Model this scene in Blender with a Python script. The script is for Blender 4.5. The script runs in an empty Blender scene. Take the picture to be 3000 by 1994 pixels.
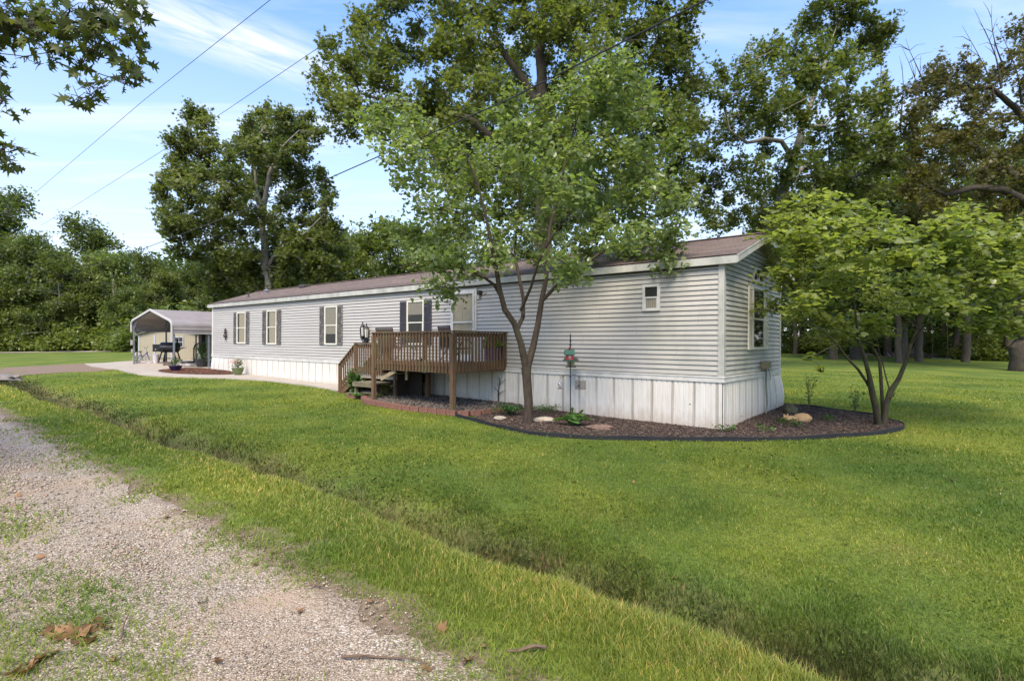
import bpy, bmesh, math, random
import numpy as np
from mathutils import Vector, Matrix
random.seed(7)
rng = np.random.default_rng(11)
R = math.radians
sc = bpy.context.scene
COL = sc.collection

# ---------------------------------------------------------------- camera, sky, sun, exposure
CAMZ = 1.6
F = 1580.0
cd = bpy.data.cameras.new('camera')
cam = bpy.data.objects.new('camera', cd); COL.objects.link(cam)
cam.location = (0, 0, CAMZ); cam.rotation_euler = (R(90), 0, 0)
cd.sensor_width = 36.0; cd.lens = 36.0 * F / 3000.0; cd.shift_y = 0.001
cd.clip_start = 0.05; cd.clip_end = 2000
sc.camera = cam
sc.view_settings.view_transform = 'Standard'; sc.view_settings.look = 'None'
sc.view_settings.gamma = 1.0; sc.view_settings.use_curve_mapping = False
sc.view_settings.exposure = 1.5
SUN_EL, SUN_AZ = 52.0, 188.0       # azimuth measured from +Y towards +X
wd = bpy.data.worlds.new('World'); sc.world = wd; wd.use_nodes = True
nt = wd.node_tree; N = nt.nodes; L = nt.links
for n in list(N): N.remove(n)
out = N.new('ShaderNodeOutputWorld'); bg = N.new('ShaderNodeBackground')
bg.inputs[1].default_value = 0.15
sky = N.new('ShaderNodeTexSky'); sky.sky_type = 'NISHITA'; sky.sun_disc = False
sky.sun_elevation = R(SUN_EL); sky.sun_rotation = R(SUN_AZ)
sky.air_density = 1.0; sky.dust_density = 0.3; sky.ozone_density = 3.0
# high thin cloud in the sky: streaks of cirrus and a bright veil toward the horizon
tc = N.new('ShaderNodeTexCoord'); sep = N.new('ShaderNodeSeparateXYZ'); L.new(tc.outputs['Generated'], sep.inputs[0])
mz = N.new('ShaderNodeMath'); mz.operation = 'MAXIMUM'; mz.inputs[1].default_value = 0.06; L.new(sep.outputs['Z'], mz.inputs[0])
dx = N.new('ShaderNodeMath'); dx.operation = 'DIVIDE'; L.new(sep.outputs['X'], dx.inputs[0]); L.new(mz.outputs[0], dx.inputs[1])
dy = N.new('ShaderNodeMath'); dy.operation = 'DIVIDE'; L.new(sep.outputs['Y'], dy.inputs[0]); L.new(mz.outputs[0], dy.inputs[1])
cmb = N.new('ShaderNodeCombineXYZ'); L.new(dx.outputs[0], cmb.inputs[0]); L.new(dy.outputs[0], cmb.inputs[1])
mp = N.new('ShaderNodeMapping'); mp.inputs['Rotation'].default_value = (0, 0, R(-38)); mp.inputs['Scale'].default_value = (0.28, 1.25, 1)
mp.inputs['Location'].default_value = (3.1, 1.7, 0)
L.new(cmb.outputs[0], mp.inputs[0])
nz = N.new('ShaderNodeTexNoise'); nz.inputs['Scale'].default_value = 1.5; nz.inputs['Detail'].default_value = 9; nz.inputs['Roughness'].default_value = 0.6
nz.inputs['Distortion'].default_value = 0.5
L.new(mp.outputs[0], nz.inputs['Vector'])
cr = N.new('ShaderNodeMapRange'); cr.inputs['From Min'].default_value = 0.50; cr.inputs['From Max'].default_value = 0.72; cr.clamp = True
cr.inputs['To Max'].default_value = 0.55
L.new(nz.outputs[0], cr.inputs['Value'])
hz = N.new('ShaderNodeMapRange'); hz.inputs['From Min'].default_value = 0.50; hz.inputs['From Max'].default_value = 0.0; hz.clamp = True
hz.inputs['To Min'].default_value = 0.0; hz.inputs['To Max'].default_value = 0.92
L.new(sep.outputs['Z'], hz.inputs['Value'])
hs = N.new('ShaderNodeHueSaturation'); hs.inputs['Saturation'].default_value = 1.08; hs.inputs['Hue'].default_value = 0.505; hs.inputs['Value'].default_value = 0.95; L.new(sky.outputs[0], hs.inputs['Color'])
# one broad streak of cirrus high on the left, combed along its length
mp2 = N.new('ShaderNodeMapping'); mp2.vector_type = 'TEXTURE'; mp2.inputs['Location'].default_value = (-0.92, 1.80, 0); mp2.inputs['Rotation'].default_value = (0, 0, R(45)); mp2.inputs['Scale'].default_value = (0.62, 0.20, 1)
L.new(cmb.outputs[0], mp2.inputs[0])
ln_ = N.new('ShaderNodeVectorMath'); ln_.operation = 'LENGTH'; L.new(mp2.outputs[0], ln_.inputs[0])
fall = N.new('ShaderNodeMapRange'); fall.inputs['From Min'].default_value = 1.25; fall.inputs['From Max'].default_value = 0.2; fall.clamp = True; L.new(ln_.outputs['Value'], fall.inputs['Value'])
nz2 = N.new('ShaderNodeTexNoise'); nz2.inputs['Scale'].default_value = 2.2; nz2.inputs['Detail'].default_value = 8; nz2.inputs['Roughness'].default_value = 0.62; nz2.inputs['Distortion'].default_value = 0.6
mp3 = N.new('ShaderNodeMapping'); mp3.inputs['Scale'].default_value = (0.8, 0.9, 1); L.new(mp2.outputs[0], mp3.inputs[0]); L.new(mp3.outputs[0], nz2.inputs['Vector'])
r2 = N.new('ShaderNodeMapRange'); r2.inputs['From Min'].default_value = 0.30; r2.inputs['From Max'].default_value = 0.62; r2.clamp = True; L.new(nz2.outputs[0], r2.inputs['Value'])
stk = N.new('ShaderNodeMath'); stk.operation = 'MULTIPLY'; L.new(fall.outputs[0], stk.inputs[0]); L.new(r2.outputs[0], stk.inputs[1])
mx0 = N.new('ShaderNodeMath'); mx0.operation = 'MAXIMUM'; L.new(cr.outputs[0], mx0.inputs[0]); L.new(stk.outputs[0], mx0.inputs[1])
mixh = N.new('ShaderNodeMix'); mixh.data_type = 'RGBA'; L.new(hz.outputs[0], mixh.inputs[0]); L.new(hs.outputs[0], mixh.inputs[6]); mixh.inputs[7].default_value = (2.0, 2.1, 2.26, 1)
mix = N.new('ShaderNodeMix'); mix.data_type = 'RGBA'; L.new(mx0.outputs[0], mix.inputs[0]);  L.new(mixh.outputs[2], mix.inputs[6]); mix.inputs[7].default_value = (2.7, 2.8, 2.95, 1)
L.new(mix.outputs[2], bg.inputs[0]); L.new(bg.outputs[0], out.inputs[0])
sd = bpy.data.lights.new('sun', 'SUN'); sd.energy = 2.35; sd.angle = R(30); sd.color = (1.0, 0.86, 0.67)
so = bpy.data.objects.new('sun', sd); COL.objects.link(so)
_el, _az = R(SUN_EL), R(SUN_AZ)
sdir = Vector((math.sin(_az) * math.cos(_el), math.cos(_az) * math.cos(_el), math.sin(_el)))
so.rotation_euler = sdir.to_track_quat('Z', 'Y').to_euler()
so.location = (0, 0, 40)

# ---------------------------------------------------------------- coordinates
DL = np.array([-0.774, 0.633]); DG = np.array([0.633, 0.774])     # along the house / across the house
HX, HY = 4.178, 10.7                                              # near corner of the house
def st(x, y): return DG[0]*x + DG[1]*y, DL[0]*x + DL[1]*y
def xy(s, t): return DG[0]*s + DL[0]*t, DG[1]*s + DL[1]*t
def sm(a, b, x):
    k = np.clip((x - a) / (b - a), 0, 1); return k*k*(3 - 2*k)
def D(s, t):       # how far the ground lies below the camera
    s = np.asarray(s, float); t = np.asarray(t, float)
    tc_ = np.clip(t, -12, 38)
    lawn = 2.077 - 0.0189*np.minimum(s, 20) - 0.0177*tc_
    road = 1.60 - 0.008*np.clip(t, -20, 42)
    s = s + (0.09*np.sin(0.8*t)+0.06*np.sin(2.1*t+1)+0.03*np.sin(5.3*t))*sm(2.3, 2.8, s)*sm(5.6, 4.6, s)
    w = sm(2.85, 3.55, s)
    fade = 1 - 0.9*sm(13, 26, t)
    dd = road*(1-w) + lawn*w + 0.50*fade*np.exp(-((s-3.66)/0.40)**2)
    dd = dd + 0.03*np.exp(-((s-1.6)/0.25)**2) - 0.03*np.exp(-((s-2.8)/0.3)**2)
    x, y = xy(s, t)
    dd = dd + 0.018*np.sin(1.3*x+0.7*y)*np.sin(0.9*y-0.4*x+1) * sm(2, 5, s) + 0.05*fade*np.sin(2.1*t+np.sin(3.3*t))*np.exp(-((s-4.0)/0.5)**2)
    return dd
def gz(x, y): s, t = st(x, y); return CAMZ - D(s, t)
def gnd(px, py):   # the ground point a photograph pixel (3000 px wide) looks at
    d = 1.7
    for _ in range(25):
        Y = d*F/(py-1000.0); X = (px-1500.0)/F*Y
        s, t = st(X, Y); d = 0.5*d + 0.5*float(D(s, t))
    return X, Y
def at(px, py, Y): return Vector(((px-1500.0)/F*Y, Y, CAMZ + (1000.0-py)/F*Y))
K = 3000/2359.0
def inpoly(px, py, poly):
    px = np.asarray(px); py = np.asarray(py); ins = np.zeros(px.shape, bool); n = len(poly); j = n-1
    for i in range(n):
        xi, yi = poly[i]; xj, yj = poly[j]
        c = ((yi > py) != (yj > py)) & (px < (xj-xi)*(py-yi)/((yj-yi) + 1e-12) + xi)
        ins ^= c; j = i
    return ins
def smooth_loop(pts, n=3, closed=True):
    pts = [np.array(p, float) for p in pts]
    for _ in range(n):
        q = []; m = len(pts)
        for i in range(m if closed else m-1):
            a, b = pts[i], pts[(i+1) % m]
            q += [a*0.75+b*0.25, a*0.25+b*0.75]
        if not closed: q = [pts[0]] + q + [pts[-1]]
        pts = q
    return [tuple(p) for p in pts]

# ---------------------------------------------------------------- materials
def newmat(name):
    m = bpy.data.materials.new(name); m.use_nodes = True
    return m, m.node_tree, m.node_tree.nodes['Principled BSDF']
def nn(t, ty, **kw):
    n = t.nodes.new(ty)
    for k, v in kw.items():
        if hasattr(n, k) and not k[0].isupper(): setattr(n, k, v)
        else: n.inputs[k.replace('_', ' ')].default_value = v
    return n
def ramp(t, fac, stops):
    r = t.nodes.new('ShaderNodeValToRGB'); e = r.color_ramp.elements
    while len(e) < len(stops): e.new(0.5)
    for i, (p, c) in enumerate(stops): e[i].position = p; e[i].color = (*c, 1)
    if fac is not None: t.links.new(fac, r.inputs[0])
    return r
def coords(t, which='Object', scale=(1, 1, 1)):
    c = t.nodes.new('ShaderNodeTexCoord'); m = t.nodes.new('ShaderNodeMapping'); m.inputs['Scale'].default_value = scale
    t.links.new(c.outputs[which], m.inputs[0]); return m.outputs[0]
def wpos(t, scale=(1, 1, 1)):
    c = t.nodes.new('ShaderNodeNewGeometry'); m = t.nodes.new('ShaderNodeMapping'); m.inputs['Scale'].default_value = scale
    t.links.new(c.outputs['Position'], m.inputs[0]); return m.outputs[0]
def noise(t, vec, scale, detail=4, rough=0.55):
    n = t.nodes.new('ShaderNodeTexNoise'); n.inputs['Scale'].default_value = scale; n.inputs['Detail'].default_value = detail
    n.inputs['Roughness'].default_value = rough; t.links.new(vec, n.inputs['Vector']); return n.outputs[0]
def mixc(t, fac, a, b, mode='MIX'):
    m = t.nodes.new('ShaderNodeMix'); m.data_type = 'RGBA'; m.blend_type = mode
    for s_, v in ((0, fac), (6, a), (7, b)):
        if isinstance(v, (int, float)): m.inputs[s_].default_value = v
        elif isinstance(v, tuple): m.inputs[s_].default_value = (*v, 1)
        else: t.links.new(v, m.inputs[s_])
    return m.outputs[2]
def mathn(t, op, a, b=0.0):
    m = t.nodes.new('ShaderNodeMath'); m.operation = op
    for i, v in enumerate((a, b)):
        if isinstance(v, (int, float)): m.inputs[i].default_value = v
        else: t.links.new(v, m.inputs[i])
    return m.outputs[0]
def maprange(t, v, a, b, c=0.0, d=1.0):
    m = t.nodes.new('ShaderNodeMapRange'); m.clamp = True
    for i, q in enumerate((a, b, c, d)): m.inputs[i+1].default_value = q
    t.links.new(v, m.inputs[0]); return m.outputs[0]
def bump(t, h, b, strength=0.3, dist=0.01):
    n = t.nodes.new('ShaderNodeBump'); n.inputs['Strength'].default_value = strength; n.inputs['Distance'].default_value = dist
    t.links.new(h, n.inputs['Height']); t.links.new(n.outputs[0], b.inputs['Normal'])
_cache = {}
def plain(name, col, rough=0.6, var=0.25, scale=6, metal=0.0, bmp=0.15):
    """one colour with a soft mottling of wear in it"""
    if name in _cache: return _cache[name]
    m, t, b = newmat(name)
    v = coords(t); n = noise(t, v, scale, 6, 0.65)
    lo = tuple(c*(1-var) for c in col); hi = tuple(min(1, c*(1+var)) for c in col)
    r = ramp(t, n, [(0.3, lo), (0.7, hi)]); t.links.new(r.outputs[0], b.inputs['Base Color'])
    b.inputs['Roughness'].default_value = rough; b.inputs['Metallic'].default_value = metal
    if bmp: bump(t, noise(t, v, scale*12, 3), b, bmp, 0.004)
    _cache[name] = m; return m
def leafmat(name, dark, mid, light, trans=0.35, rough=0.45, spec=0.4):
    m, t, b = newmat(name)
    a = t.nodes.new('ShaderNodeAttribute'); a.attribute_name = 'tint'
    r = ramp(t, a.outputs['Fac'], [(0.0, dark), (0.5, mid), (1.0, light)])
    n = noise(t, wpos(t), 0.6, 3)
    c = mixc(t, maprange(t, n, 0.3, 0.7, 0.0, 0.4), r.outputs[0], tuple(x*0.66 for x in mid), 'MIX')
    c = mixc(t, maprange(t, noise(t, wpos(t), 0.11, 2), 0.42, 0.62, 0.0, 0.4), c, (mid[0]*1.45, mid[1]*1.3, mid[2]*0.9), 'MIX')
    t.links.new(c, b.inputs['Base Color']); b.inputs['Roughness'].default_value = rough
    b.inputs['Specular IOR Level'].default_value = spec
    tr = t.nodes.new('ShaderNodeBsdfTranslucent'); t.links.new(mixc(t, 1.0, c, (1.5, 1.6, 0.6), 'MULTIPLY'), tr.inputs[0])
    ms = t.nodes.new('ShaderNodeMixShader'); ms.inputs[0].default_value = trans
    o = t.nodes['Material Output']
    t.links.new(b.outputs[0], ms.inputs[1]); t.links.new(tr.outputs[0], ms.inputs[2]); t.links.new(ms.outputs[0], o.inputs[0])
    return m
def barkmat(name, lo, hi, sc_=9):
    m, t, b = newmat(name)
    v = coords(t, 'Object', (1, 1, 0.22)); n = noise(t, v, sc_*2, 7, 0.7); n2 = noise(t, coords(t), 3, 4)
    r = ramp(t, n, [(0.33, lo), (0.68, hi)])
    c = mixc(t, maprange(t, n2, 0.5, 0.75), r.outputs[0], (hi[0]*0.9, hi[1]*1.1, hi[2]*0.7))
    t.links.new(c, b.inputs['Base Color']); b.inputs['Roughness'].default_value = 0.9
    bump(t, n, b, 0.9, 0.03); return m

# ---------------------------------------------------------------- mesh helpers
def np_mesh(name, V, faces, mat=None, parent=None, tint=None, smooth=False, mi=None):
    """faces: list of (array n x k) index arrays, any k per array"""
    me = bpy.data.meshes.new(name)
    V = np.asarray(V, np.float32); me.vertices.add(len(V)); me.vertices.foreach_set('co', V.ravel())
    loops = np.concatenate([np.asarray(f, np.int32).ravel() for f in faces])
    tot = np.concatenate([np.full(len(f), np.asarray(f).shape[1], np.int32) for f in faces])
    start = np.concatenate([[0], np.cumsum(tot)[:-1]]).astype(np.int32)
    me.loops.add(len(loops)); me.loops.foreach_set('vertex_index', loops)
    me.polygons.add(len(tot)); me.polygons.foreach_set('loop_start', start)
    if smooth: me.polygons.foreach_set('use_smooth', np.ones(len(tot), bool))
    if mi is not None: me.polygons.foreach_set('material_index', np.asarray(mi, np.int32))
    if tint is not None:
        a = me.attributes.new('tint', 'FLOAT', 'POINT'); a.data.foreach_set('value', np.asarray(tint, np.float32))
    me.update(calc_edges=True)
    for m in (mat if isinstance(mat, (list, tuple)) else [mat]):
        if m: me.materials.append(m)
    o = bpy.data.objects.new(name, me); COL.objects.link(o)
    if parent: o.parent = parent
    return o
class MB:
    """collects shapes; build() links them as one mesh object"""
    def __init__(s): s.v = []; s.f = []; s.sm = []
    def add(s, V, Fc, smooth=False):
        b = len(s.v); s.v += [tuple(p) for p in V]; s.f += [tuple(i+b for i in f) for f in Fc]; s.sm += [smooth]*len(Fc); return s
    def box(s, x0, x1, y0, y1, z0, z1, M=None, bev=0.0):
        x0, x1 = min(x0, x1), max(x0, x1); y0, y1 = min(y0, y1), max(y0, y1); z0, z1 = min(z0, z1), max(z0, z1)
        V = [Vector(p) for p in ((x0,y0,z0),(x1,y0,z0),(x1,y1,z0),(x0,y1,z0),(x0,y0,z1),(x1,y0,z1),(x1,y1,z1),(x0,y1,z1))]
        Fc = [(0,3,2,1),(4,5,6,7),(0,1,5,4),(1,2,6,5),(2,3,7,6),(3,0,4,7)]
        if M: V = [M @ p for p in V]
        return s.add(V, Fc)
    def bar(s, a, b, w, h=None, up=(0, 0, 1)):
        """a beam of w x h section from a to b"""
        h = h or w; a = Vector(a); b = Vector(b); d = b - a; ln = d.length; d.normalize(); u = Vector(up)
        if abs(d.dot(u)) > 0.98: u = Vector((0, 1, 0))
        sd_ = d.cross(u).normalized(); u = sd_.cross(d)
        V = [a + sd_*i*w/2 + u*j*h/2 + d*k*ln for k in (0, 1) for i, j in ((-1,-1),(1,-1),(1,1),(-1,1))]
        return s.add(V, [(0,1,2,3),(7,6,5,4),(0,4,5,1),(1,5,6,2),(2,6,7,3),(3,7,4,0)])
    def tube(s, pts, rad, n=8, cap=True):
        pts = [Vector(p) for p in pts]; rad = rad if isinstance(rad, (list, tuple)) else [rad]*len(pts)
        V = []; Fc = []; u = None
        for i, p in enumerate(pts):
            d = (pts[min(i+1, len(pts)-1)] - pts[max(i-1, 0)])
            d = d.normalized() if d.length > 1e-9 else Vector((0, 0, 1))
            if u is None:
                u = Vector((1, 0, 0)) if abs(d.x) < 0.9 else Vector((0, 1, 0))
            u = (u - d*u.dot(d)).normalized(); w = d.cross(u)
            for k in range(n):
                a = 2*math.pi*k/n; V.append(p + (u*math.cos(a) + w*math.sin(a))*rad[i])
        for i in range(len(pts)-1):
            for k in range(n):
                Fc.append((i*n+k, i*n+(k+1) % n, (i+1)*n+(k+1) % n, (i+1)*n+k))
        if cap: Fc += [tuple(range(n-1, -1, -1)), tuple(range((len(pts)-1)*n, len(pts)*n))]
        return s.add(V, Fc, True)
    def lathe(s, prof, c=(0, 0, 0), n=24, M=None, sx=1, sy=1):
        V = []; Fc = []; c = Vector(c)
        for r, z in prof:
            for k in range(n):
                a = 2*math.pi*k/n; p = Vector((r*math.cos(a)*sx, r*math.sin(a)*sy, z)); V.append((M @ p if M else p) + c)
        for i in range(len(prof)-1):
            for k in range(n): Fc.append((i*n+k, i*n+(k+1) % n, (i+1)*n+(k+1) % n, (i+1)*n+k))
        if prof[0][0] > 1e-6: Fc.append(tuple(range(n-1, -1, -1)))
        if prof[-1][0] > 1e-6: Fc.append(tuple(range((len(prof)-1)*n, len(prof)*n)))
        return s.add(V, Fc, True)
    def prism(s, poly, z0, z1, M=None):
        """poly: (x, y) outline; z may also be a function of x, y"""
        n = len(poly); g = lambda z, p: z(p[0], p[1]) if callable(z) else z
        V = [Vector((p[0], p[1], g(z0, p))) for p in poly] + [Vector((p[0], p[1], g(z1, p))) for p in poly]
        if M: V = [M @ p for p in V]
        return s.add(V, [tuple(range(n-1, -1, -1)), tuple(range(n, 2*n))] + [(i, (i+1) % n, n+(i+1) % n, n+i) for i in range(n)])
    def ico(s, c, r, sub=2, sq=(1, 1, 1), jit=0.0, seed=0):
        bm = bmesh.new(); bmesh.ops.create_icosphere(bm, subdivisions=sub, radius=1); rr = random.Random(seed)
        ph = [rr.uniform(0, 6) for _ in range(6)]; V = []
        for v in bm.verts:
            p = v.co; k = 1 + jit*(math.sin(3*p.x+ph[0])*math.sin(4*p.y+ph[1]) + 0.6*math.sin(7*p.z+ph[2]+3*p.x) + 0.4*math.sin(9*p.y+ph[3])) + jit*0.5*rr.uniform(-1, 1)
            V.append(Vector((p.x*sq[0], p.y*sq[1], p.z*sq[2]))*r*k + Vector(c))
        Fc = [tuple(v.index for v in f.verts) for f in bm.faces]; bm.free(); return s.add(V, Fc, True)
    def build(s, name, mat, parent=None, bevel=0.0):
        me = bpy.data.meshes.new(name); me.from_pydata([tuple(v) for v in s.v], [], s.f); me.update()
        me.polygons.foreach_set('use_smooth', s.sm)
        if any(s.sm) and not all(s.sm) or any(s.sm):
            try: me.set_sharp_from_angle(angle=R(40))
            except Exception: pass
        me.materials.append(mat)
        o = bpy.data.objects.new(name, me); COL.objects.link(o)
        if parent: o.parent = parent
        if bevel:
            b = o.modifiers.new('edges', 'BEVEL'); b.width = bevel; b.segments = 2; b.limit_method = 'ANGLE'
        return o
def tag(o, label=None, cat=None, group=None, kind=None):
    if label: o['label'] = label
    if cat: o['category'] = cat
    if group: o['group'] = group
    if kind: o['kind'] = kind
    return o
def thing(name, loc, label, cat, group=None, rz=0.0):
    o = bpy.data.objects.new(name, None); COL.objects.link(o); o.empty_display_size = 0.2
    o.location = loc; o.rotation_euler = (0, 0, rz); return tag(o, label, cat, group)
def copy_tree(o, parent=None):
    c = o.copy(); COL.objects.link(c)
    if parent: c.parent = parent
    for ch in [q for q in bpy.data.objects if q.parent == o]: copy_tree(ch, c)
    return c
HROT = math.atan2(DG[1], DG[0])      # local x = across the house, local y = along it

# ---------------------------------------------------------------- ground outlines (measured on the ground)
def G(*dp): return [gnd(x*K, y*K) for x, y in dp]
mulch_front = smooth_loop(G((1075,962),(1130,980),(1190,994),(1260,1004),(1340,1009),(1450,1012),(1560,1014),(1700,1015),(1850,1011),(1960,1004),(2040,998),(2078,990),(2082,982),(2050,971),(1990,957),(1900,945),(1840,938),(1790,935)) + [(4.178+0.633*3, 10.7+0.774*3), (4.178-0.774*4.5, 10.7+0.633*4.5)], 2)
rock_bed = smooth_loop(G((838,924),(850,930),(900,938),(960,947),(1020,955),(1080,958),(1130,954),(1180,945),(1205,938)) + [(4.178-0.774*4.0+0.1, 10.7+0.633*4.0), (4.178-0.774*9.2, 10.7+0.633*9.2)], 2)
mulch_left = smooth_loop(G((357,857),(385,853),(430,850),(470,851),(500,853),(530,858),(546,864),(500,866),(440,865),(390,862)), 2)
concrete = smooth_loop(G((195,839),(235,838),(268,835),(300,833)), 1, False) + \
    [tuple(p) for p in (xy(16.5, 34.5), xy(16.5, 28.4), xy(10.9, 28.4), xy(10.9, 12.5))]
def along(s, t): return xy(s, t)
walk_low = G((790,905),(700,888),(640,881),(560,875),(500,872),(430,870),(370,868),(320,864),(290,858),(272,852),(240,849),(210,845))
concrete = concrete + walk_low
gravel_drive = G((0,847),(60,844),(120,841),(180,838),(230,836),(285,834),(300,838),(260,852),(220,856),(160,857),(100,861),(60,864),(30,868),(0,868),(-120,873),(-120,849))
W0 = 10.93                           # s of the house front
house_rect = [xy(W0, 3.54), xy(W0+4.5, 3.54), xy(W0+4.5, 27.5), xy(W0, 27.5)]
def bare(x, y):
    b = inpoly(x, y, mulch_front) | inpoly(x, y, rock_bed) | inpoly(x, y, mulch_left) | inpoly(x, y, concrete) | inpoly(x, y, house_rect) | inpoly(x, y, gravel_drive)
    return b

# ---------------------------------------------------------------- ground
def grass_colour(t, vec_scale=1.0):
    p = wpos(t)
    n1 = noise(t, p, 0.42, 3, 0.5); n2 = noise(t, p, 2.3, 4, 0.6); n3 = noise(t, p, 0.13, 2)
    c = ramp(t, n1, [(0.36, (0.110, 0.180, 0.028)), (0.50, (0.180, 0.240, 0.035)), (0.62, (0.265, 0.305, 0.046))]).outputs[0]
    c = mixc(t, maprange(t, noise(t, p, 5.5, 4, 0.7), 0.50, 0.68, 0.0, 0.55), c, (0.070, 0.115, 0.024))
    c = mixc(t, maprange(t, noise(t, p, 0.9, 3, 0.6), 0.60, 0.75, 0.0, 0.4), c, (0.27, 0.24, 0.08))
    c = mixc(t, maprange(t, n2, 0.42, 0.72, 0.0, 0.55), c, (0.22, 0.26, 0.045))
    c = mixc(t, maprange(t, n3, 0.35, 0.65, 0.0, 0.3), c, (0.095, 0.165, 0.026))
    return c
def s_coord(t):
    g = t.nodes.new('ShaderNodeNewGeometry'); d = t.nodes.new('ShaderNodeVectorMath'); d.operation = 'DOT_PRODUCT'
    d.inputs[1].default_value = (DG[0], DG[1], 0); t.links.new(g.outputs['Position'], d.inputs[0]); return d.outputs['Value']
mg, t, b = newmat('lawn_soil')
gc = grass_colour(t); p = wpos(t)
fine = noise(t, p, 38, 5, 0.7)
gc = mixc(t, maprange(t, fine, 0.36, 0.66, 0.75, 0.0), gc, (0.030, 0.045, 0.012))
s_ = s_coord(t)
wob = mathn(t, 'ADD', s_, mathn(t, 'MULTIPLY', mathn(t, 'SUBTRACT', noise(t, p, 2.2, 5, 0.6), 0.5), 1.1))
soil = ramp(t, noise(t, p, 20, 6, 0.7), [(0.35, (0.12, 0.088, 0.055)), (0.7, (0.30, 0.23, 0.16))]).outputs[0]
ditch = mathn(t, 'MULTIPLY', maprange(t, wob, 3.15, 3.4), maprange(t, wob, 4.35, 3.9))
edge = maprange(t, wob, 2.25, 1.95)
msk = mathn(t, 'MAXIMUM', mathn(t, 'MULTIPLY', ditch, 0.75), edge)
soil = mixc(t, ditch, soil, ramp(t, noise(t, p, 9, 6, 0.7), [(0.35, (0.022, 0.016, 0.009)), (0.7, (0.085, 0.058, 0.035))]).outputs[0])  # dark ditch soil; its colour also carries shade for the far bank
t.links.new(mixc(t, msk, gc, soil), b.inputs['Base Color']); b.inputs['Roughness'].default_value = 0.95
b.inputs['Specular IOR Level'].default_value = 0.15
bump(t, fine, b, 0.7, 0.03)
def grid_sheet(name, S, T, mat, zoff=0.0):
    ss, tt = np.meshgrid(S, T, indexing='ij'); x, y = xy(ss, tt); z = CAMZ - D(ss, tt) + zoff
    n, m = ss.shape; idx = np.arange(n*m).reshape(n, m)
    f = np.stack([idx[:-1, :-1], idx[1:, :-1], idx[1:, 1:], idx[:-1, 1:]], -1).reshape(-1, 4)
    return np_mesh(name, np.stack([x, y, z], -1).reshape(-1, 3), [f], mat, smooth=True)
def steps(*seg):
    a = []
    for lo, hi, d in seg: a += list(np.arange(lo, hi, d))
    return np.array(a)
S = steps((-600, -100, 100), (-100, -10, 10), (-10, 1, 0.5), (1, 2.4, 0.12), (2.4, 5.4, 0.07), (5.4, 24, 0.5), (24, 60, 3), (60, 160, 12), (160, 700, 90))
T = steps((-600, -60, 90), (-60, -12, 6), (-12, 30, 0.4), (30, 70, 2), (70, 160, 10), (160, 700, 90))
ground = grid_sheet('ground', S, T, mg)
# small ragged soil lumps are in the grass; the sheet itself is smooth earth
tag(ground, kind='structure')

# the gravel road
mr, t, b = newmat('road_gravel'); p = wpos(t)
vor = t.nodes.new('ShaderNodeTexVoronoi'); vor.inputs['Scale'].default_value = 85; t.links.new(p, vor.inputs['Vector'])
stone = ramp(t, None, [(0.0, (0.16, 0.12, 0.085)), (0.35, (0.34, 0.275, 0.195)), (0.75, (0.47, 0.39, 0.295)), (1.0, (0.62, 0.56, 0.48))])
sepv = t.nodes.new('ShaderNodeSeparateColor'); t.links.new(vor.outputs['Color'], sepv.inputs[0]); t.links.new(sepv.outputs[0], stone.inputs[0])
c = mixc(t, maprange(t, vor.outputs['Distance'], 0.42, 0.75, 0, 0.7), stone.outputs[0], (0.12, 0.09, 0.065))
patch = maprange(t, noise(t, p, 1.1, 4, 0.6), 0.50, 0.66)
c = mixc(t, mathn(t, 'MULTIPLY', patch, 0.75), c, (0.37, 0.27, 0.18))
edge2 = mathn(t, 'ADD', s_coord(t), mathn(t, 'MULTIPLY', mathn(t, 'SUBTRACT', noise(t, p, 3.2, 5, 0.6), 0.5), 0.9))
c = mixc(t, mathn(t, 'MULTIPLY', maprange(t, edge2, 1.75, 2.05), 0.8), c, (0.17, 0.115, 0.075))
c = mixc(t, mathn(t, 'MULTIPLY', maprange(t, edge2, 0.95, 0.35), 0.45), c, (0.20, 0.155, 0.115))
t.links.new(c, b.inputs['Base Color']); b.inputs['Roughness'].default_value = 0.9
bump(t, mathn(t, 'SUBTRACT', 1.0, vor.outputs['Distance']), b, 0.8, 0.012)
Sr = np.concatenate([np.arange(-2.2, 1.5, 0.3), np.linspace(1.5, 1.97, 7)])
Tr = steps((-20, 14, 0.1), (14, 60, 0.5), (60, 260, 8))
ss, tt = np.meshgrid(Sr, Tr, indexing='ij')
e = (0.10*np.sin(tt*1.7) + 0.07*np.sin(tt*4.3+1) + 0.05*np.sin(tt*11+2) + 0.03*np.sin(tt*23))
ss = ss + e*sm(1.3, 2.1, ss)
x, y = xy(ss, tt); z = CAMZ - D(ss, tt) + 0.010 - 0.02*sm(1.8, 2.1, ss)
n_, m_ = ss.shape; idx = np.arange(n_*m_).reshape(n_, m_)
road = np_mesh('road', np.stack([x, y, z], -1).reshape(-1, 3), [np.stack([idx[:-1, :-1], idx[1:, :-1], idx[1:, 1:], idx[:-1, 1:]], -1).reshape(-1, 4)], mr, smooth=True)
tag(road, kind='structure')

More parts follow.
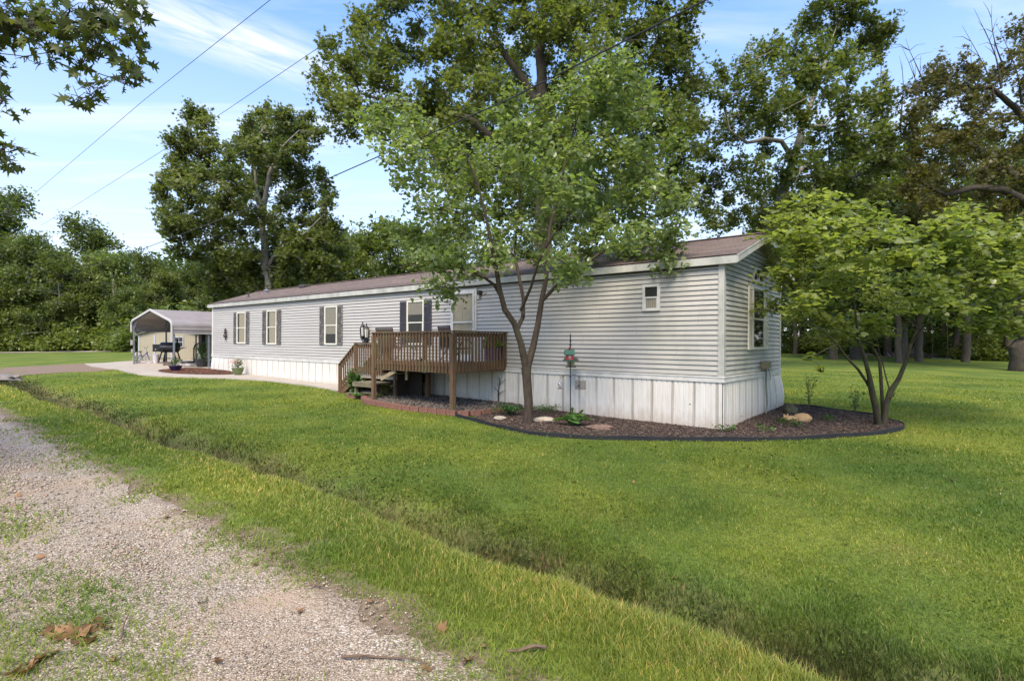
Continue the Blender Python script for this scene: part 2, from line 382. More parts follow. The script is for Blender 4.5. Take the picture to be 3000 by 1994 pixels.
def sheet_from_poly(name, poly, mat, zoff, step=0.35, thick=0.0, kind='structure'):
    """a flat bed with this outline, draped over the ground, with a skirt of its own thickness"""
    bm = bmesh.new(); vs = [bm.verts.new((x, y, 0)) for x, y in poly]; f = bm.faces.new(vs)
    bmesh.ops.triangulate(bm, faces=[f])
    lo = min(p[0] for p in poly), min(p[1] for p in poly); hi = max(p[0] for p in poly), max(p[1] for p in poly)
    for ax in (0, 1):
        c_ = lo[ax] + step
        while c_ < hi[ax]:
            no = (1, 0, 0) if ax == 0 else (0, 1, 0); co = (c_, 0, 0) if ax == 0 else (0, c_, 0)
            bmesh.ops.bisect_plane(bm, geom=bm.verts[:]+bm.edges[:]+bm.faces[:], plane_co=co, plane_no=no); c_ += step
    bm.normal_update()
    for f in bm.faces:
        if f.normal.z < 0: f.normal_flip()
    for v in bm.verts: v.co.z = float(gz(v.co.x, v.co.y)) + zoff
    if thick:
        ed = [e_ for e_ in bm.edges if len(e_.link_faces) == 1]
        r_ = bmesh.ops.extrude_edge_only(bm, edges=ed)
        for v in [g for g in r_['geom'] if isinstance(g, bmesh.types.BMVert)]: v.co.z -= thick
    me = bpy.data.meshes.new(name); bm.to_mesh(me); bm.free(); me.materials.append(mat)
    for p_ in me.polygons: p_.use_smooth = False
    o = bpy.data.objects.new(name, me); COL.objects.link(o)
    return tag(o, kind=kind) if kind else o
mc, t, b = newmat('concrete_path'); p = wpos(t)
c = ramp(t, noise(t, p, 1.6, 7, 0.7), [(0.3, (0.31, 0.27, 0.22)), (0.7, (0.41, 0.365, 0.305))]).outputs[0]
c = mixc(t, maprange(t, noise(t, p, 90, 2), 0.55, 0.75, 0, 0.4), c, (0.24, 0.205, 0.17))
t.links.new(c, b.inputs['Base Color']); b.inputs['Roughness'].default_value = 0.85; bump(t, noise(t, p, 120, 3), b, 0.3, 0.004)
sheet_from_poly('concrete_path', concrete, mc, 0.05, 0.5, 0.16)
sheet_from_poly('driveway', gravel_drive, mr, 0.008, 0.8, 0.03)
mm, t, b = newmat('bark_mulch'); p = wpos(t, (1, 1, 1))
n = noise(t, wpos(t, (1, 2.2, 1)), 26, 6, 0.75)
c = ramp(t, n, [(0.33, (0.018, 0.012, 0.009)), (0.5, (0.075, 0.048, 0.036)), (0.68, (0.17, 0.12, 0.095))]).outputs[0]
t.links.new(c, b.inputs['Base Color']); b.inputs['Roughness'].default_value = 0.95; bump(t, n, b, 1.0, 0.03)
sheet_from_poly('mulch_bed', mulch_front, mm, 0.05, 0.3, 0.2)
sheet_from_poly('mulch_bed', mulch_left, mm, 0.075, 0.3, 0.1)
mk, t, b = newmat('bed_soil'); p = wpos(t)
t.links.new(ramp(t, noise(t, p, 18, 5, 0.7), [(0.3, (0.02, 0.014, 0.01)), (0.7, (0.09, 0.07, 0.055))]).outputs[0], b.inputs['Base Color'])
b.inputs['Roughness'].default_value = 0.95
sheet_from_poly('stone_bed', rock_bed, mk, 0.06, 0.3, 0.2)
# the county road in front of the far wood
mf = plain('far_road', (0.36, 0.31, 0.25), 0.9, 0.2, 2)
xs = np.linspace(-140, -17, 60); V = []
for yy in (57.0, 60.5):
    for x_ in xs: V.append((x_, yy + 0.02*x_, float(gz(x_, yy)) + 0.03))
i_ = np.arange(59); tag(np_mesh('far_road', V, [np.stack([i_, i_+1, i_+61, i_+60], -1)], mf), kind='structure')

# ---------------------------------------------------------------- the mobile home
HZ = CAMZ - 0.8194
LEN, WID, WTOP = 23.93, 4.5, 2.36
TU, TW = 0.0035, -0.005
def FW(px, py, w=0.0):
    """photograph pixel -> (u, z) on the long front wall (w metres behind it)"""
    k = (px-1500.0)/F; x0 = HX + DG[0]*w; y0 = HY + DG[1]*w
    u = (x0 - k*y0)/(0.774 + 0.633*k); Y = y0 + 0.633*u
    return u, CAMZ + (1000.0-py)/F*Y - (HZ + TU*u + TW*w)
def GW(px, py, u=0.0):
    """photograph pixel -> (w, z) on the gable wall"""
    k = (px-1500.0)/F; x0 = HX + DL[0]*u; y0 = HY + DL[1]*u
    w = (k*y0 - x0)/(0.633 - 0.774*k); Y = y0 + 0.774*w
    return w, CAMZ + (1000.0-py)/F*Y - (HZ + TW*w + TU*u)
house = thing('mobile_home', (HX, HY, HZ), 'long grey vinyl sided mobile home with white ribbed skirting and brown shingle roof', 'house')
house.rotation_euler = (TU, -TW, HROT)

# vinyl siding with mildew
msid, t, b = newmat('vinyl_siding'); v = coords(t)
base = ramp(t, noise(t, coords(t, 'Object', (1, 0.25, 6)), 2.2, 4), [(0.3, (0.385, 0.368, 0.342)), (0.7, (0.46, 0.438, 0.408))]).outputs[0]
mil = noise(t, coords(t, 'Object', (1, 1, 0.7)), 1.1, 7, 0.7)
sx = t.nodes.new('ShaderNodeSeparateXYZ'); cc = t.nodes.new('ShaderNodeTexCoord'); t.links.new(cc.outputs['Object'], sx.inputs[0])
nearend = maprange(t, sx.outputs['Y'], 9.0, 0.0, 0.15, 1.0)
gab = maprange(t, sx.outputs['X'], 0.1, 0.6, 0.0, 0.35)
f_ = mathn(t, 'MULTIPLY', maprange(t, mil, 0.40, 0.66), mathn(t, 'ADD', mathn(t, 'MULTIPLY', nearend, 0.45), gab))
c = mixc(t, f_, base, (0.215, 0.240, 0.185))
pane_ = mathn(t, 'FLOOR', mathn(t, 'DIVIDE', mathn(t, 'SUBTRACT', sx.outputs['Z'], 0.125), 0.2032))
lap = mathn(t, 'MODULO', mathn(t, 'ADD', mathn(t, 'ADD', sx.outputs['Y'], sx.outputs['X']), mathn(t, 'MULTIPLY', pane_, 1.37)), 3.66)
c = mixc(t, mathn(t, 'MULTIPLY', mathn(t, 'LESS_THAN', lap, 0.012), 0.45), c, (0.14, 0.13, 0.12))
t.links.new(c, b.inputs['Base Color']); b.inputs['Roughness'].default_value = 0.5; bump(t, noise(t, coords(t, 'Object', (3, 0.5, 30)), 4, 3), b, 0.08, 0.004)
mwhite, t, b = newmat('white_trim'); n = noise(t, coords(t), 3, 7, 0.7)
t.links.new(ramp(t, n, [(0.35, (0.48, 0.47, 0.44)), (0.6, (0.62, 0.61, 0.58))]).outputs[0], b.inputs['Base Color']); b.inputs['Roughness'].default_value = 0.5
mgreen, t, b = newmat('weathered_trim'); n = noise(t, coords(t, 'Object', (1, 1, 0.6)), 3, 7, 0.75)
t.links.new(ramp(t, n, [(0.33, (0.29, 0.30, 0.26)), (0.62, (0.47, 0.465, 0.43))]).outputs[0], b.inputs['Base Color']); b.inputs['Roughness'].default_value = 0.55

PITCH = 0.1016
def row_prof(mb, a, d, out, wr):
    """clapboard rows from z=0.125 up; wr(z) gives the run of the wall at height z (or None)"""
    z = 0.125
    while z < 3.4:
        z1 = z + PITCH
        for (za, oa), (zb, ob) in (((z, 0.005), (z+0.0005, -0.028)), ((z+0.0005, -0.028), (z+0.014, -0.028)), ((z+0.014, -0.028), (z+0.013, 0.024)), ((z+0.013, 0.024), (z+0.045, 0.020)), ((z+0.045, 0.020), (z+0.052, 0.016)), ((z+0.052, 0.016), (z1, 0.005))):
            ra, rb = wr(za), wr(min(zb, z1))
            if ra is None or rb is None: continue
            P = lambda r, o, zz: (a[0]+d[0]*r+out[0]*o, a[1]+d[1]*r+out[1]*o, zz)
            mb.add([P(ra[0], oa, za), P(ra[1], oa, za), P(rb[1], ob, zb), P(rb[0], ob, zb)], [(0, 1, 2, 3)])
        z = z1
m = MB()
row_prof(m, (0, 0), (0, 1), (-1, 0), lambda z: (0.05, LEN-0.05) if z <= WTOP else None)
row_prof(m, (WID, 0), (0, 1), (1, 0), lambda z: (0.05, LEN-0.05) if z <= WTOP else None)
RID = 3.24
def gab_run(z):
    if z <= WTOP: return (0.05, WID-0.05)
    k = (z-WTOP)/(RID-WTOP)
    return (k*WID/2, WID-k*WID/2) if k < 0.98 else None
row_prof(m, (0, 0), (1, 0), (0, -1), gab_run); row_prof(m, (0, LEN), (1, 0), (0, 1), gab_run)
m.build('siding', msid, house)
m = MB()
m.prism([(0.03, 0.03), (WID-0.03, 0.03), (WID-0.03, LEN-0.03), (0.03, LEN-0.03)], 0.0, WTOP)
m.prism([(0.0, WTOP-0.02), (WID, WTOP-0.02), (WID/2, RID-0.02)], -0.031, -LEN+0.031, Matrix(((1,0,0,0),(0,0,-1,0),(0,1,0,0),(0,0,0,1))))
m.build('wall_core', plain('wall_core_grey', (0.10, 0.10, 0.10), 0.8), house)
# corner posts
for (x, y, sxx, syy) in ((0, 0, -1, -1), (WID, 0, 1, -1), (0, LEN, -1, 1), (WID, LEN, 1, 1)):
    m = MB(); m.box(x+sxx*0.034, x-sxx*0.085, y+syy*0.034, y-syy*0.0, 0.118, WTOP); m.box(x+sxx*0.034, x-sxx*0.0, y-syy*0.001, y-syy*0.085, 0.118, WTOP)
    m.build('corner_post', mgreen if y == 0 else mwhite, house, 0.004)
# belly band
m = MB()
for z0, z1, o in ((0.0, 0.09, 0.045), (0.09, 0.122, 0.055)):
    m.box(-o, 0.0, -o, LEN+o, z0, z1); m.box(WID, WID+o, -o, LEN+o, z0, z1)
    m.box(0.0, WID, -o, 0.0, z0, z1); m.box(0.0, WID, LEN, LEN+o, z0, z1)
m.build('belly_band', mwhite, house, 0.004)
# skirting: ribbed panels, every fourth panel perforated, bowed near the far gable corner
msk, t, b = newmat('ribbed_skirting')
cc = t.nodes.new('ShaderNodeTexCoord'); sx = t.nodes.new('ShaderNodeSeparateXYZ'); t.links.new(cc.outputs['Object'], sx.inputs[0])
run = mathn(t, 'ADD', sx.outputs['X'], sx.outputs['Y'])
mod = mathn(t, 'MODULO', mathn(t, 'ADD', run, 40.0), 0.46)
strip = mathn(t, 'MULTIPLY', mathn(t, 'GREATER_THAN', mod, 0.02), mathn(t, 'LESS_THAN', mod, 0.085))
vn = t.nodes.new('ShaderNodeTexVoronoi'); vn.inputs['Scale'].default_value = 75; vn.inputs['Randomness'].default_value = 0.15
t.links.new(cc.outputs['Object'], vn.inputs['Vector'])
holes = mathn(t, 'MULTIPLY', strip, maprange(t, vn.outputs['Distance'], 0.48, 0.30))
dn = noise(t, coords(t, 'Object', (6, 6, 0.7)), 2.4, 6, 0.7)
c = mixc(t, maprange(t, dn, 0.42, 0.72, 0, 0.55), (0.66, 0.64, 0.60), (0.46, 0.42, 0.35))
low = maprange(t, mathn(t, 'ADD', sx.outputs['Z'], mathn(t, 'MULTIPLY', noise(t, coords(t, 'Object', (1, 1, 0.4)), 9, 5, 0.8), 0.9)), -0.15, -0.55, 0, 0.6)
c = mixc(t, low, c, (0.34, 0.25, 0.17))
spot = t.nodes.new('ShaderNodeTexVoronoi'); spot.inputs['Scale'].default_value = 2.3; t.links.new(coords(t, 'Object', (1, 1, 1.4)), spot.inputs['Vector'])
c = mixc(t, mathn(t, 'LESS_THAN', spot.outputs['Distance'], 0.05), c, (0.02, 0.015, 0.012))
c = mixc(t, mathn(t, 'MULTIPLY', strip, 0.30), c, (0.33, 0.27, 0.20))
c = mixc(t, mathn(t, 'MULTIPLY', holes, 0.8), c, (0.10, 0.07, 0.05))
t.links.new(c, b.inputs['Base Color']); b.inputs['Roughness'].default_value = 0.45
m = MB()
def skirt(a, d, out, run_, bow=None):
    r = 0.0; prof = []
    while r < run_:
        for dr, o in ((0.0, 0.0), (0.008, 0.012), (0.092, 0.012), (0.100, 0.0)):
            prof.append((min(r+dr, run_), o))
        r += 0.115
        prof.append((min(r-0.0076, run_), 0.0))
        if int(r/0.115) % 4 == 2: prof.append((min(r-0.0038, run_), 0.007))
    V = []
    zs = [0.0, -0.12, -0.3, -0.5, -0.7, -0.95, -1.45]
    for z in zs:
        for rr, o in prof:
            bo = bow(rr, z) if bow else 0.0
            V.append((a[0]+d[0]*rr+out[0]*(o+bo), a[1]+d[1]*rr+out[1]*(o+bo), z))
    n = len(prof); Fc = [(i*n+k, i*n+k+1, (i+1)*n+k+1, (i+1)*n+k) for i in range(len(zs)-1) for k in range(n-1)]
    m.add(V, Fc)
skirt((-0.012, 0), (0, 1), (-1, 0), LEN, lambda r, z: 0.05*math.sin(min(1, -z/0.9)*3.0)*max(0, (r-22.2)/1.7) + 0.008*math.sin(r*1.7)*min(1, -z))
skirt((0, -0.012), (1, 0), (0, -1), WID, lambda r, z: 0.10*math.sin(min(1, -z/1.0)*2.6)*max(0, (r-2.4)/2.1))
skirt((WID+0.012, 0), (0, 1), (1, 0), LEN); skirt((0, LEN+0.012), (1, 0), (0, 1), WID)
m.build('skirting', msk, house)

# roof
mro, t, b = newmat('roof_shingles')
cc = coords(t); bk = t.nodes.new('ShaderNodeTexBrick'); bk.inputs['Scale'].default_value = 1.0
mpn = t.nodes.new('ShaderNodeMapping'); mpn.inputs['Rotation'].default_value = (0, 0, R(90)); t.links.new(cc, mpn.inputs[0]); t.links.new(mpn.outputs[0], bk.inputs['Vector'])
bk.inputs['Brick Width'].default_value = 0.30; bk.inputs['Row Height'].default_value = 0.135; bk.inputs['Mortar Size'].default_value = 0.006
bk.inputs['Color1'].default_value = (0.195, 0.152, 0.130, 1); bk.inputs['Color2'].default_value = (0.130, 0.102, 0.088, 1); bk.inputs['Mortar'].default_value = (0.05, 0.035, 0.035, 1)
c = mixc(t, maprange(t, noise(t, cc, 1.2, 5, 0.7), 0.4, 0.7, 0, 0.6), bk.outputs[0], (0.115, 0.08, 0.08))
c = mixc(t, maprange(t, noise(t, cc, 60, 2), 0.5, 0.75, 0, 0.6), c, (0.28, 0.22, 0.185))
t.links.new(c, b.inputs['Base Color']); b.inputs['Roughness'].default_value = 0.9; bump(t, bk.outputs['Fac'], b, -0.6, 0.01)
OVF, OVG = 0.10, 0.30
def slope(mb, x0, z0, x1, z1, y0, y1, th):
    mb.add([(x0, y0, z0), (x1, y0, z1), (x1, y1, z1), (x0, y1, z0), (x0, y0, z0+th), (x1, y0, z1+th), (x1, y1, z1+th), (x0, y1, z0+th)],
           [(0,3,2,1),(4,5,6,7),(0,1,5,4),(1,2,6,5),(2,3,7,6),(3,0,4,7)])
EZ, RZ = 2.505, 3.285
m = MB(); RIDX = WID/2
for y0, y1 in ((-OVG-0.02, LEN+OVG+0.02),):
    # shingle courses as real steps
    nco = 18
    for sgn in (0, 1):
        for i in range(nco):
            k0, k1 = i/nco, (i+1)/nco
            xa = -OVF-0.03 + (RIDX+OVF+0.03)*k0; xb = -OVF-0.03 + (RIDX+OVF+0.03)*k1
            za = EZ + (RZ-EZ)*k0 + 0.010; zb = EZ + (RZ-EZ)*k1
            if sgn: xa, xb = WID-xa, WID-xb
            slope(m, xa, za, xb, zb, y0, y1, 0.012) if not sgn else slope(m, xb, zb, xa, za, y0, y1, 0.012)
m.bar((RIDX, -OVG-0.03, RZ+0.02), (RIDX, LEN+OVG+0.03, RZ+0.02), 0.22, 0.018)
roof = m.build('roof', mro, house)
m = MB()
slope(m, -OVF+0.01, EZ-0.03, RIDX, RZ-0.04, -OVG+0.02, LEN+OVG-0.02, 0.022); slope(m, RIDX, RZ-0.04, WID+OVF-0.01, EZ-0.03, -OVG+0.02, LEN+OVG-0.02, 0.022)
m.box(-OVF+0.01, 0.0, -OVG+0.02, LEN+OVG-0.02, 2.345, 2.36); m.box(WID, WID+OVF-0.01, -OVG+0.02, LEN+OVG-0.02, 2.345, 2.36)
m.build('soffit', mgreen, house)
m = MB()     # fascia boards and rake boards
for x in (-OVF-0.012, WID+OVF+0.012):
    m.bar((x, -OVG, 2.41), (x, LEN+OVG, 2.41), 0.022, 0.135); m.bar((x*1.0+(0.006 if x < 0 else -0.006), -OVG, 2.489), (x+(0.006 if x < 0 else -0.006), LEN+OVG, 2.489), 0.018, 0.022)
m.build('fascia', mgreen, house, 0.003)
for y in (-OVG-0.013, LEN+OVG+0.013):
    m = MB()
    for x0, x1 in ((-OVF-0.03, RIDX), (WID+OVF+0.03, RIDX)):
        for dz, h, th in ((-0.075, 0.15, 0.024), (-0.012, 0.03, 0.040)):
            za, zb = EZ+dz-0.0, RZ+dz
            V = []
            for yy in (y-th/2, y+th/2): V += [(x0, yy, za-h/2), (x1, yy, zb-h/2), (x1, yy, zb+h/2), (x0, yy, za+h/2)]
            m.add(V, [(0,1,2,3),(7,6,5,4),(0,4,5,1),(1,5,6,2),(2,6,7,3),(3,7,4,0)])
    m.build('rake_board', mgreen, house)
# roof vents, each a part of the roof
mdk = plain('dark_vent', (0.05, 0.045, 0.045), 0.6); mgv = plain('galvanised', (0.35, 0.36, 0.38), 0.45, metal=0.6)
def roofz(w): return EZ + 0.02 + (RZ-EZ)*(w+OVF)/(RIDX+OVF)
def on_roof(px, py):       # where a pixel meets the front roof slope: (w, u)
    best = None
    for i in range(200):
        w = -0.1 + 2.35*i/199; u, z = FW(px, py, w)
        e = abs(z - roofz(w))
        if best is None or e < best[0]: best = (e, w, u)
    return best[1], best[2]
w_, u_ = on_roof(727, 871); m = MB(); m.tube([(w_, u_, roofz(w_)-0.05), (w_, u_, roofz(w_)+0.26)], 0.035, 10); m.lathe([(0.1, 0.0), (0.05, 0.05), (0.035, 0.07)], (w_, u_, roofz(w_)-0.02)); m.build('plumbing_vent', mdk, roof)
w_, u_ = on_roof(780, 858); m = MB(); m.tube([(w_, u_, roofz(w_)-0.05), (w_, u_, roofz(w_)+0.12)], 0.07, 12); m.lathe([(0.15, 0.12), (0.15, 0.15), (0.02, 0.20)], (w_, u_, roofz(w_)-0.02)); m.build('chimney_cap', mgv, roof)
w_, u_ = on_roof(891, 841); m = MB(); m.box(w_-0.17, w_+0.17, u_-0.24, u_+0.24, roofz(w_)-0.04, roofz(w_)+0.11); m.build('box_vent', mdk, roof, 0.04)
w_, u_ = on_roof(1984, 730); m = MB(); m.tube([(w_, u_, roofz(w_)-0.05), (w_, u_, roofz(w_)+0.1)], 0.05, 12); m.lathe([(0.09, 0.09), (0.09, 0.12)], (w_, u_, roofz(w_)-0.02)); m.build('chimney_cap', mdk, roof)
w_, u_ = on_roof(2103, 702); m = MB(); m.tube([(w_, u_, roofz(w_)-0.05), (w_, u_, roofz(w_)+0.1)], 0.035, 12); m.build('plumbing_vent', mdk, roof)

# windows
mglass, t, b = newmat('window_glass'); b.inputs['Base Color'].default_value = (0.03, 0.04, 0.04, 1); b.inputs['Roughness'].default_value = 0.03
b.inputs['Specular IOR Level'].default_value = 0.9; b.inputs['Alpha'].default_value = 1.0
trn = t.nodes.new('ShaderNodeBsdfTransparent'); ms = t.nodes.new('ShaderNodeMixShader'); ms.inputs[0].default_value = 0.84
trn.inputs[0].default_value = (0.97, 0.96, 0.94, 1)
t.links.new(b.outputs[0], ms.inputs[1]); t.links.new(trn.outputs[0], ms.inputs[2]); t.links.new(ms.outputs[0], t.nodes['Material Output'].inputs[0])
mglassd, t, b = newmat('dark_window_glass'); b.inputs['Base Color'].default_value = (0.02, 0.022, 0.022, 1); b.inputs['Roughness'].default_value = 0.02; b.inputs['Specular IOR Level'].default_value = 0.6
mframe = plain('window_frame_cream', (0.66, 0.64, 0.55), 0.5, 0.1)
mcurt, t, b = newmat('curtain'); wv = t.nodes.new('ShaderNodeTexWave'); wv.inputs['Scale'].default_value = 7; wv.inputs['Distortion'].default_value = 1.5; wv.bands_direction = 'Y'
t.links.new(coords(t), wv.inputs['Vector']); t.links.new(ramp(t, wv.outputs[0], [(0, (0.42, 0.38, 0.29)), (1, (0.62, 0.57, 0.45))]).outputs[0], b.inputs['Base Color']); b.inputs['Roughness'].default_value = 0.9
mblind, t, b = newmat('blind_slats'); wv = t.nodes.new('ShaderNodeTexWave'); wv.inputs['Scale'].default_value = 12; wv.bands_direction = 'Z'
t.links.new(coords(t), wv.inputs['Vector']); t.links.new(ramp(t, wv.outputs[0], [(0.1, (0.20, 0.185, 0.16)), (0.6, (0.55, 0.51, 0.44))]).outputs[0], b.inputs['Base Color'])
mroom = plain('dim_room', (0.035, 0.035, 0.035), 0.9)
msh, t, b = newmat('faded_shutter'); n = noise(t, coords(t, 'Object', (1, 1, 0.6)), 14, 7, 0.8); n2 = noise(t, coords(t), 2.0, 2)
c = ramp(t, n, [(0.36, (0.035, 0.033, 0.033)), (0.52, (0.125, 0.115, 0.112)), (0.68, (0.33, 0.305, 0.295))]).outputs[0]
t.links.new(c, b.inputs['Base Color']); b.inputs['Roughness'].default_value = 0.8
mshd = plain('dark_shutter', (0.043, 0.041, 0.050), 0.6, 0.35, 12)
mshw = plain('cream_shutter', (0.60, 0.57, 0.48), 0.6, 0.12, 5)
def shutter(u0, u1, z0, z1, mat, T=lambda x, y, z: (x, y, z)):
    """raised frame with louvres; local x is outward depth"""
    m = MB(); fr = min(0.045, (u1-u0)*0.2)
    def bx(x0, x1, y0, y1, za, zb):
        b0 = len(m.v); m.box(x0, x1, y0, y1, za, zb); m.v[b0:] = [T(*p) for p in m.v[b0:]]
    bx(-0.032, -0.020, u0, u1, z0, z1)
    bx(-0.052, -0.032, u0, u0+fr, z0, z1); bx(-0.052, -0.032, u1-fr, u1, z0, z1)
    zm = z0 + (z1-z0)*0.5
    for a, c_ in ((z0, z0+0.09), (zm-0.03, zm+0.03), (z1-0.07, z1)): bx(-0.0521, -0.032, u0+fr, u1-fr, a, c_)
    z = z0+0.11
    while z < z1-0.09:
        if abs(z-zm) > 0.045:
            b0 = len(m.v)
            m.add([(-0.033, u0+fr, z+0.024), (-0.050, u0+fr, z), (-0.050, u1-fr, z), (-0.033, u1-fr, z+0.024), (-0.033, u0+fr, z-0.002), (-0.033, u1-fr, z-0.002)], [(0, 1, 2, 3), (1, 4, 5, 2)])
            m.v[b0:] = [T(*p) for p in m.v[b0:]]
        z += 0.032
    return m.build('shutter', mat, house)
def window(x0, x1, y0, y1, shs, kind, fr=0.045, shm=None, rail=0.5):
    (ua, za), (ub, zb) = FW(x1, y0), FW(x0, y0); zt = (za+zb)/2
    zl = (FW(x1, y1)[1] + FW(x0, y1)[1])/2; u0, u1 = min(ua, ub), max(ua, ub)
    m = MB()
    m.box(-0.05, 0, u0, u0+fr, zl, zt); m.box(-0.05, 0, u1-fr, u1, zl, zt)
    m.box(-0.0505, 0, u0+fr, u1-fr, zt-fr, zt); m.box(-0.055, 0, u0+fr, u1-fr, zl, zl+fr)
    zm = zl + (zt-zl)*rail; m.box(-0.048, -0.028, u0+fr, u1-fr, zm-0.018, zm+0.018)
    m.box(-0.046, -0.028, u0+fr, u0+fr+0.018, zl+fr, zm); m.box(-0.046, -0.028, u1-fr-0.018, u1-fr, zl+fr, zm)
    wn = m.build('window', mframe if kind != 'small' else mwhite, house, 0.003)
    m = MB(); m.box(-0.038, -0.034, u0+fr+0.001, u1-fr-0.001, zm+0.019, zt-fr-0.001); m.box(-0.034, -0.030, u0+fr+0.001, u1-fr-0.001, zl+fr+0.001, zm-0.019)
    pn = m.build('pane', mglassd if kind in ('dark',) else mglass, wn)
    if kind in ('dark', ):
        m = MB(); m.box(-0.0285, -0.026, u0+fr, u1-fr, zl+fr, zt-fr); m.build('room', mroom, wn)
    else:
        m = MB(); m.box(-0.0275, -0.025, u0+fr, u1-fr, zl+fr, zt-fr); m.build('room', mroom, wn)
        if kind == 'curtain':
            m = MB(); w = u1-u0-2*fr; m.box(-0.0292, -0.028, u0+fr, u1-fr-0.22*w, zl+fr, zt-fr); m.build('curtain', mcurt, wn)
        if kind == 'blind':
            m = MB(); m.box(-0.0292, -0.028, u0+fr, u1-fr, zl+fr+0.24*(zt-zl), zt-fr); m.build('blind', mblind, wn)
        if kind == 'halfblind':
            m = MB(); m.box(-0.0292, -0.028, u0+fr, u1-fr, zm+0.36*(zt-zm), zt-fr); m.build('blind', mblind, wn)
        if kind == 'small':
            m = MB(); m.box(-0.0292, -0.028, u0+fr, u1-fr, zl+fr, zm-0.02); m.build('curtain', mcurt, wn)
    for a, c_ in shs:
        ua, ub = FW(a, 900)[0], FW(c_, 900)[0]; shutter(min(ua, ub), max(ua, ub), zl+0.01, zt-0.015, shm or msh)
    return wn
window(695.5, 721.6, 913.8, 1006.5, ((686.6, 695), (722, 731.4)), 'curtain', 0.06)
window(783, 812, 908.2, 1008.7, ((771, 782.6), (812.4, 824.5)), 'curtain', 0.055)
window(952.7, 989.5, 896.0, 1009.8, ((938.6, 952.3), (990, 1004.6)), 'blind', 0.055)
window(1193.6, 1243.4, 879.7, 1010, ((1174, 1192.8), (1244.4, 1265.4)), 'halfblind', 0.055, mshd)
window(1883, 1934, 832.6, 910.7, (), 'small', 0.06)

# front door: storm door over a cream panelled door
(ud1, zt), (ud0, _) = FW(1322.5, 851), FW(1398, 851); ZF = 0.235
m = MB(); m.box(-0.055, 0, ud0, ud0+0.055, ZF, zt); m.box(-0.055, 0, ud1-0.055, ud1, ZF, zt); m.box(-0.0555, 0, ud0+0.055, ud1-0.055, zt-0.055, zt)
door = m.build('door', mwhite, house, 0.004)
m = MB(); a, c_ = ud0+0.057, ud1-0.057
for q in ((a, a+0.075), (c_-0.075, c_)): m.box(-0.075, -0.050, q[0], q[1], ZF+0.02, zt-0.058)
m.box(-0.0745, -0.050, a+0.075, c_-0.075, zt-0.13, zt-0.058); m.box(-0.0745, -0.050, a+0.075, c_-0.075, ZF+0.02, ZF+0.2)
m.box(-0.073, -0.052, a+0.075, c_-0.075, ZF+1.08, ZF+1.12)
m.build('storm_door', mwhite, door, 0.003)
m = MB(); m.box(-0.030, -0.022, a, c_, ZF, zt-0.057)
mid = (a+c_)/2
for z0, z1 in ((ZF+0.25, ZF+0.85), (ZF+0.98, ZF+1.6)):
    for y0, y1 in ((a+0.12, mid-0.04), (mid+0.04, c_-0.12)): m.box(-0.036, -0.030, y0, y1, z0, z1)
m.build('door_panel', plain('door_cream', (0.62, 0.55, 0.40), 0.6, 0.12, 3), door, 0.003)
m = MB(); m.box(-0.064, -0.060, a+0.076, c_-0.076, ZF+1.121, zt-0.131); m.box(-0.064, -0.060, a+0.076, c_-0.076, ZF+0.201, ZF+1.079); m.build('pane', mglass, door)
m = MB(); m.tube([(-0.085, c_*0+a+0.035, ZF+0.95), (-0.11, a+0.035, ZF+0.95), (-0.11, a+0.035, ZF+1.12), (-0.085, a+0.035, ZF+1.12)], 0.008); m.build('handle', plain('brushed_handle', (0.4, 0.38, 0.35), 0.4, metal=0.8), door)
m = MB(); m.ico((-0.040, mid, ZF+1.72), 0.03, 1, (0.5, 1, 2.0)); m.build('knocker', mdk, door)

# gable window with pointed transom, cream shutters
(w0, zb_), (w1, _) = GW(2199.6, 1024), GW(2233, 1024); zt_ = GW(2199.6, 838)[1]; zpk = GW(2207, 785)[1]; zsh = GW(2197, 815)[1]
fr = 0.055; m = MB()
m.box(w0, w0+fr, -0.052, 0, zb_, zt_); m.box(w1-fr, w1, -0.052, 0, zb_, zt_); m.box(w0+fr, w1-fr, -0.058, 0, zb_, zb_+0.06); m.box(w0+fr, w1-fr, -0.053, 0, zt_-0.05, zt_)
zm = zb_ + (zt_-zb_)*0.49; m.box(w0+fr, w1-fr, -0.05, -0.026, zm-0.025, zm+0.025)
wn = m.build('window', mshw, house, 0.003)
m = MB(); m.box(w0+fr+0.001, w1-fr-0.001, -0.036, -0.032, zb_+0.061, zm-0.026); m.box(w0+fr+0.001, w1-fr-0.001, -0.040, -0.036, zm+0.026, zt_-0.051); m.build('pane', mglassd, wn)
zt2 = zt_ + 0.13; ww = w1-w0
pts = [(w0, zt2), (w0, zsh), (w0+ww*0.25, zpk), (w0+ww*0.75, zpk), (w1, zsh), (w1, zt2)]
m = MB()
for i in range(len(pts)):
    p, q = pts[i], pts[(i+1) % len(pts)]; m.bar((p[0], -0.028, p[1]), (q[0], -0.028, q[1]), 0.05, 0.045, (0, -1, 0))
cx_, cz_ = (w0+w1)/2, zt2+0.02
for i in (1, 2, 3, 4): m.bar((cx_, -0.030, cz_), (pts[i][0]*0.92+cx_*0.08, -0.030, pts[i][1]*0.95+cz_*0.05), 0.014, 0.014, (0, -1, 0))
m.box(cx_-0.10, cx_+0.10, -0.034, -0.026, cz_-0.01, cz_+0.06)
tr_ = m.build('transom', mshw, house)
m = MB(); m.prism([(p[0], p[1]) for p in pts], 0.018, 0.024, Matrix(((1,0,0,0),(0,0,-1,0),(0,1,0,0),(0,0,0,1)))); m.build('pane', mglassd, tr_)
TG = lambda x, y, z: (y, x, z)
shutter(w0-0.33, w0-0.003, zb_-0.0, zt_-0.02, mshw, TG); shutter(w1+0.003, w1+0.33, zb_, zt_-0.02, mshw, TG)
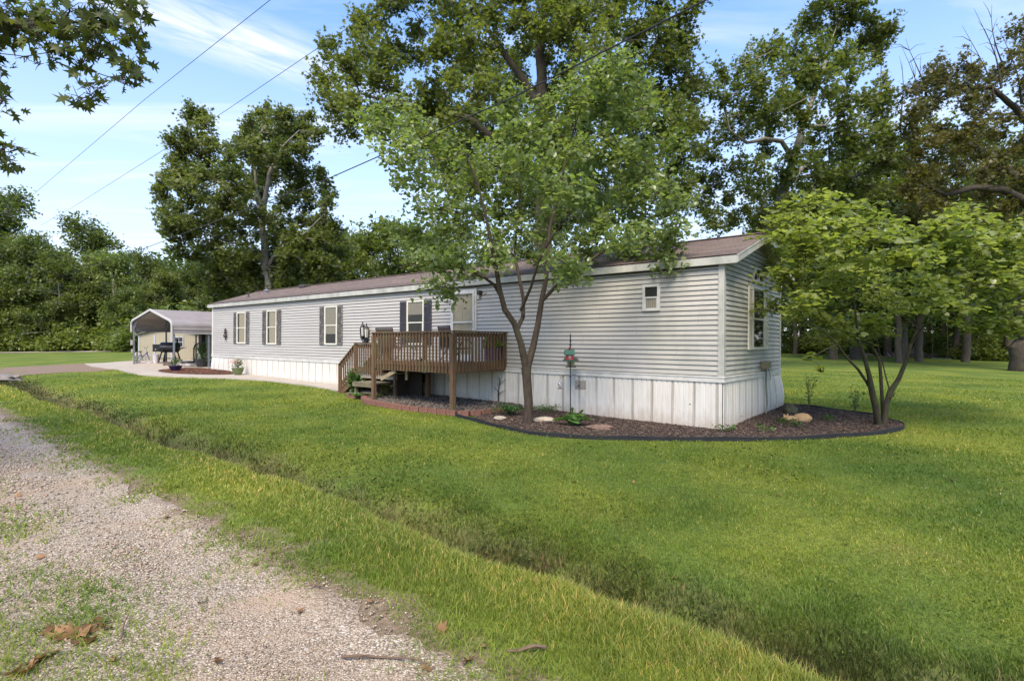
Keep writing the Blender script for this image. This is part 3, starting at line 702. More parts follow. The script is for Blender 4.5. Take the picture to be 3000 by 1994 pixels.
# electric box and conduit on the gable
(wa, za), (wb, zb2) = GW(2225, 1058), GW(2241, 1078)
m = MB(); m.box(wa, wb, -0.15, -0.02, zb2, za); mtr = m.build('meter_box', plain('meter_tan', (0.22, 0.19, 0.11), 0.6, 0.3), house, 0.01)
m = MB(); m.tube([((wa+wb)/2, -0.09, zb2), ((wa+wb)/2+0.01, -0.085, -0.2), ((wa+wb)/2-0.03, -0.12, -0.6), ((wa+wb)/2-0.05, -0.08, -1.2)], 0.02, 8)
m.tube([(wb-0.02, -0.08, zb2), (wb+0.02, -0.10, zb2-0.12), (wb+0.10, -0.10, zb2-0.2), (wb+0.08, -0.1, zb2-0.28), (wb, -0.09, zb2-0.26)], 0.008, 6)
m.build('conduit', plain('conduit_grey', (0.20, 0.19, 0.16), 0.6), house)
# skirting access opening

# ---------------------------------------------------------------- deck
mwood, t, b = newmat('treated_wood'); v = coords(t, 'Object', (1, 1, 1)); g = noise(t, coords(t, 'Object', (9, 9, 0.8)), 4, 6, 0.7)
c = ramp(t, g, [(0.3, (0.062, 0.036, 0.020)), (0.55, (0.135, 0.080, 0.042)), (0.75, (0.215, 0.14, 0.078))]).outputs[0]
c = mixc(t, maprange(t, noise(t, v, 1.6, 5, 0.6), 0.5, 0.7, 0, 0.6), c, (0.11, 0.115, 0.055))
c = mixc(t, maprange(t, noise(t, v, 3.1, 3), 0.58, 0.7, 0, 0.5), c, (0.19, 0.075, 0.038))
t.links.new(c, b.inputs['Base Color']); b.inputs['Roughness'].default_value = 0.85; bump(t, g, b, 0.4, 0.006)
mboard, t, b = newmat('deck_boards'); g = noise(t, coords(t, 'Object', (1, 12, 1)), 4, 5, 0.7)
t.links.new(ramp(t, g, [(0.3, (0.26, 0.22, 0.17)), (0.7, (0.42, 0.37, 0.30))]).outputs[0], b.inputs['Base Color']); b.inputs['Roughness'].default_value = 0.85
deck = thing('wooden_deck', (HX, HY, CAMZ), 'raised brown wooden deck with baluster railings and side steps at the front door', 'deck', rz=HROT)
# local: x across (front is negative), y along the house, z relative to the camera height
U0, U1, WF = 5.607, 8.73, -1.885
FL = -0.575
def gl(w, u): p = np.array([HX, HY]) + DG*w + DL*u; return float(gz(*p)) - CAMZ
m = MB(); y = U0+0.01
x = WF+0.02
while x < -0.08: m.box(x, x+0.135, U0+0.0, U1, FL-0.035, FL); x += 0.142
m.build('floor', mboard, deck, 0.004)
m = MB()
m.box(WF, WF+0.04, U0-0.02, U1+0.02, FL-0.19, FL-0.037); m.box(WF+0.041, -0.06, U0-0.02, U0+0.02, FL-0.19, FL-0.037); m.box(WF+0.041, -0.06, U1-0.02, U1+0.02, FL-0.19, FL-0.037)
for k in range(1, 8): yy = U0+(U1-U0)*k/8; m.box(WF+0.041, -0.06, yy-0.018, yy+0.018, FL-0.18, FL-0.038)
m.box(-0.058, -0.02-0.0, U0, U1, FL-0.19, FL-0.037)
m.bar((WF+0.3, U1-0.05, FL-0.19), (WF+0.25, U1-0.85, FL-0.52), 0.04, 0.09) if False else None
m.build('joists', mwood, deck)
def post(w, u, z1, sz=0.09, z0=None):
    m = MB(); m.box(w-sz/2, w+sz/2, u-sz/2, u+sz/2, (gl(w, u)-0.1) if z0 is None else z0, z1); return m.build('post', mwood, deck, 0.006)
post(WF-0.05, U0+0.02, 0.17, 0.105); post(WF-0.0-0.05, U1-0.05, 0.17, 0.1)
post(-0.6, U1-0.75, FL-0.19, 0.12); post(-0.12, U0+0.06, 0.17, 0.09, FL-0.19); post(-0.12, U1-0.05, 0.17, 0.09, FL-0.19)
def railing(a, c_, za, zc, zlow=(-0.95, -0.95), sp=0.118, cap=True, name='railing', flip=1):
    """a -> c_ in (w, u); top heights za, zc; balusters reach down to zlow below the cap"""
    a = Vector((a[0], a[1], za)); c_ = Vector((c_[0], c_[1], zc)); m = MB(); d = c_-a; ln = math.hypot(d.x, d.y)
    hd = Vector((d.x, d.y, 0)).normalized(); nrm = Vector((-hd.y, hd.x, 0))*flip
    if cap: m.bar(a-hd*0.03, c_+hd*0.03, 0.14, 0.035)
    m.bar(a+Vector((0, 0, -0.085)), c_+Vector((0, 0, -0.085)), 0.038, 0.10)
    m.bar(a+Vector((0, 0, zlow[0]+0.17)), c_+Vector((0, 0, zlow[1]+0.17)), 0.038, 0.11)
    n = max(2, int(ln/sp)); rr = random.Random(int(ln*1000))
    for i in range(n+1):
        k = i/n; p = a + d*k + nrm*0.038; lo = zlow[0]*(1-k)+zlow[1]*k
        s = 0.036
        m.bar(p+Vector((0, 0, -0.022)), p+Vector((rr.uniform(-.004, .004), rr.uniform(-.004, .004), lo+rr.uniform(-.006, .006))), s, s, (hd.x, hd.y, 0))
    return m.build(name, mwood, deck)
RT = 0.243
railing((WF, U0), (WF, U1), RT, RT, (-0.965, -0.965), 0.118, flip=1)
railing((WF, U0), (-0.05, U0), RT+0.001, RT+0.001, (-0.965, -0.965), 0.112, flip=-1)
# landing and steps going away along the wall
WL = -1.10; UL0, UL1, US = U1+0.03, 10.69, 11.55; LZ = -0.90
railing((WL, UL0), (WL, UL1), -0.06, -0.06, (-0.93, -0.93), 0.105)
gb = gl(WL, US+0.1)
railing((WL, UL1+0.06), (WL, US), -0.10, -0.745, (-0.90, -0.80), 0.11)
railing((-0.12, UL1+0.06), (-0.12, US), -0.10, -0.745, (-0.90, -0.80), 0.13)
post(WL, UL1+0.02, -0.05, 0.09); post(WL, US+0.02, -0.74, 0.09); post(-0.12, US+0.02, -0.74, 0.09); post(WL, UL0+0.05, -0.95, 0.09)
m = MB(); y = UL0
while y < UL1-0.05: m.box(WL+0.02, -0.08, y, y+0.135, LZ-0.035, LZ); y += 0.142
m.box(WL, WL+0.02, UL0, UL1, LZ-0.2, LZ-0.036); m.box(WL+0.021, -0.08, UL1-0.02, UL1, LZ-0.2, LZ-0.036)
m.build('landing', mboard, deck)
m = MB(); m.box(WL-0.3, -0.3, U1+0.02, U1+0.32, LZ+0.13, LZ+0.165); m.box(WL-0.3, -0.3, U1+0.30, U1+0.32, LZ+0.0, LZ+0.129); m.build('step', mwood, deck)
n = 3
for k in range(n):
    z = LZ - (k+1)*0.175; y0 = UL1 + k*0.28
    m = MB(); m.box(WL+0.03, -0.1, y0, y0+0.29, z-0.035, z); m.box(WL+0.03, -0.1, y0+0.26, y0+0.28, z-0.17, z-0.036); m.build('step', mwood, deck, 0.004)
m = MB()
for w in (WL+0.0, -0.11): m.bar((w+0.01, UL1-0.05, LZ-0.12), (w+0.01, US+0.1, gb-0.05), 0.036, 0.22)
m.build('stringer', mwood, deck)
# low step below the landing on the lawn side, and a loose brace
m = MB(); m.box(-1.75, -1.14, 8.95, 9.95, -1.20, -1.165); m.box(-1.75, -1.72, 8.95, 9.95, -1.29, -1.201); m.box(-1.70, -1.62, 8.98, 9.06, -1.75, -1.201); m.box(-1.70, -1.62, 9.85, 9.92, -1.75, -1.201); m.build('step', plain('mossy_step', (0.15, 0.13, 0.08), 0.9, 0.4), deck)
m = MB(); m.bar((WF+0.06, U1-0.85, FL-0.20), (WF+0.02, U1-0.28, FL-0.44), 0.036, 0.1); m.bar((WF+0.3, U1-1.0, FL-0.2), (WF+0.3, U1-1.0, FL-0.45), 0.036, 0.08); m.build('brace', plain('pale_lumber', (0.30, 0.235, 0.15), 0.8), deck)
m = MB(); m.box(WL+0.06, -0.2, U1+0.05, U1+0.09, LZ-0.8, LZ-0.05); m.box(-0.62, -0.58, U1-0.5, UL1-0.4, LZ-0.9, FL-0.2); m.build('backing_board', plain('shadowed_board', (0.035, 0.028, 0.02), 0.9), deck)  # boards coloured near black to darken the void under the landing

# skirting hatches seen below the deck
for (px0, px1, py0, py1) in ((1242, 1258, 1093, 1119),):
    (ua, za), (ub, zb) = FW(px1, py0), FW(px0, py1)
    m = MB(); m.box(-0.06, -0.026, min(ua, ub), max(ua, ub), min(za, zb), max(za, zb)); m.build('vent_hatch', mdk, house)

def hloc(w, u, z=0.0): p = np.array([HX, HY]) + DG*w + DL*u; return (p[0], p[1], z)
def gloc(px, py, lift=0.0): x, y = gnd(px, py); return (x, y, float(gz(x, y))+lift)

# ---------------------------------------------------------------- things on the walls
miron = plain('black_iron', (0.018, 0.017, 0.018), 0.5, 0.3)
u_, z_ = FW(1077, 972)
lan = thing('wall_lantern', hloc(-0.03, u_, HZ+TU*u_+z_), 'black three candle carriage lantern decoration on the siding beside the deck steps', 'lantern', rz=HROT)
mfrost = plain('frosted_pane', (0.55, 0.53, 0.48), 0.3, 0.05)
s = 1.35
for dy, dz, xx in ((-0.085*s, -0.02, -0.10), (0.085*s, -0.02, -0.10), (0, 0.03, -0.16)):
    m = MB(); m.lathe([(0.038*s, -0.16*s), (0.055*s, -0.13*s), (0.045*s, -0.12*s)], (xx, dy, dz), 6); m.lathe([(0.068*s, 0.10*s), (0.05*s, 0.135*s), (0.02*s, 0.16*s), (0.012*s, 0.20*s), (0.018*s, 0.21*s), (0.0, 0.24*s)], (xx, dy, dz), 6)
    for k in range(6):
        a = math.pi*k/3; m.tube([(xx+0.045*s*math.cos(a), dy+0.045*s*math.sin(a), dz-0.13*s), (xx+0.062*s*math.cos(a), dy+0.062*s*math.sin(a), dz+0.10*s)], 0.006*s, 5)
    lh = m.build('lamp_head', miron, lan)
    m = MB(); m.lathe([(0.036*s, -0.12*s), (0.052*s, 0.10*s)], (xx, dy, dz), 6); m.build('lamp_glass', mfrost, lh)
m = MB(); m.lathe([(0.0, -0.36*s), (0.02*s, -0.32*s), (0.012*s, -0.29*s), (0.035*s, -0.25*s), (0.02*s, -0.2*s), (0.0, -0.19*s)], (-0.05, 0, 0), 10)
m.box(-0.03, 0.0, -0.045*s, 0.045*s, -0.26*s, 0.12*s)
for sg in (-1, 1):
    m.tube([(-0.02, 0, -0.22*s), (-0.06, sg*0.07*s, -0.26*s), (-0.10, sg*0.10*s, -0.21*s), (-0.10, sg*0.085*s, -0.16*s)], 0.012*s, 6); m.tube([(-0.02, 0, -0.1*s), (-0.05, sg*0.05*s, -0.16*s), (-0.03, sg*0.075*s, -0.24*s)], 0.008*s, 6)
m.tube([(-0.02, 0, -0.2*s), (-0.1, 0, -0.22*s), (-0.16, 0, -0.13*s)], 0.012*s, 6)
m.build('bracket', miron, lan)
u_, z_ = FW(665.3, 978)
sco = thing('wall_sconce', hloc(-0.03, u_, HZ+TU*u_+z_), 'small dark scrolled sconce ornament left of the end window', 'wall ornament', rz=HROT)
m = MB(); m.lathe([(0, -0.32), (0.03, -0.24), (0.015, -0.2), (0.07, -0.12), (0.06, -0.05), (0.03, -0.02), (0.05, 0.05), (0.06, 0.10), (0.03, 0.15), (0.05, 0.2), (0.015, 0.25), (0.0, 0.31)], (-0.05, 0, 0), 12)
for sg in (-1, 1):
    m.tube([(-0.04, 0, -0.16), (-0.08, sg*0.09, -0.12), (-0.08, sg*0.12, -0.05), (-0.06, sg*0.08, -0.01), (-0.05, sg*0.05, -0.05)], 0.018, 6); m.tube([(-0.04, 0, -0.02), (-0.07, sg*0.05, 0.04), (-0.05, sg*0.065, 0.12)], 0.012, 6)
m.build('scrollwork', plain('bronze_dark', (0.035, 0.022, 0.024), 0.5), sco)
# porch light and sign plate beside the door
u_, z_ = FW(1411, 857); pl = thing('porch_light', hloc(-0.025, u_, HZ+TU*u_+z_), 'small black box light on the siding at the upper right of the door', 'wall light', rz=HROT)
m = MB(); m.box(-0.12, 0.0, -0.05, 0.05, -0.07, 0.05); m.build('lamp_housing', miron, pl, 0.01)
m = MB(); m.tube([(-0.05, 0.02, -0.05), (-0.09, -0.12, -0.09), (-0.1, -0.22, -0.08), (-0.05, -0.26, -0.03)], 0.008, 6); m.build('bracket', miron, pl)
u_, z_ = FW(1403.5, 870); sp_ = MB(); sp_.box(-0.012, 0.0, -0.045, 0.045, -0.06, 0.05); o = sp_.build('wall_plate', plain('plate_cream', (0.55, 0.5, 0.4), 0.5), None, 0.004); o.location = hloc(-0.026, u_, HZ+TU*u_+z_); o.rotation_euler = (0, 0, HROT)
tag(o, 'small cream plate on the siding directly beneath the porch light', 'plate')

# ---------------------------------------------------------------- carport
CX, CY = -16.15, 25.8
car = thing('carport', (CX, CY, CAMZ), 'grey metal carport with rounded eaves beyond the far end of the mobile home', 'carport', rz=HROT)
CW, CL, TILT = 5.9, 6.1, 0.026
def sect(inset=0.0, ribs=True):
    base = [(0, 0.375), (0, 0.78), (0.04, 0.88), (0.13, 0.96), (0.28, 1.03), (CW/2, 1.56), (CW-0.28, 1.03), (CW-0.13, 0.96), (CW-0.04, 0.88), (CW, 0.78), (CW, 0.375)]
    pts = []
    for i in range(len(base)-1):
        a, b_ = np.array(base[i]), np.array(base[i+1]); ln = np.linalg.norm(b_-a); nseg = max(1, int(round(ln/0.235))) if ln > 0.3 else 1
        nr = np.array([b_[1]-a[1], -(b_[0]-a[0])])/ln*-1
        for k in range(nseg):
            p = a + (b_-a)*k/nseg; pts.append(tuple(p - nr*inset))
            if ribs and nseg > 1 and k > 0:
                d_ = (b_-a)/ln; pts[-1] = tuple(p-d_*0.03 - nr*inset); pts += [tuple(p - d_*0.012 + nr*(0.022-inset)), tuple(p + d_*0.012 + nr*(0.022-inset)), tuple(p+d_*0.03 - nr*inset)]
    pts.append((base[-1][0], base[-1][1])); return pts
S2 = [(y, z + TILT*y) for y, z in sect()]
m = MB(); V = [(-0.12, y, z) for y, z in S2] + [(CL+0.12, y, z) for y, z in S2]; n = len(S2)
m.add(V, [(i, i+1, n+i+1, n+i) for i in range(n-1)]); c_ = MB
mcar, t, b = newmat('carport_steel'); nz_ = noise(t, coords(t, 'Object', (1, 3, 3)), 1.5, 5, 0.6)
t.links.new(ramp(t, nz_, [(0.3, (0.25, 0.225, 0.215)), (0.7, (0.35, 0.32, 0.305))]).outputs[0], b.inputs['Base Color']); b.inputs['Roughness'].default_value = 0.42; b.inputs['Metallic'].default_value = 0.15
o = m.build('roof_panel', mcar, car); md = o.modifiers.new('thick', 'SOLIDIFY'); md.thickness = 0.012; md.offset = 0
mtrim = plain('carport_trim', (0.50, 0.49, 0.47), 0.45, 0.1); mpost = plain('carport_post', (0.21, 0.235, 0.27), 0.45, 0.15, metal=0.3)
m = MB(); S3 = [(y, z + TILT*y) for y, z in sect(0.0, False)]
for x_ in (-0.12, CL+0.12):
    for i in range(len(S3)-1): m.bar((x_, S3[i][0], S3[i][1]-0.02), (x_, S3[i+1][0], S3[i+1][1]-0.02), 0.05, 0.11, (1, 0, 0)) if False else m.bar((x_, S3[i][0], S3[i][1]-0.015), (x_, S3[i+1][0], S3[i+1][1]-0.015), 0.10, 0.05, (1, 0, 0))
m.box(-0.12, CL+0.12, -0.02, 0.02, 0.365, 0.385); m.build('roof_trim', mtrim, car)
for side in (0, CW):
    for k in range(5):
        x_ = 1.56*k if k < 4 else CL-0.05; gx, gy = (CX, CY) + DG*x_ + DL*side
        zb = float(gz(gx, gy)) - CAMZ; inn = 0.05 if side == 0 else -0.05
        zt = 0.75 + TILT*side
        m = MB(); m.box(x_-0.035, x_+0.035, side+inn-0.035, side+inn+0.035, zb-0.05, zt); m.box(x_-0.07, x_+0.07, side+inn-0.06, side+inn+0.06, zb+0.04, zb+0.065); m.build('post', mpost, car)
m = MB(); inn = [(y + (0.05 if y < CW/2 else -0.05 if y > CW/2 else 0), z-0.05) for y, z in S3[1:-1]]
for k in range(5):
    x_ = 1.56*k if k < 4 else CL-0.05
    for i in range(len(inn)-1): m.bar((x_, *inn[i]), (x_, *inn[i+1]), 0.06, 0.06, (1, 0, 0))
    for y, sg in ((0.05, 1), (CW-0.05, -1)): m.bar((x_, y, 0.45+TILT*y), (x_, y+sg*0.5, 1.05+TILT*y), 0.045, 0.045, (1, 0, 0))
m.bar((-0.0, 0.05, 0.42), (CL, 0.05, 0.42), 0.05); m.bar((-0.0, CW-0.05, 0.42+TILT*CW), (CL, CW-0.05, 0.42+TILT*CW), 0.05)
m.build('roof_frame', mpost, car)
gx, gy = (CX, CY) + DG*(-0.06) + DL*(CW)
m = MB(); m.box(-0.15, -0.04, CW-0.12, CW+0.02, -0.20, 0.08); m.build('meter_box', plain('meter_grey', (0.32, 0.31, 0.30), 0.5), car, 0.01); m = MB(); m.box(-0.13, -0.04, CW-0.08, CW+0.0, -0.62, -0.42); m.build('outlet_box', plain('meter_grey', (0.32, 0.31, 0.30), 0.5), car, 0.01)

# shed behind the carport
shx, shy = -23.0, 33.2
zb = float(gz(-21, 33.2))
shed = thing('storage_shed', (shx, shy, zb), 'pale yellow wooden storage shed standing behind the carport', 'shed', rz=R(-2))
mshed, t, b = newmat('shed_siding'); wv = t.nodes.new('ShaderNodeTexWave'); wv.inputs['Scale'].default_value = 2.6; wv.bands_direction = 'X'; t.links.new(coords(t), wv.inputs['Vector'])
c = mixc(t, maprange(t, wv.outputs[0], 0.0, 0.12, 0.5, 0), (0.33, 0.30, 0.22), (0.17, 0.15, 0.10)); t.links.new(mixc(t, maprange(t, noise(t, coords(t), 1.4, 5), 0.4, 0.7, 0, .4), c, (0.26, 0.235, 0.165)), b.inputs['Base Color']); b.inputs['Roughness'].default_value = 0.8
m = MB(); m.box(0, 3.9, 0, 2.4, -0.2, 1.62); m.prism([(0, 1.62), (3.9, 1.62), (1.95, 2.05)], -0.0, -2.4, Matrix(((1,0,0,0),(0,0,-1,0),(0,1,0,0),(0,0,0,1)))); m.build('wall', mshed, shed)
m = MB()
for sg in (0, 1):
    xa, xb = (-0.15, 1.95) if not sg else (4.05, 1.95); m.bar((xa, 1.2, 1.60), (xb, 1.2, 2.10), 2.7, 0.04, (0, 0, 1)) if False else m.add([(xa, -0.15, 1.60), (xb, -0.15, 2.08), (xb, 2.55, 2.08), (xa, 2.55, 1.60), (xa, -0.15, 1.64), (xb, -0.15, 2.12), (xb, 2.55, 2.12), (xa, 2.55, 1.64)], [(0,3,2,1),(4,5,6,7),(0,1,5,4),(1,2,6,5),(2,3,7,6),(3,0,4,7)])
m.build('roof', plain('shed_roof', (0.16, 0.15, 0.15), 0.9), shed)
msht = plain('shed_trim', (0.36, 0.37, 0.41), 0.6, 0.1)
for x_ in (0.0, 0.98, 2.04, 3.9-0.09): m = MB(); m.box(x_, x_+0.10, -0.025, 0, -0.05, 1.6); m.build('trim', msht, shed)
m = MB(); wx0, wx1, wz0, wz1 = 2.28, 2.86, 0.82, 1.5
m.box(wx0, wx0+0.06, -0.04, 0, wz0, wz1); m.box(wx1-0.06, wx1, -0.04, 0, wz0, wz1); m.box(wx0, wx1, -0.041, 0, wz1-0.06, wz1); m.box(wx0, wx1, -0.041, 0, wz0, wz0+0.06)
m.box(wx0, wx1, -0.038, -0.01, 1.14, 1.18); m.box(2.555, 2.58, -0.036, -0.01, wz0, wz1)
w_ = m.build('window', msht, shed); m = MB(); m.box(wx0+0.06, wx1-0.06, -0.008, -0.004, wz0+0.06, wz1-0.06); m.build('pane', mglassd, w_)

# ---------------------------------------------------------------- things under the carport
def X(o): return Vector(o)
mblk = plain('grill_black', (0.015, 0.015, 0.016), 0.4, 0.3); mtire = plain('rubber', (0.02, 0.02, 0.02), 0.8)
mchrome = plain('chrome', (0.6, 0.6, 0.6), 0.25, metal=0.9)
bx, by, bz = gloc(418, 1066, 0.06)
bk = thing('childs_bicycle', (bx, by, bz), "child's blue bicycle with white tyres parked against the left carport post", 'bicycle', rz=R(8))
mblue = plain('bike_blue', (0.03, 0.06, 0.20), 0.35, 0.15)
def wheel(x, r, hub=True):
    m = MB(); pts = [(x+r*math.cos(a), 0, r+r*math.sin(a)) for a in np.linspace(0, 2*math.pi, 25)]; m.tube(pts, 0.024, 8, False); w = m.build('wheel', plain('white_tyre', (0.42, 0.38, 0.40), 0.7), bk)
    m = MB(); pts = [(x+(r-0.035)*math.cos(a), 0, r+(r-0.035)*math.sin(a)) for a in np.linspace(0, 2*math.pi, 25)]; m.tube(pts, 0.009, 6, False)
    for k in range(12): a = k*math.pi/6; m.tube([(x, 0, r), (x+(r-0.035)*math.cos(a), 0, r+(r-0.035)*math.sin(a))], 0.0035, 4)
    m.lathe([(0.02, -0.04), (0.02, 0.04)], (x, 0, r), 8, Matrix.Rotation(R(90), 4, 'X')); m.build('rim', mchrome, w)
wheel(0.33, 0.215); wheel(-0.28, 0.215)
m = MB()
for a, c_, r_ in (((0.23, 0, 0.60), (-0.02, 0, 0.28), 0.02), ((0.24, 0, 0.52), (-0.08, 0, 0.36), 0.016), ((-0.02, 0, 0.28), (-0.10, 0, 0.58), 0.017), ((-0.02, 0.0, 0.28), (-0.28, 0.05, 0.215), 0.012), ((-0.02, 0.0, 0.28), (-0.28, -0.05, 0.215), 0.012), ((-0.09, 0, 0.5), (-0.28, 0.05, 0.215), 0.011), ((-0.09, 0, 0.5), (-0.28, -0.05, 0.215), 0.011), ((0.22, 0, 0.66), (0.25, 0, 0.48), 0.022)): m.tube([a, c_], r_, 8)
for y in (-0.05, 0.05): m.tube([(0.25, y*0.8, 0.48), (0.29, y, 0.35), (0.33, y, 0.215)], 0.013, 6)
m.build('frame', mblue, bk)
m = MB(); m.tube([(0.22, 0, 0.64), (0.19, 0, 0.78), (0.16, 0.1, 0.83), (0.17, 0.22, 0.90), (0.10, 0.26, 0.91)], 0.012, 6); m.tube([(0.19, 0, 0.78), (0.16, -0.1, 0.83), (0.17, -0.22, 0.90), (0.10, -0.26, 0.91)], 0.012, 6); m.build('handlebar', mchrome, bk)
m = MB(); m.ico((-0.13, 0, 0.63), 0.11, 2, (1.1, 0.6, 0.32)); m.build('saddle', mtire, bk)
for x, r_ in ((0.33, 0.25), (-0.28, 0.25)):
    m = MB()
    pts = [(x+r_*math.cos(a), 0, 0.215+r_*math.sin(a)) for a in np.linspace(R(20), R(165), 10)]
    for i in range(9): m.bar(pts[i], pts[i+1], 0.055, 0.006, (0, 0, 1) if abs(pts[i+1][0]-pts[i][0]) > 0.02 else (1, 0, 0))
    m.build('mudguard', plain('pink_white', (0.5, 0.35, 0.38), 0.5), bk)
m = MB(); m.tube([(-0.02, 0.1, 0.16), (-0.02, 0.04, 0.16), (-0.02, 0, 0.28), (-0.02, -0.04, 0.40), (-0.02, -0.1, 0.40)], 0.01, 6); m.box(-0.06, 0.03, 0.08, 0.14, 0.145, 0.17); m.box(-0.06, 0.03, -0.14, -0.08, 0.39, 0.415); m.build('pedals', mtire, bk)
for sg in (-1, 1):
    m = MB(); m.tube([(-0.28+0.06*math.cos(a), sg*0.15, 0.06+0.06*math.sin(a)) for a in np.linspace(0, 2*math.pi, 13)], 0.018, 6, False); m.tube([(-0.28, sg*0.05, 0.2), (-0.28, sg*0.15, 0.06)], 0.008, 5); m.build('training_wheel', mtire, bk)
m = MB(); m.box(-0.42, -0.28, -0.09, 0.09, 0.40, 0.56); m.build('carrier_basket', plain('basket_pale', (0.42, 0.36, 0.38), 0.7, 0.4), bk, 0.02)

# waste bin
bx, by, bz = gloc(456.5, 1066, 0.05)
tb = thing('waste_bin', (bx, by, bz), 'small white plastic bin between the bicycle and the black grill', 'bin')
m = MB(); m.lathe([(0.12, 0.0), (0.155, 0.42), (0.165, 0.42), (0.165, 0.45), (0.15, 0.45), (0.145, 0.40), (0.115, 0.02)], n=20); m.build('body', plain('bin_white', (0.52, 0.48, 0.49), 0.6, 0.1), tb)
m = MB(); m.lathe([(0.168, 0.445), (0.168, 0.47), (0.12, 0.49), (0.0, 0.495)], n=20); m.build('lid', plain('bin_lid', (0.42, 0.44, 0.5), 0.5), tb)

# grill
bx, by, bz = gloc(494, 1064, 0.05)
gr = thing('pellet_grill', (bx, by, bz), 'large black barrel pellet grill on splayed legs under the carport', 'grill', rz=R(6))
rx = Matrix.Rotation(R(90), 4, 'Y')
m = MB(); m.lathe([(0.0, -0.44), (0.27, -0.44), (0.29, -0.42), (0.29, 0.42), (0.27, 0.44), (0.0, 0.44)], (0.06, 0, 0.86), 28, rx); m.build('barrel', mblk, gr)
m = MB(); m.box(-0.76, -0.40, -0.2, 0.2, 0.62, 1.0); m.box(-0.78, -0.38, -0.22, 0.22, 1.0, 1.03); m.build('hopper', mblk, gr, 0.015)
m = MB(); m.tube([(-0.25, -0.28, 0.9), (-0.25, -0.33, 0.9), (0.37, -0.33, 0.9), (0.37, -0.28, 0.9)], 0.012, 6); m.build('handle', mchrome, gr)
for sx_, sy_ in ((-1, -1), (-1, 1), (1, -1), (1, 1)):
    m = MB(); m.bar((0.06+sx_*0.28, sy_*0.2, 0.75), (0.06+sx_*0.46, sy_*0.28, 0.03), 0.10, 0.07); m.build('leg', mblk, gr)
m = MB(); m.box(-0.36, 0.48, -0.22, 0.22, 0.22, 0.25); m.build('shelf', mblk, gr)
m = MB(); m.box(0.50, 0.86, -0.22, 0.22, 0.82, 0.85); m.bar((0.5, -0.15, 0.7), (0.7, -0.15, 0.82), 0.03); m.bar((0.5, 0.15, 0.7), (0.7, 0.15, 0.82), 0.03); m.build('side_table', mblk, gr, 0.006)
m = MB(); m.tube([(0.42, 0.1, 1.0), (0.42, 0.1, 1.28)], 0.05, 12); m.lathe([(0.09, 1.28), (0.09, 1.30), (0.02, 1.33)], (0.42, 0.1, 0), 12); m.build('smokestack', mblk, gr)
for x_ in (-0.42, 0.55):
    m = MB(); m.tube([(x_+0.07*math.cos(a), -0.3, 0.07+0.07*math.sin(a)) for a in np.linspace(0, 2*math.pi, 13)], 0.022, 6, False); m.ico((x_, -0.3, 0.07), 0.03, 1); m.build('wheel', mtire, gr)
m = MB(); m.lathe([(0.0, 0), (0.035, 0.0), (0.035, 0.02), (0, 0.02)], (-0.58, -0.22, 0.75), 12, Matrix.Rotation(R(90), 4, 'X')); m.build('dial', mchrome, gr)

# punching bag on a stand
bx, by, bz = gloc(585, 1064, 0.05)
ps = thing('bag_stand', (bx, by, bz), 'black curved tube stand holding up the punching bag under the carport', 'stand')
m = MB(); m.tube([(-0.32, 0, 0.0), (-0.34, 0, 0.4), (-0.33, 0, 0.85), (-0.25, 0, 1.03), (-0.08, 0, 1.10), (0.02, 0, 1.10)], 0.04, 10); m.build('curved_arm', mblk, ps)
m = MB(); m.tube([(0.45, 0.05, 0.0), (0.45, 0.05, 1.75), (0.38, 0.03, 1.88), (0.1, 0, 1.92)], 0.035, 10); m.build('upright', mblk, ps)
m = MB(); m.bar((-0.45, -0.35, 0.03), (-0.25, 0.35, 0.03), 0.07); m.bar((-0.33, 0, 0.035), (0.5, 0.05, 0.035), 0.065); m.bar((0.35, -0.35, 0.03), (0.5, 0.4, 0.03), 0.07); m.build('base', mblk, ps)
pb = thing('punching_bag', (bx+0.14, by, bz+0.55), 'black cylindrical punching bag hanging beside the house end', 'punching bag')
m = MB(); m.lathe([(0.0, 0.0), (0.15, 0.0), (0.18, 0.04), (0.18, 1.12), (0.15, 1.17), (0.0, 1.17)], n=24); m.build('bag', plain('black_vinyl', (0.018, 0.016, 0.017), 0.35, 0.3), pb)
m = MB()
for k in range(4): a = k*math.pi/2; m.tube([(0.15*math.cos(a), 0.15*math.sin(a), 1.16), (0, 0, 1.37)], 0.008, 5)
m.build('chain', mchrome, pb)
m = MB(); m.lathe([(0.182, 0.02), (0.182, 0.07)], n=24); m.build('red_band', plain('band_red', (0.25, 0.02, 0.02), 0.5), pb)

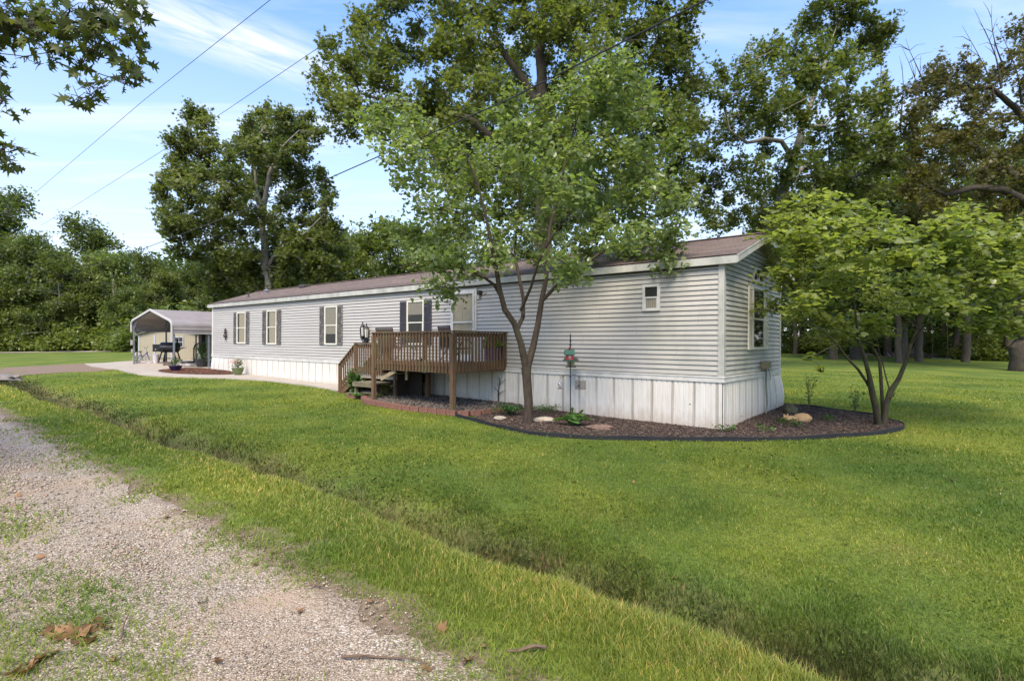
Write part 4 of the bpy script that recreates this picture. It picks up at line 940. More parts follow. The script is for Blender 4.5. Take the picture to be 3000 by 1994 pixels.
# ---------------------------------------------------------------- small plants and pots
LEAF_T = {
 'rhomb': (np.array([[0,0,0],[0.28,0.45,0.08],[0,1,0],[-0.28,0.45,0.08]]), [[0,1,2,3]]),
 'heart': (np.array([[0,0.05,0],[0.34,-0.06,0.05],[0.52,0.25,0.12],[0.36,0.66,0.10],[0,1.02,-0.04],[-0.36,0.66,0.10],[-0.52,0.25,0.12],[-0.34,-0.06,0.05]]), [[0,1,2,3,4],[0,4,5,6,7]]),
 'oak': (np.array([[0,0,0],[0.05,0.10,0.0],[0.22,0.18,0.03],[0.12,0.30,0.0],[0.46,0.44,0.08],[0.16,0.52,0.02],[0.52,0.86,0.06],[0.14,0.72,0.02],[0,1.05,-0.02],
                   [-0.14,0.72,0.02],[-0.50,0.80,0.06],[-0.16,0.50,0.02],[-0.48,0.40,0.08],[-0.11,0.28,0.0],[-0.22,0.16,0.03],[-0.05,0.10,0.0]]),
         [[0,1,14+1,0][:3]+[15][:0], [1,2,3,13,14,15], [3,4,5,11,12,13], [5,6,7,9,10,11], [7,8,9]]),
 'star': (np.array([[0,0,0],[0.16,0.20,0.02],[0.46,0.28,0.1],[0.20,0.46,0.03],[0.42,0.80,0.08],[0.08,0.66,0.0],[0,1.0,0.0],[-0.10,0.62,0.0],[-0.45,0.74,0.08],[-0.2,0.42,0.03],[-0.44,0.22,0.1],[-0.14,0.18,0.02]]),
          [[0,1,2,3,5,7,9,10,11],[3,4,5],[5,6,7],[7,8,9]]),
}
LEAF_T['oak'] = (LEAF_T['oak'][0], [[0,1,15],[1,2,3,13,14,15],[3,4,5,11,12,13],[5,6,7,9,10,11],[7,8,9]])
def leaf_arrays(P, size, kind, up=0.35, droop=0.0, dirs=None, r=rng):
    """many leaves: positions P (n,3), sizes (n,), returned as vertices and faces"""
    T, Fs = LEAF_T[kind]; n = len(P); K_ = len(T)
    d = r.normal(size=(n, 3)) if dirs is None else dirs + r.normal(size=(n, 3))*0.35
    d[:, 2] = d[:, 2]*(1-up) - droop; d /= np.linalg.norm(d, axis=1, keepdims=True) + 1e-9
    nr = r.normal(size=(n, 3)); nr[:, 2] = np.abs(nr[:, 2]) + up*3.0
    nr -= d*(nr*d).sum(1, keepdims=True); nr /= np.linalg.norm(nr, axis=1, keepdims=True) + 1e-9
    sd_ = np.cross(d, nr)
    sz = np.asarray(size).reshape(n, 1, 1)
    curl = r.uniform(0.2, 2.2, (n, 1, 1))
    V = P[:, None, :] + sz*(T[None, :, 0:1]*sd_[:, None, :] + T[None, :, 1:2]*d[:, None, :] + T[None, :, 2:3]*curl*nr[:, None, :])
    faces = []; base = (np.arange(n)*K_)[:, None]
    for f in Fs: faces.append(base + np.array(f)[None, :])
    return V.reshape(-1, 3), faces, K_
def leaves(name, P, size, kind, mat, tint, parent=None, **kw):
    P = np.asarray(P, float); V, fs, k = leaf_arrays(P, size, kind, **kw)
    # merge equal-length faces
    by = {}
    for f in fs: by.setdefault(f.shape[1], []).append(f)
    return np_mesh(name, V, [np.concatenate(v) for v in by.values()], mat, parent, np.repeat(tint, k))
mlf = leafmat('plant_leaf', (0.025, 0.06, 0.018), (0.06, 0.13, 0.03), (0.13, 0.22, 0.06))
mpink = leafmat('pink_petal', (0.45, 0.12, 0.16), (0.62, 0.25, 0.28), (0.75, 0.55, 0.5), 0.2)
mredp = leafmat('red_petal', (0.25, 0.02, 0.02), (0.42, 0.06, 0.03), (0.5, 0.2, 0.05), 0.2)
mwhp = leafmat('white_petal', (0.5, 0.5, 0.42), (0.62, 0.62, 0.55), (0.7, 0.7, 0.62), 0.2)
mstem = plain('plant_stem', (0.10, 0.11, 0.045), 0.8)
def blob(n, c, sx, sy, sz): return np.array(c) + rng.normal(size=(n, 3))*np.array([sx, sy, sz])
def potted(name, loc, label, pot_prof, potmat, nleaf, spread, h, flower=None, nfl=0, leafs=0.05, group=None, trail=0):
    t_ = thing(name, loc, label, 'potted plant', group)
    m = MB(); m.lathe(pot_prof, n=28); m.build('pot', potmat, t_)
    top = max(z for r_, z in pot_prof); rim = [r_ for r_, z in pot_prof if z > top*0.7][0]
    m = MB(); m.lathe([(rim*0.88, top-0.05), (0.0, top-0.035)]); m.build('soil', mk, t_)
    m = MB()
    for k in range(14):
        a = rng.uniform(0, 6.28); e = Vector((math.cos(a)*spread*rng.uniform(.3, 1.3), math.sin(a)*spread*rng.uniform(.3, 1.3), top+h*rng.uniform(0.5, 1.3))); m.tube([(0, 0, top-0.05), (e.x*0.4, e.y*0.4, top+(e.z-top)*0.6), e], 0.004, 4)
    m.build('stems', mstem, t_)
    P = blob(nleaf, (0, 0, top+h*0.55), spread*0.55, spread*0.55, h*0.33); P[:, 2] = np.maximum(P[:, 2], top-0.02)
    leaves('foliage', P, rng.uniform(0.6, 1.2, nleaf)*leafs, 'rhomb', mlf, rng.uniform(0, 1, nleaf), t_)
    if flower:
        cl = blob(max(3, nfl//8), (0, 0, top+h*0.9), spread*0.75, spread*0.75, h*0.32); P = cl[rng.integers(0, len(cl), nfl)] + rng.normal(size=(nfl, 3))*leafs*0.4
        leaves('flowers', P, rng.uniform(0.7, 1.2, nfl)*leafs*0.8, 'rhomb', flower, rng.uniform(0, 1, nfl), t_)
    return t_
bowl = lambda r_, h: [(r_*0.5, 0), (r_*0.55, 0.01), (r_*0.85, h*0.45), (r_*0.98, h*0.85), (r_*1.05, h*0.9), (r_*1.05, h), (r_*0.93, h), (r_*0.9, h*0.85)]
potted('potted_plant', gloc(697, 1101, 0.05), 'green glazed pot with pink and white flowers against the white skirting', bowl(0.24, 0.30), plain('green_glaze', (0.13, 0.17, 0.07), 0.3, 0.2), 260, 0.20, 0.34, mpink, 120, 0.075)
potted('potted_plant', gloc(514, 1090, 0.07), 'purple bowl planter with orange red flowers in the small mulch bed', bowl(0.27, 0.24), plain('purple_glaze', (0.035, 0.018, 0.07), 0.3, 0.2), 260, 0.17, 0.30, mredp, 70, 0.07)
pot_r = [(0.20, 0), (0.22, 0.01), (0.30, 0.30), (0.315, 0.31), (0.315, 0.38), (0.30, 0.38), (0.29, 0.33)]
potted('potted_plant', gloc(591.5, 1077, 0.055), 'tall leafy plant in large black ribbed tub beside the carport post', [(r_*1.0, z*1.05) for r_, z in pot_r], plain('black_tub', (0.025, 0.025, 0.027), 0.5, 0.3), 420, 0.26, 0.75, mredp, 40, 0.11)
# bucket, hose, and the folded cloth on the slab
bx, by, bz = gloc(525, 1068, 0.05); bu = thing('bucket', (bx, by, bz), 'white bucket with teal rim on the slab behind the purple planter', 'bucket')
m = MB(); m.lathe([(0.13, 0), (0.16, 0.2), (0.17, 0.2), (0.17, 0.21), (0.15, 0.21), (0.125, 0.02)], n=20); m.build('body', plain('bucket_white', (0.55, 0.53, 0.5), 0.5), bu)
m = MB(); m.tube([(0.168*math.cos(a), 0.168*math.sin(a), 0.215) for a in np.linspace(0, 6.2832, 21)], 0.012, 6, False); m.build('rim', plain('teal', (0.05, 0.22, 0.18), 0.5), bu)
def lump(name, loc, r_, sq, mat, label, cat, seed, jit=0.12, group=None, sub=3, rz=0.0):
    m = MB(); m.ico((0, 0, 0), r_, sub, sq, jit, seed); o = m.build(name, mat); o.location = loc; o.rotation_euler = (0, 0, rz); return tag(o, label, cat, group)
mcloth = plain('crumpled_plastic', (0.45, 0.41, 0.39), 0.5, 0.35, 5)
lump('plastic_sack', gloc(543, 1075, 0.09), 0.30, (1.3, 0.8, 0.28), mcloth, 'crumpled pale plastic sack on the slab left of the black tub', 'sack', 5, 0.3)
bx, by, bz = gloc(493, 1072, 0.05)
m = MB()
for k in range(4): m.tube([((0.24-0.02*k)*math.cos(a), (0.24-0.02*k)*math.sin(a), 0.03+0.035*k) for a in np.linspace(0, 6.2832, 25)], 0.018, 6, False)
hs = m.build('garden_hose', plain('hose_brown', (0.12, 0.085, 0.07), 0.6)); hs.location = (bx, by, bz); tag(hs, 'coiled brown garden hose on the slab left of the purple planter', 'hose')

# purple pot on the deck
def dloc(px, py_floor_unused, w, z): u, _ = FW(px, 1000, w); return hloc(w, u, CAMZ+z)
pp = potted('potted_plant', dloc(1443, 0, -0.30, FL), 'bright purple pot of spiky green grass inside the deck railing', [(0.14, 0), (0.15, 0.01), (0.20, 0.33), (0.225, 0.34), (0.225, 0.40), (0.205, 0.40), (0.20, 0.34)], plain('purple_pot', (0.075, 0.022, 0.20), 0.4, 0.15), 10, 0.1, 0.1)
n = 160; P = np.zeros((n, 3)); P[:, :2] = rng.normal(size=(n, 2))*0.06; P[:, 2] = 0.37; dr = rng.normal(size=(n, 3))*0.35; dr[:, 2] = 1.0
leaves('grass_blades', P, rng.uniform(0.25, 0.42, n), 'rhomb', leafmat('spiky_leaf', (0.05, 0.10, 0.02), (0.10, 0.17, 0.04), (0.2, 0.26, 0.08)), rng.uniform(0, 1, n), pp, up=0.0, dirs=dr)

# patio chairs: tubular frames with brown sling fabric
msl = plain('brown_sling', (0.085, 0.062, 0.052), 0.8, 0.2, 30); mfrm = plain('bronze_tube', (0.035, 0.028, 0.024), 0.4, 0.2)
def patio_chair(loc, rz, label, lean=0.12):
    t_ = thing('patio_chair', loc, label, 'chair', 'sling patio chairs on the deck', rz)
    w = 0.29
    m = MB(); m.add([(-w, -0.24, 0.42), (w, -0.24, 0.42), (w, 0.24, 0.40), (-w, 0.24, 0.40), (-w, -0.24, 0.405), (w, -0.24, 0.405), (w, 0.24, 0.385), (-w, 0.24, 0.385)], [(0,1,2,3),(7,6,5,4),(0,4,5,1),(1,5,6,2),(2,6,7,3),(3,7,4,0)]); m.build('seat', msl, t_)
    m = MB(); y1 = 0.26+lean; m.add([(-w, 0.24, 0.42), (w, 0.24, 0.42), (w, y1, 0.93), (-w, y1, 0.93), (-w, 0.255, 0.42), (w, 0.255, 0.42), (w, y1+0.015, 0.93), (-w, y1+0.015, 0.93)], [(0,1,2,3),(7,6,5,4),(0,4,5,1),(1,5,6,2),(2,6,7,3),(3,7,4,0)]); m.build('backrest', msl, t_)
    m = MB()
    for s_ in (-1, 1):
        m.tube([(s_*w, 0.02+0.22, 0.40), (s_*w, y1, 0.95)], 0.014, 8); m.tube([(s_*w, -0.26, 0.41), (s_*w, 0.25, 0.39)], 0.014, 8)
        m.tube([(s_*(w+0.03), -0.26, 0.02), (s_*(w+0.03), -0.28, 0.5), (s_*(w+0.03), -0.2, 0.62), (s_*(w+0.03), 0.1, 0.63), (s_*(w+0.02), 0.30, 0.60)], 0.013, 8)
        m.tube([(s_*(w+0.03), 0.0, 0.62), (s_*(w+0.03), 0.12, 0.3), (s_*(w+0.03), 0.30, 0.02)], 0.013, 8)
        m.bar((s_*(w+0.03), -0.28, 0.018), (s_*(w+0.03), 0.32, 0.018), 0.03, 0.02)
    m.tube([(-w, y1, 0.95), (w, y1, 0.95)], 0.016, 8); m.tube([(-w, -0.26, 0.41), (w, -0.26, 0.41)], 0.014, 8)
    m.build('frame', mfrm, t_); return t_
# near chair seen from behind, second chair at the left turned sideways
patio_chair(dloc(1335, 0, -1.42, FL), R(180)+HROT-R(90)+R(-14)-R(0), 'brown sling patio chair seen from behind at the deck corner post', 0.08)
patio_chair(dloc(1150, 0, -1.0, FL), HROT+R(-75)+R(180), 'brown sling patio chair turned sideways at the step end of the deck', 0.14)
bx, by, bz = dloc(1225, 0, -1.1, FL)
tbm = thing('patio_table', (bx, by, bz), 'low dark tube framed side table between the two deck chairs', 'table')
m = MB(); m.lathe([(0.0, 0.42), (0.30, 0.42), (0.31, 0.43), (0.30, 0.44), (0, 0.44)], n=24); m.build('table_top', mglassd, tbm)
for k in range(3):
    a = k*2.09+0.4; m = MB(); m.tube([(0.26*math.cos(a), 0.26*math.sin(a), 0.42), (0.14*math.cos(a), 0.14*math.sin(a), 0.22), (0.28*math.cos(a), 0.28*math.sin(a), 0.0)], 0.011, 6); m.build('leg', mfrm, tbm)
bx, by, bz = dloc(1225, 0, -1.62, FL); m = MB(); m.ico((0, 0, 0.04), 0.13, 2, (1.0, 0.42, 0.42), 0.1, 3); m.ico((0.08, 0, 0.10), 0.06, 2, (1, 0.8, 0.8)); o = m.build('shoe', mtire); o.location = (bx, by, bz); tag(o, 'dark shoe on the deck boards behind the front balusters', 'shoe')

# ---------------------------------------------------------------- bird feeder pole
bx, by = gnd(1671, 1226); bz = float(gz(bx, by))
YF = by; 
def fz(py): return CAMZ + (1000-py)/F*YF - bz
fp = thing('feeder_pole', (bx, by, bz), 'thin black pole with finial and two curled hooks in front of the skirting', 'pole')
m = MB(); zt = fz(978); m.tube([(0, 0, -0.05), (0, 0, zt)], 0.012, 8); m.lathe([(0.012, zt-0.2), (0.03, zt-0.17), (0.012, zt-0.13), (0.02, zt-0.08), (0.012, zt-0.02), (0.006, zt+0.08), (0.0, zt+0.12)] if False else [(0.012, zt-0.28), (0.03, zt-0.25), (0.012, zt-0.21), (0.022, zt-0.15), (0.011, zt-0.10), (0.016, zt-0.05), (0.0, zt+0.02)]); m.build('pole', miron, fp)
zk = fz(1103)
for s_ in (-1, 1):
    m = MB(); m.tube([(0, 0, zk-0.03), (s_*0.04, 0, zk+0.035), (s_*0.1, 0, zk+0.045), (s_*0.17, 0, zk+0.005), (s_*0.21, 0, zk-0.03), (s_*0.235, 0, zk-0.01), (s_*0.215, 0, zk+0.01)], 0.006, 6); m.build('hook', plain('rust_iron', (0.11, 0.06, 0.045), 0.7), fp)
mred = plain('barn_red', (0.30, 0.018, 0.022), 0.5, 0.2); mgrn = plain('barn_green', (0.010, 0.115, 0.078), 0.45, 0.2)
bf = thing('barn_feeder', (bx-0.03, by-0.10, bz+fz(1054)), 'red toy barn bird feeder with green gable roof on the pole', 'bird feeder')
m = MB(); m.box(-0.085, 0.085, -0.075, 0.075, 0.0, 0.125); m.prism([(-0.0749, 0.125), (0.0749, 0.125), (0.0, 0.20)], -0.085, 0.085, Matrix(((0,0,1,0),(1,0,0,0),(0,1,0,0),(0,0,0,1)))); m.build('body', mred, bf, 0.002)
m = MB()
for s_ in (-1, 1): m.add([(-0.115, 0, 0.245), (0.115, 0, 0.245), (0.115, s_*0.095, 0.125), (-0.115, s_*0.095, 0.125), (-0.115, 0, 0.230), (0.115, 0, 0.230), (0.115, s_*0.09, 0.115), (-0.115, s_*0.09, 0.115)], [(0,1,2,3),(7,6,5,4),(0,4,5,1),(1,5,6,2),(2,6,7,3),(3,7,4,0)])
m.build('roof', mgrn, bf); m = MB(); m.box(-0.11, 0.11, -0.13, 0.13, -0.03, -0.001); m.build('tray', mgrn, bf, 0.003)
m = MB(); m.box(-0.024, 0.024, -0.079, -0.0751, 0.03, 0.10); w_ = m.build('window', plain('tiny_white', (0.6, 0.6, 0.52), 0.5), bf); m = MB(); 
for qx in (-0.017, 0.003):
    for qz in (0.036, 0.068): m.box(qx, qx+0.014, -0.0795, -0.0791, qz, qz+0.026)
m.build('pane', miron, w_)
m = MB(); m.box(-0.022, 0.022, -0.022, 0.022, 0.235, 0.275); m.prism([(-0.028, 0.275), (0.028, 0.275), (0, 0.30)], -0.028, 0.028, Matrix(((1,0,0,0),(0,0,1,0),(0,1,0,0),(0,0,0,1)))); m.build('cupola', mred, bf)
df = thing('dome_feeder', (bx+0.03, by+0.16, bz+fz(1076)), 'grey domed tube bird feeder with clear seed jar hanging behind the barn feeder', 'bird feeder')
m = MB(); m.lathe([(0.19, 0.14), (0.185, 0.165), (0.15, 0.215), (0.09, 0.255), (0.0, 0.27), (0.0, 0.262), (0.09, 0.245), (0.145, 0.205), (0.18, 0.14)], n=28); m.build('dome', plain('smoked_dome', (0.085, 0.085, 0.07), 0.25, 0.2), df)
m = MB(); m.lathe([(0.065, 0.02), (0.085, 0.05), (0.09, 0.14), (0.0, 0.16)], n=20); m.build('seed_jar', plain('seed_fill', (0.42, 0.38, 0.20), 0.3, 0.3, 60), df)
m = MB(); m.lathe([(0.0, 0.0), (0.12, 0.0), (0.125, 0.012), (0.12, 0.02), (0.0, 0.015)], n=24); m.tube([(0, 0, 0.26), (0, -0.02, 0.42), (-0.02, -0.12, 0.5)], 0.004, 5); m.build('seed_tray', plain('tray_dark', (0.05, 0.05, 0.045), 0.5), df)
mclr, t, b = newmat('clear_glass'); b.inputs['Base Color'].default_value = (0.9, 0.9, 0.9, 1); b.inputs['Roughness'].default_value = 0.05; b.inputs['Transmission Weight'].default_value = 0.8
gf = thing('glass_feeder', (bx-0.235, by, bz+zk-0.08), 'clear glass bottle hummingbird feeder hanging from the left hook', 'bird feeder')
m = MB(); m.lathe([(0.012, 0.0), (0.012, -0.02), (0.05, -0.06), (0.058, -0.10), (0.03, -0.15), (0.022, -0.17)], n=16); m.build('bottle', mclr, gf)
m = MB(); m.lathe([(0.022, -0.17), (0.065, -0.185), (0.065, -0.20), (0.0, -0.205)], n=16); m.tube([(0, 0, 0.0), (0.0, 0, 0.06)], 0.004, 5); m.build('base', plain('rosy_tin', (0.2, 0.13, 0.14), 0.4), gf)
cf = thing('suet_cage', (bx+0.235, by, bz+zk-0.07), 'square wire suet cage with a small dark bird silhouette on the right hook', 'bird feeder')
m = MB(); hw = 0.115
for k in range(9):
    x_ = -hw+2*hw*k/8
    for yy in (-0.03, 0.03): m.tube([(x_, yy, -0.22), (x_, yy, -0.02)], 0.0025, 4)
for k in range(8):
    z_ = -0.22+0.2*k/7
    for yy in (-0.03, 0.03): m.tube([(-hw, yy, z_), (hw, yy, z_)], 0.0025, 4)
    for x_ in (-hw, hw): m.tube([(x_, -0.03, z_), (x_, 0.03, z_)], 0.0025, 4)
m.tube([(-0.08, 0, -0.02), (0, 0, 0.06), (0.08, 0, -0.02)], 0.003, 4); m.build('wire_cage', plain('cage_wire', (0.12, 0.08, 0.07), 0.5), cf)
m = MB(); m.prism([(-0.095, -0.15), (-0.06, -0.135), (-0.045, -0.11), (-0.03, -0.10), (-0.022, -0.12), (-0.03, -0.145), (-0.045, -0.16), (-0.07, -0.16)], 0.034, 0.040, Matrix(((1,0,0,0),(0,0,-1,0),(0,1,0,0),(0,0,0,1)))); m.build('bird_silhouette', miron, cf)

# ---------------------------------------------------------------- stones, edging, garden plants
mst1 = plain('pale_limestone', (0.36, 0.31, 0.25), 0.9, 0.25, 9, bmp=0.5); mst2 = plain('brown_fieldstone', (0.155, 0.10, 0.075), 0.9, 0.3, 8, bmp=0.5); mst3 = plain('tan_stone', (0.42, 0.27, 0.13), 0.85, 0.25, 10, bmp=0.4); mst4 = plain('mossy_stone', (0.12, 0.11, 0.055), 0.9, 0.4, 8, bmp=0.5)
lump('garden_stone', gloc(1465, 1236, 0.09), 0.10, (1.25, 0.8, 0.5), mst1, 'small pale stone on the mulch left of the redbud trunk', 'stone', 1)
lump('garden_stone', gloc(1594, 1241, 0.08), 0.17, (1.4, 0.7, 0.42), mst1, 'long whitish stone on the mulch right of the redbud trunk', 'stone', 2)
lump('garden_stone', gloc(1757, 1263, 0.07), 0.21, (1.3, 0.8, 0.33), mst2, 'flat brown stone half sunk in mulch near the plastic edging', 'stone', 3)
lump('garden_stone', gloc(2316, 1216, 0.1), 0.17, (0.9, 0.8, 0.95), mst4, 'mossy upright stone behind the tan stone in the right bed', 'stone', 4)
m = MB(); m.ico((0.10, 0, 0.10), 0.16, 3, (1.25, 0.8, 0.72), 0.05, 5); m.ico((-0.14, 0, 0.075), 0.13, 3, (1.2, 0.8, 0.6), 0.10, 6); m.ico((-0.26, -0.02, 0.10), 0.075, 2, (1.0, 0.9, 0.9), 0.15, 7); m.tube([(-0.29, -0.02, 0.14), (-0.31, -0.02, 0.2)], [0.03, 0.006], 6); m.tube([(-0.24, -0.04, 0.15), (-0.24, -0.05, 0.21)], [0.03, 0.006], 6)
o = m.build('stone_figure', mst3); o.location = gloc(2337, 1244, 0.04); tag(o, 'tan weathered stone figure shaped like a curled up animal on the right mulch', 'garden ornament')
lump('culvert_rock', gloc(14, 1118, 0.1), 0.38, (1.4, 0.9, 0.5), plain('grey_culvert_rock', (0.17, 0.15, 0.135), 0.9, 0.35, 5, bmp=0.5), 'grey rock at the end of the ditch beside the gravel drive', 'rock', 9, 0.2)

# brick edging of the stone bed: each block is a thing
mbrick = plain('red_edging_block', (0.175, 0.082, 0.060), 0.9, 0.5, 9, bmp=0.7)
def polyline_pts(P, step):
    P = [np.array(p, float) for p in P]; seg = [np.linalg.norm(P[i+1]-P[i]) for i in range(len(P)-1)]; tot = sum(seg); out_ = []; d = 0.0
    while d < tot:
        k = d; i = 0
        while k > seg[i]: k -= seg[i]; i += 1
        a, b_ = P[i], P[i+1]; q = a + (b_-a)*k/seg[i]; out_.append((q[0], q[1], math.atan2(b_[1]-a[1], b_[0]-a[0]))); d += step
    return out_
brick_line = smooth_loop(G((857,921),(842,920),(838,925),(848,931),(870,935),(905,941),(945,947),(985,951),(1020,955),(1060,959),(1100,957),(1140,952),(1185,944)), 2, False)
m = MB(); m.box(-0.13, 0.13, -0.09, 0.09, 0, 0.13); m.v = [Vector((p[0]*(0.88 if p[1] > 0 else 1), p[1], p[2])) for p in m.v]
eb = m.build('edging_block', mbrick, None, 0.014)
for i, (x_, y_, a) in enumerate(polyline_pts(brick_line, 0.272)):
    o = eb if i == 0 else eb.copy()
    if i: COL.objects.link(o)
    o.location = (x_, y_, float(gz(x_, y_))+0.0); o.rotation_euler = (rng.normal()*0.02, rng.normal()*0.03, a + rng.normal()*0.03)
    tag(o, 'red concrete edging block in the curved border under the deck', 'edging block', 'red edging blocks round the stone bed')
# terracotta ring by the steps
ring = smooth_loop(G((796,913),(808,918),(830,919),(846,915)), 2, False)
m = MB(); V = []
for x_, y_ in ring:
    z = float(gz(x_, y_)); V += [(x_, y_, z-0.05), (x_, y_, z+0.11), (x_+0.03, y_+0.03, z+0.11), (x_+0.03, y_+0.03, z-0.05)]
n = len(ring); m.add(V, [(i*4+k, (i+1)*4+k, (i+1)*4+(k+1) % 4, i*4+(k+1) % 4) for i in range(n-1) for k in range(4)])
tag(m.build('border_edging', plain('terracotta_edging', (0.20, 0.09, 0.06), 0.8, 0.2)), 'low terracotta coloured border edging at the foot of the deck steps', 'edging')
# black plastic edging
bl = smooth_loop(G((1050,961),(1075,965),(1110,976),(1150,986),(1190,996),(1260,1006),(1340,1011),(1450,1014),(1560,1016),(1700,1017),(1850,1013),(1960,1006),(2040,1000),(2080,991),(2084,982),(2052,970),(1990,956),(1900,944),(1840,937),(1795,935)), 2, False)
m = MB(); V = []
for i, (x_, y_) in enumerate(bl):
    z = float(gz(x_, y_)); a = np.array(bl[min(i+1, len(bl)-1)]) - np.array(bl[max(i-1, 0)]); a /= np.linalg.norm(a); nx, ny = -a[1]*0.012, a[0]*0.012
    wz = 0.065 + 0.012*math.sin(i*0.9)
    V += [(x_-nx, y_-ny, z-0.05), (x_-nx, y_-ny, z+wz), (x_+nx, y_+ny, z+wz), (x_+nx, y_+ny, z-0.05)]
n = len(bl); m.add(V, [(i*4+k, (i+1)*4+k, (i+1)*4+(k+1) % 4, i*4+(k+1) % 4) for i in range(n-1) for k in range(4)])
m.tube([(x_, y_, float(gz(x_, y_))+0.066+0.012*math.sin(i*0.9)) for i, (x_, y_) in enumerate(bl)], 0.016, 6)
tag(m.build('lawn_edging', plain('black_edging', (0.012, 0.014, 0.017), 0.8, 0.5, 3)), 'black plastic landscape edging curving around the long mulch bed', 'edging')

# ---------------------------------------------------------------- trees
bark_grey = barkmat('bark_grey', (0.10, 0.09, 0.078), (0.30, 0.27, 0.24))
bark_dark = barkmat('bark_dark', (0.032, 0.026, 0.020), (0.10, 0.078, 0.060))
bark_red = barkmat('bark_redbud', (0.022, 0.016, 0.011), (0.075, 0.052, 0.036))
bark_moss = barkmat('bark_mossy', (0.022, 0.020, 0.011), (0.070, 0.058, 0.030))
lf_oak = leafmat('oak_leaf_green', (0.050, 0.070, 0.022), (0.112, 0.145, 0.042), (0.24, 0.26, 0.10), 0.45)
lf_red = leafmat('redbud_leaf_green', (0.085, 0.125, 0.055), (0.160, 0.215, 0.095), (0.33, 0.39, 0.25), 0.5, 0.33, 0.7)
lf_lime = leafmat('redbud_leaf_lime', (0.085, 0.125, 0.040), (0.180, 0.225, 0.075), (0.38, 0.42, 0.20), 0.5, 0.35, 0.55)
lf_wood = leafmat('wood_leaf_green', (0.040, 0.066, 0.024), (0.092, 0.130, 0.042), (0.20, 0.225, 0.08), 0.42)
lf_pale = leafmat('wood_leaf_pale', (0.060, 0.095, 0.028), (0.125, 0.172, 0.050), (0.25, 0.28, 0.09), 0.42)
lf_brn = leafmat('oak_leaf_olive', (0.05, 0.052, 0.024), (0.115, 0.112, 0.045), (0.24, 0.19, 0.11), 0.4)
def dpoly(*p): return [(a*K, b_*K) for a, b_ in p]
def fill_poly(poly, Yc, hd, n, sep, r, seed, hole=None):
    """crown clusters spread inside an outline, at real depths about Yc"""
    q = np.random.default_rng(seed); xs = [p[0] for p in poly]; ys = [p[1] for p in poly]
    cx, cy = np.mean(xs), np.mean(ys); rx, ry = (max(xs)-min(xs))/2, (max(ys)-min(ys))/2; out_ = []; P = []
    for _ in range(n*60):
        if len(out_) >= n: break
        px, py = q.uniform(min(xs), max(xs)), q.uniform(min(ys), max(ys))
        if not inpoly([px], [py], poly)[0]: continue
        if hole and any(inpoly([px], [py], h)[0] for h in hole): continue
        if any((px-a)**2+(py-b_)**2 < sep*sep for a, b_ in P): continue
        k = min(1, math.hypot((px-cx)/rx, (py-cy)/ry)); Y = Yc + q.uniform(-1, 1)*hd*math.sqrt(max(0.05, 1-k*k))
        P.append((px, py)); out_.append((at(px, py, Y), r*q.uniform(0.75, 1.2)))
    return out_
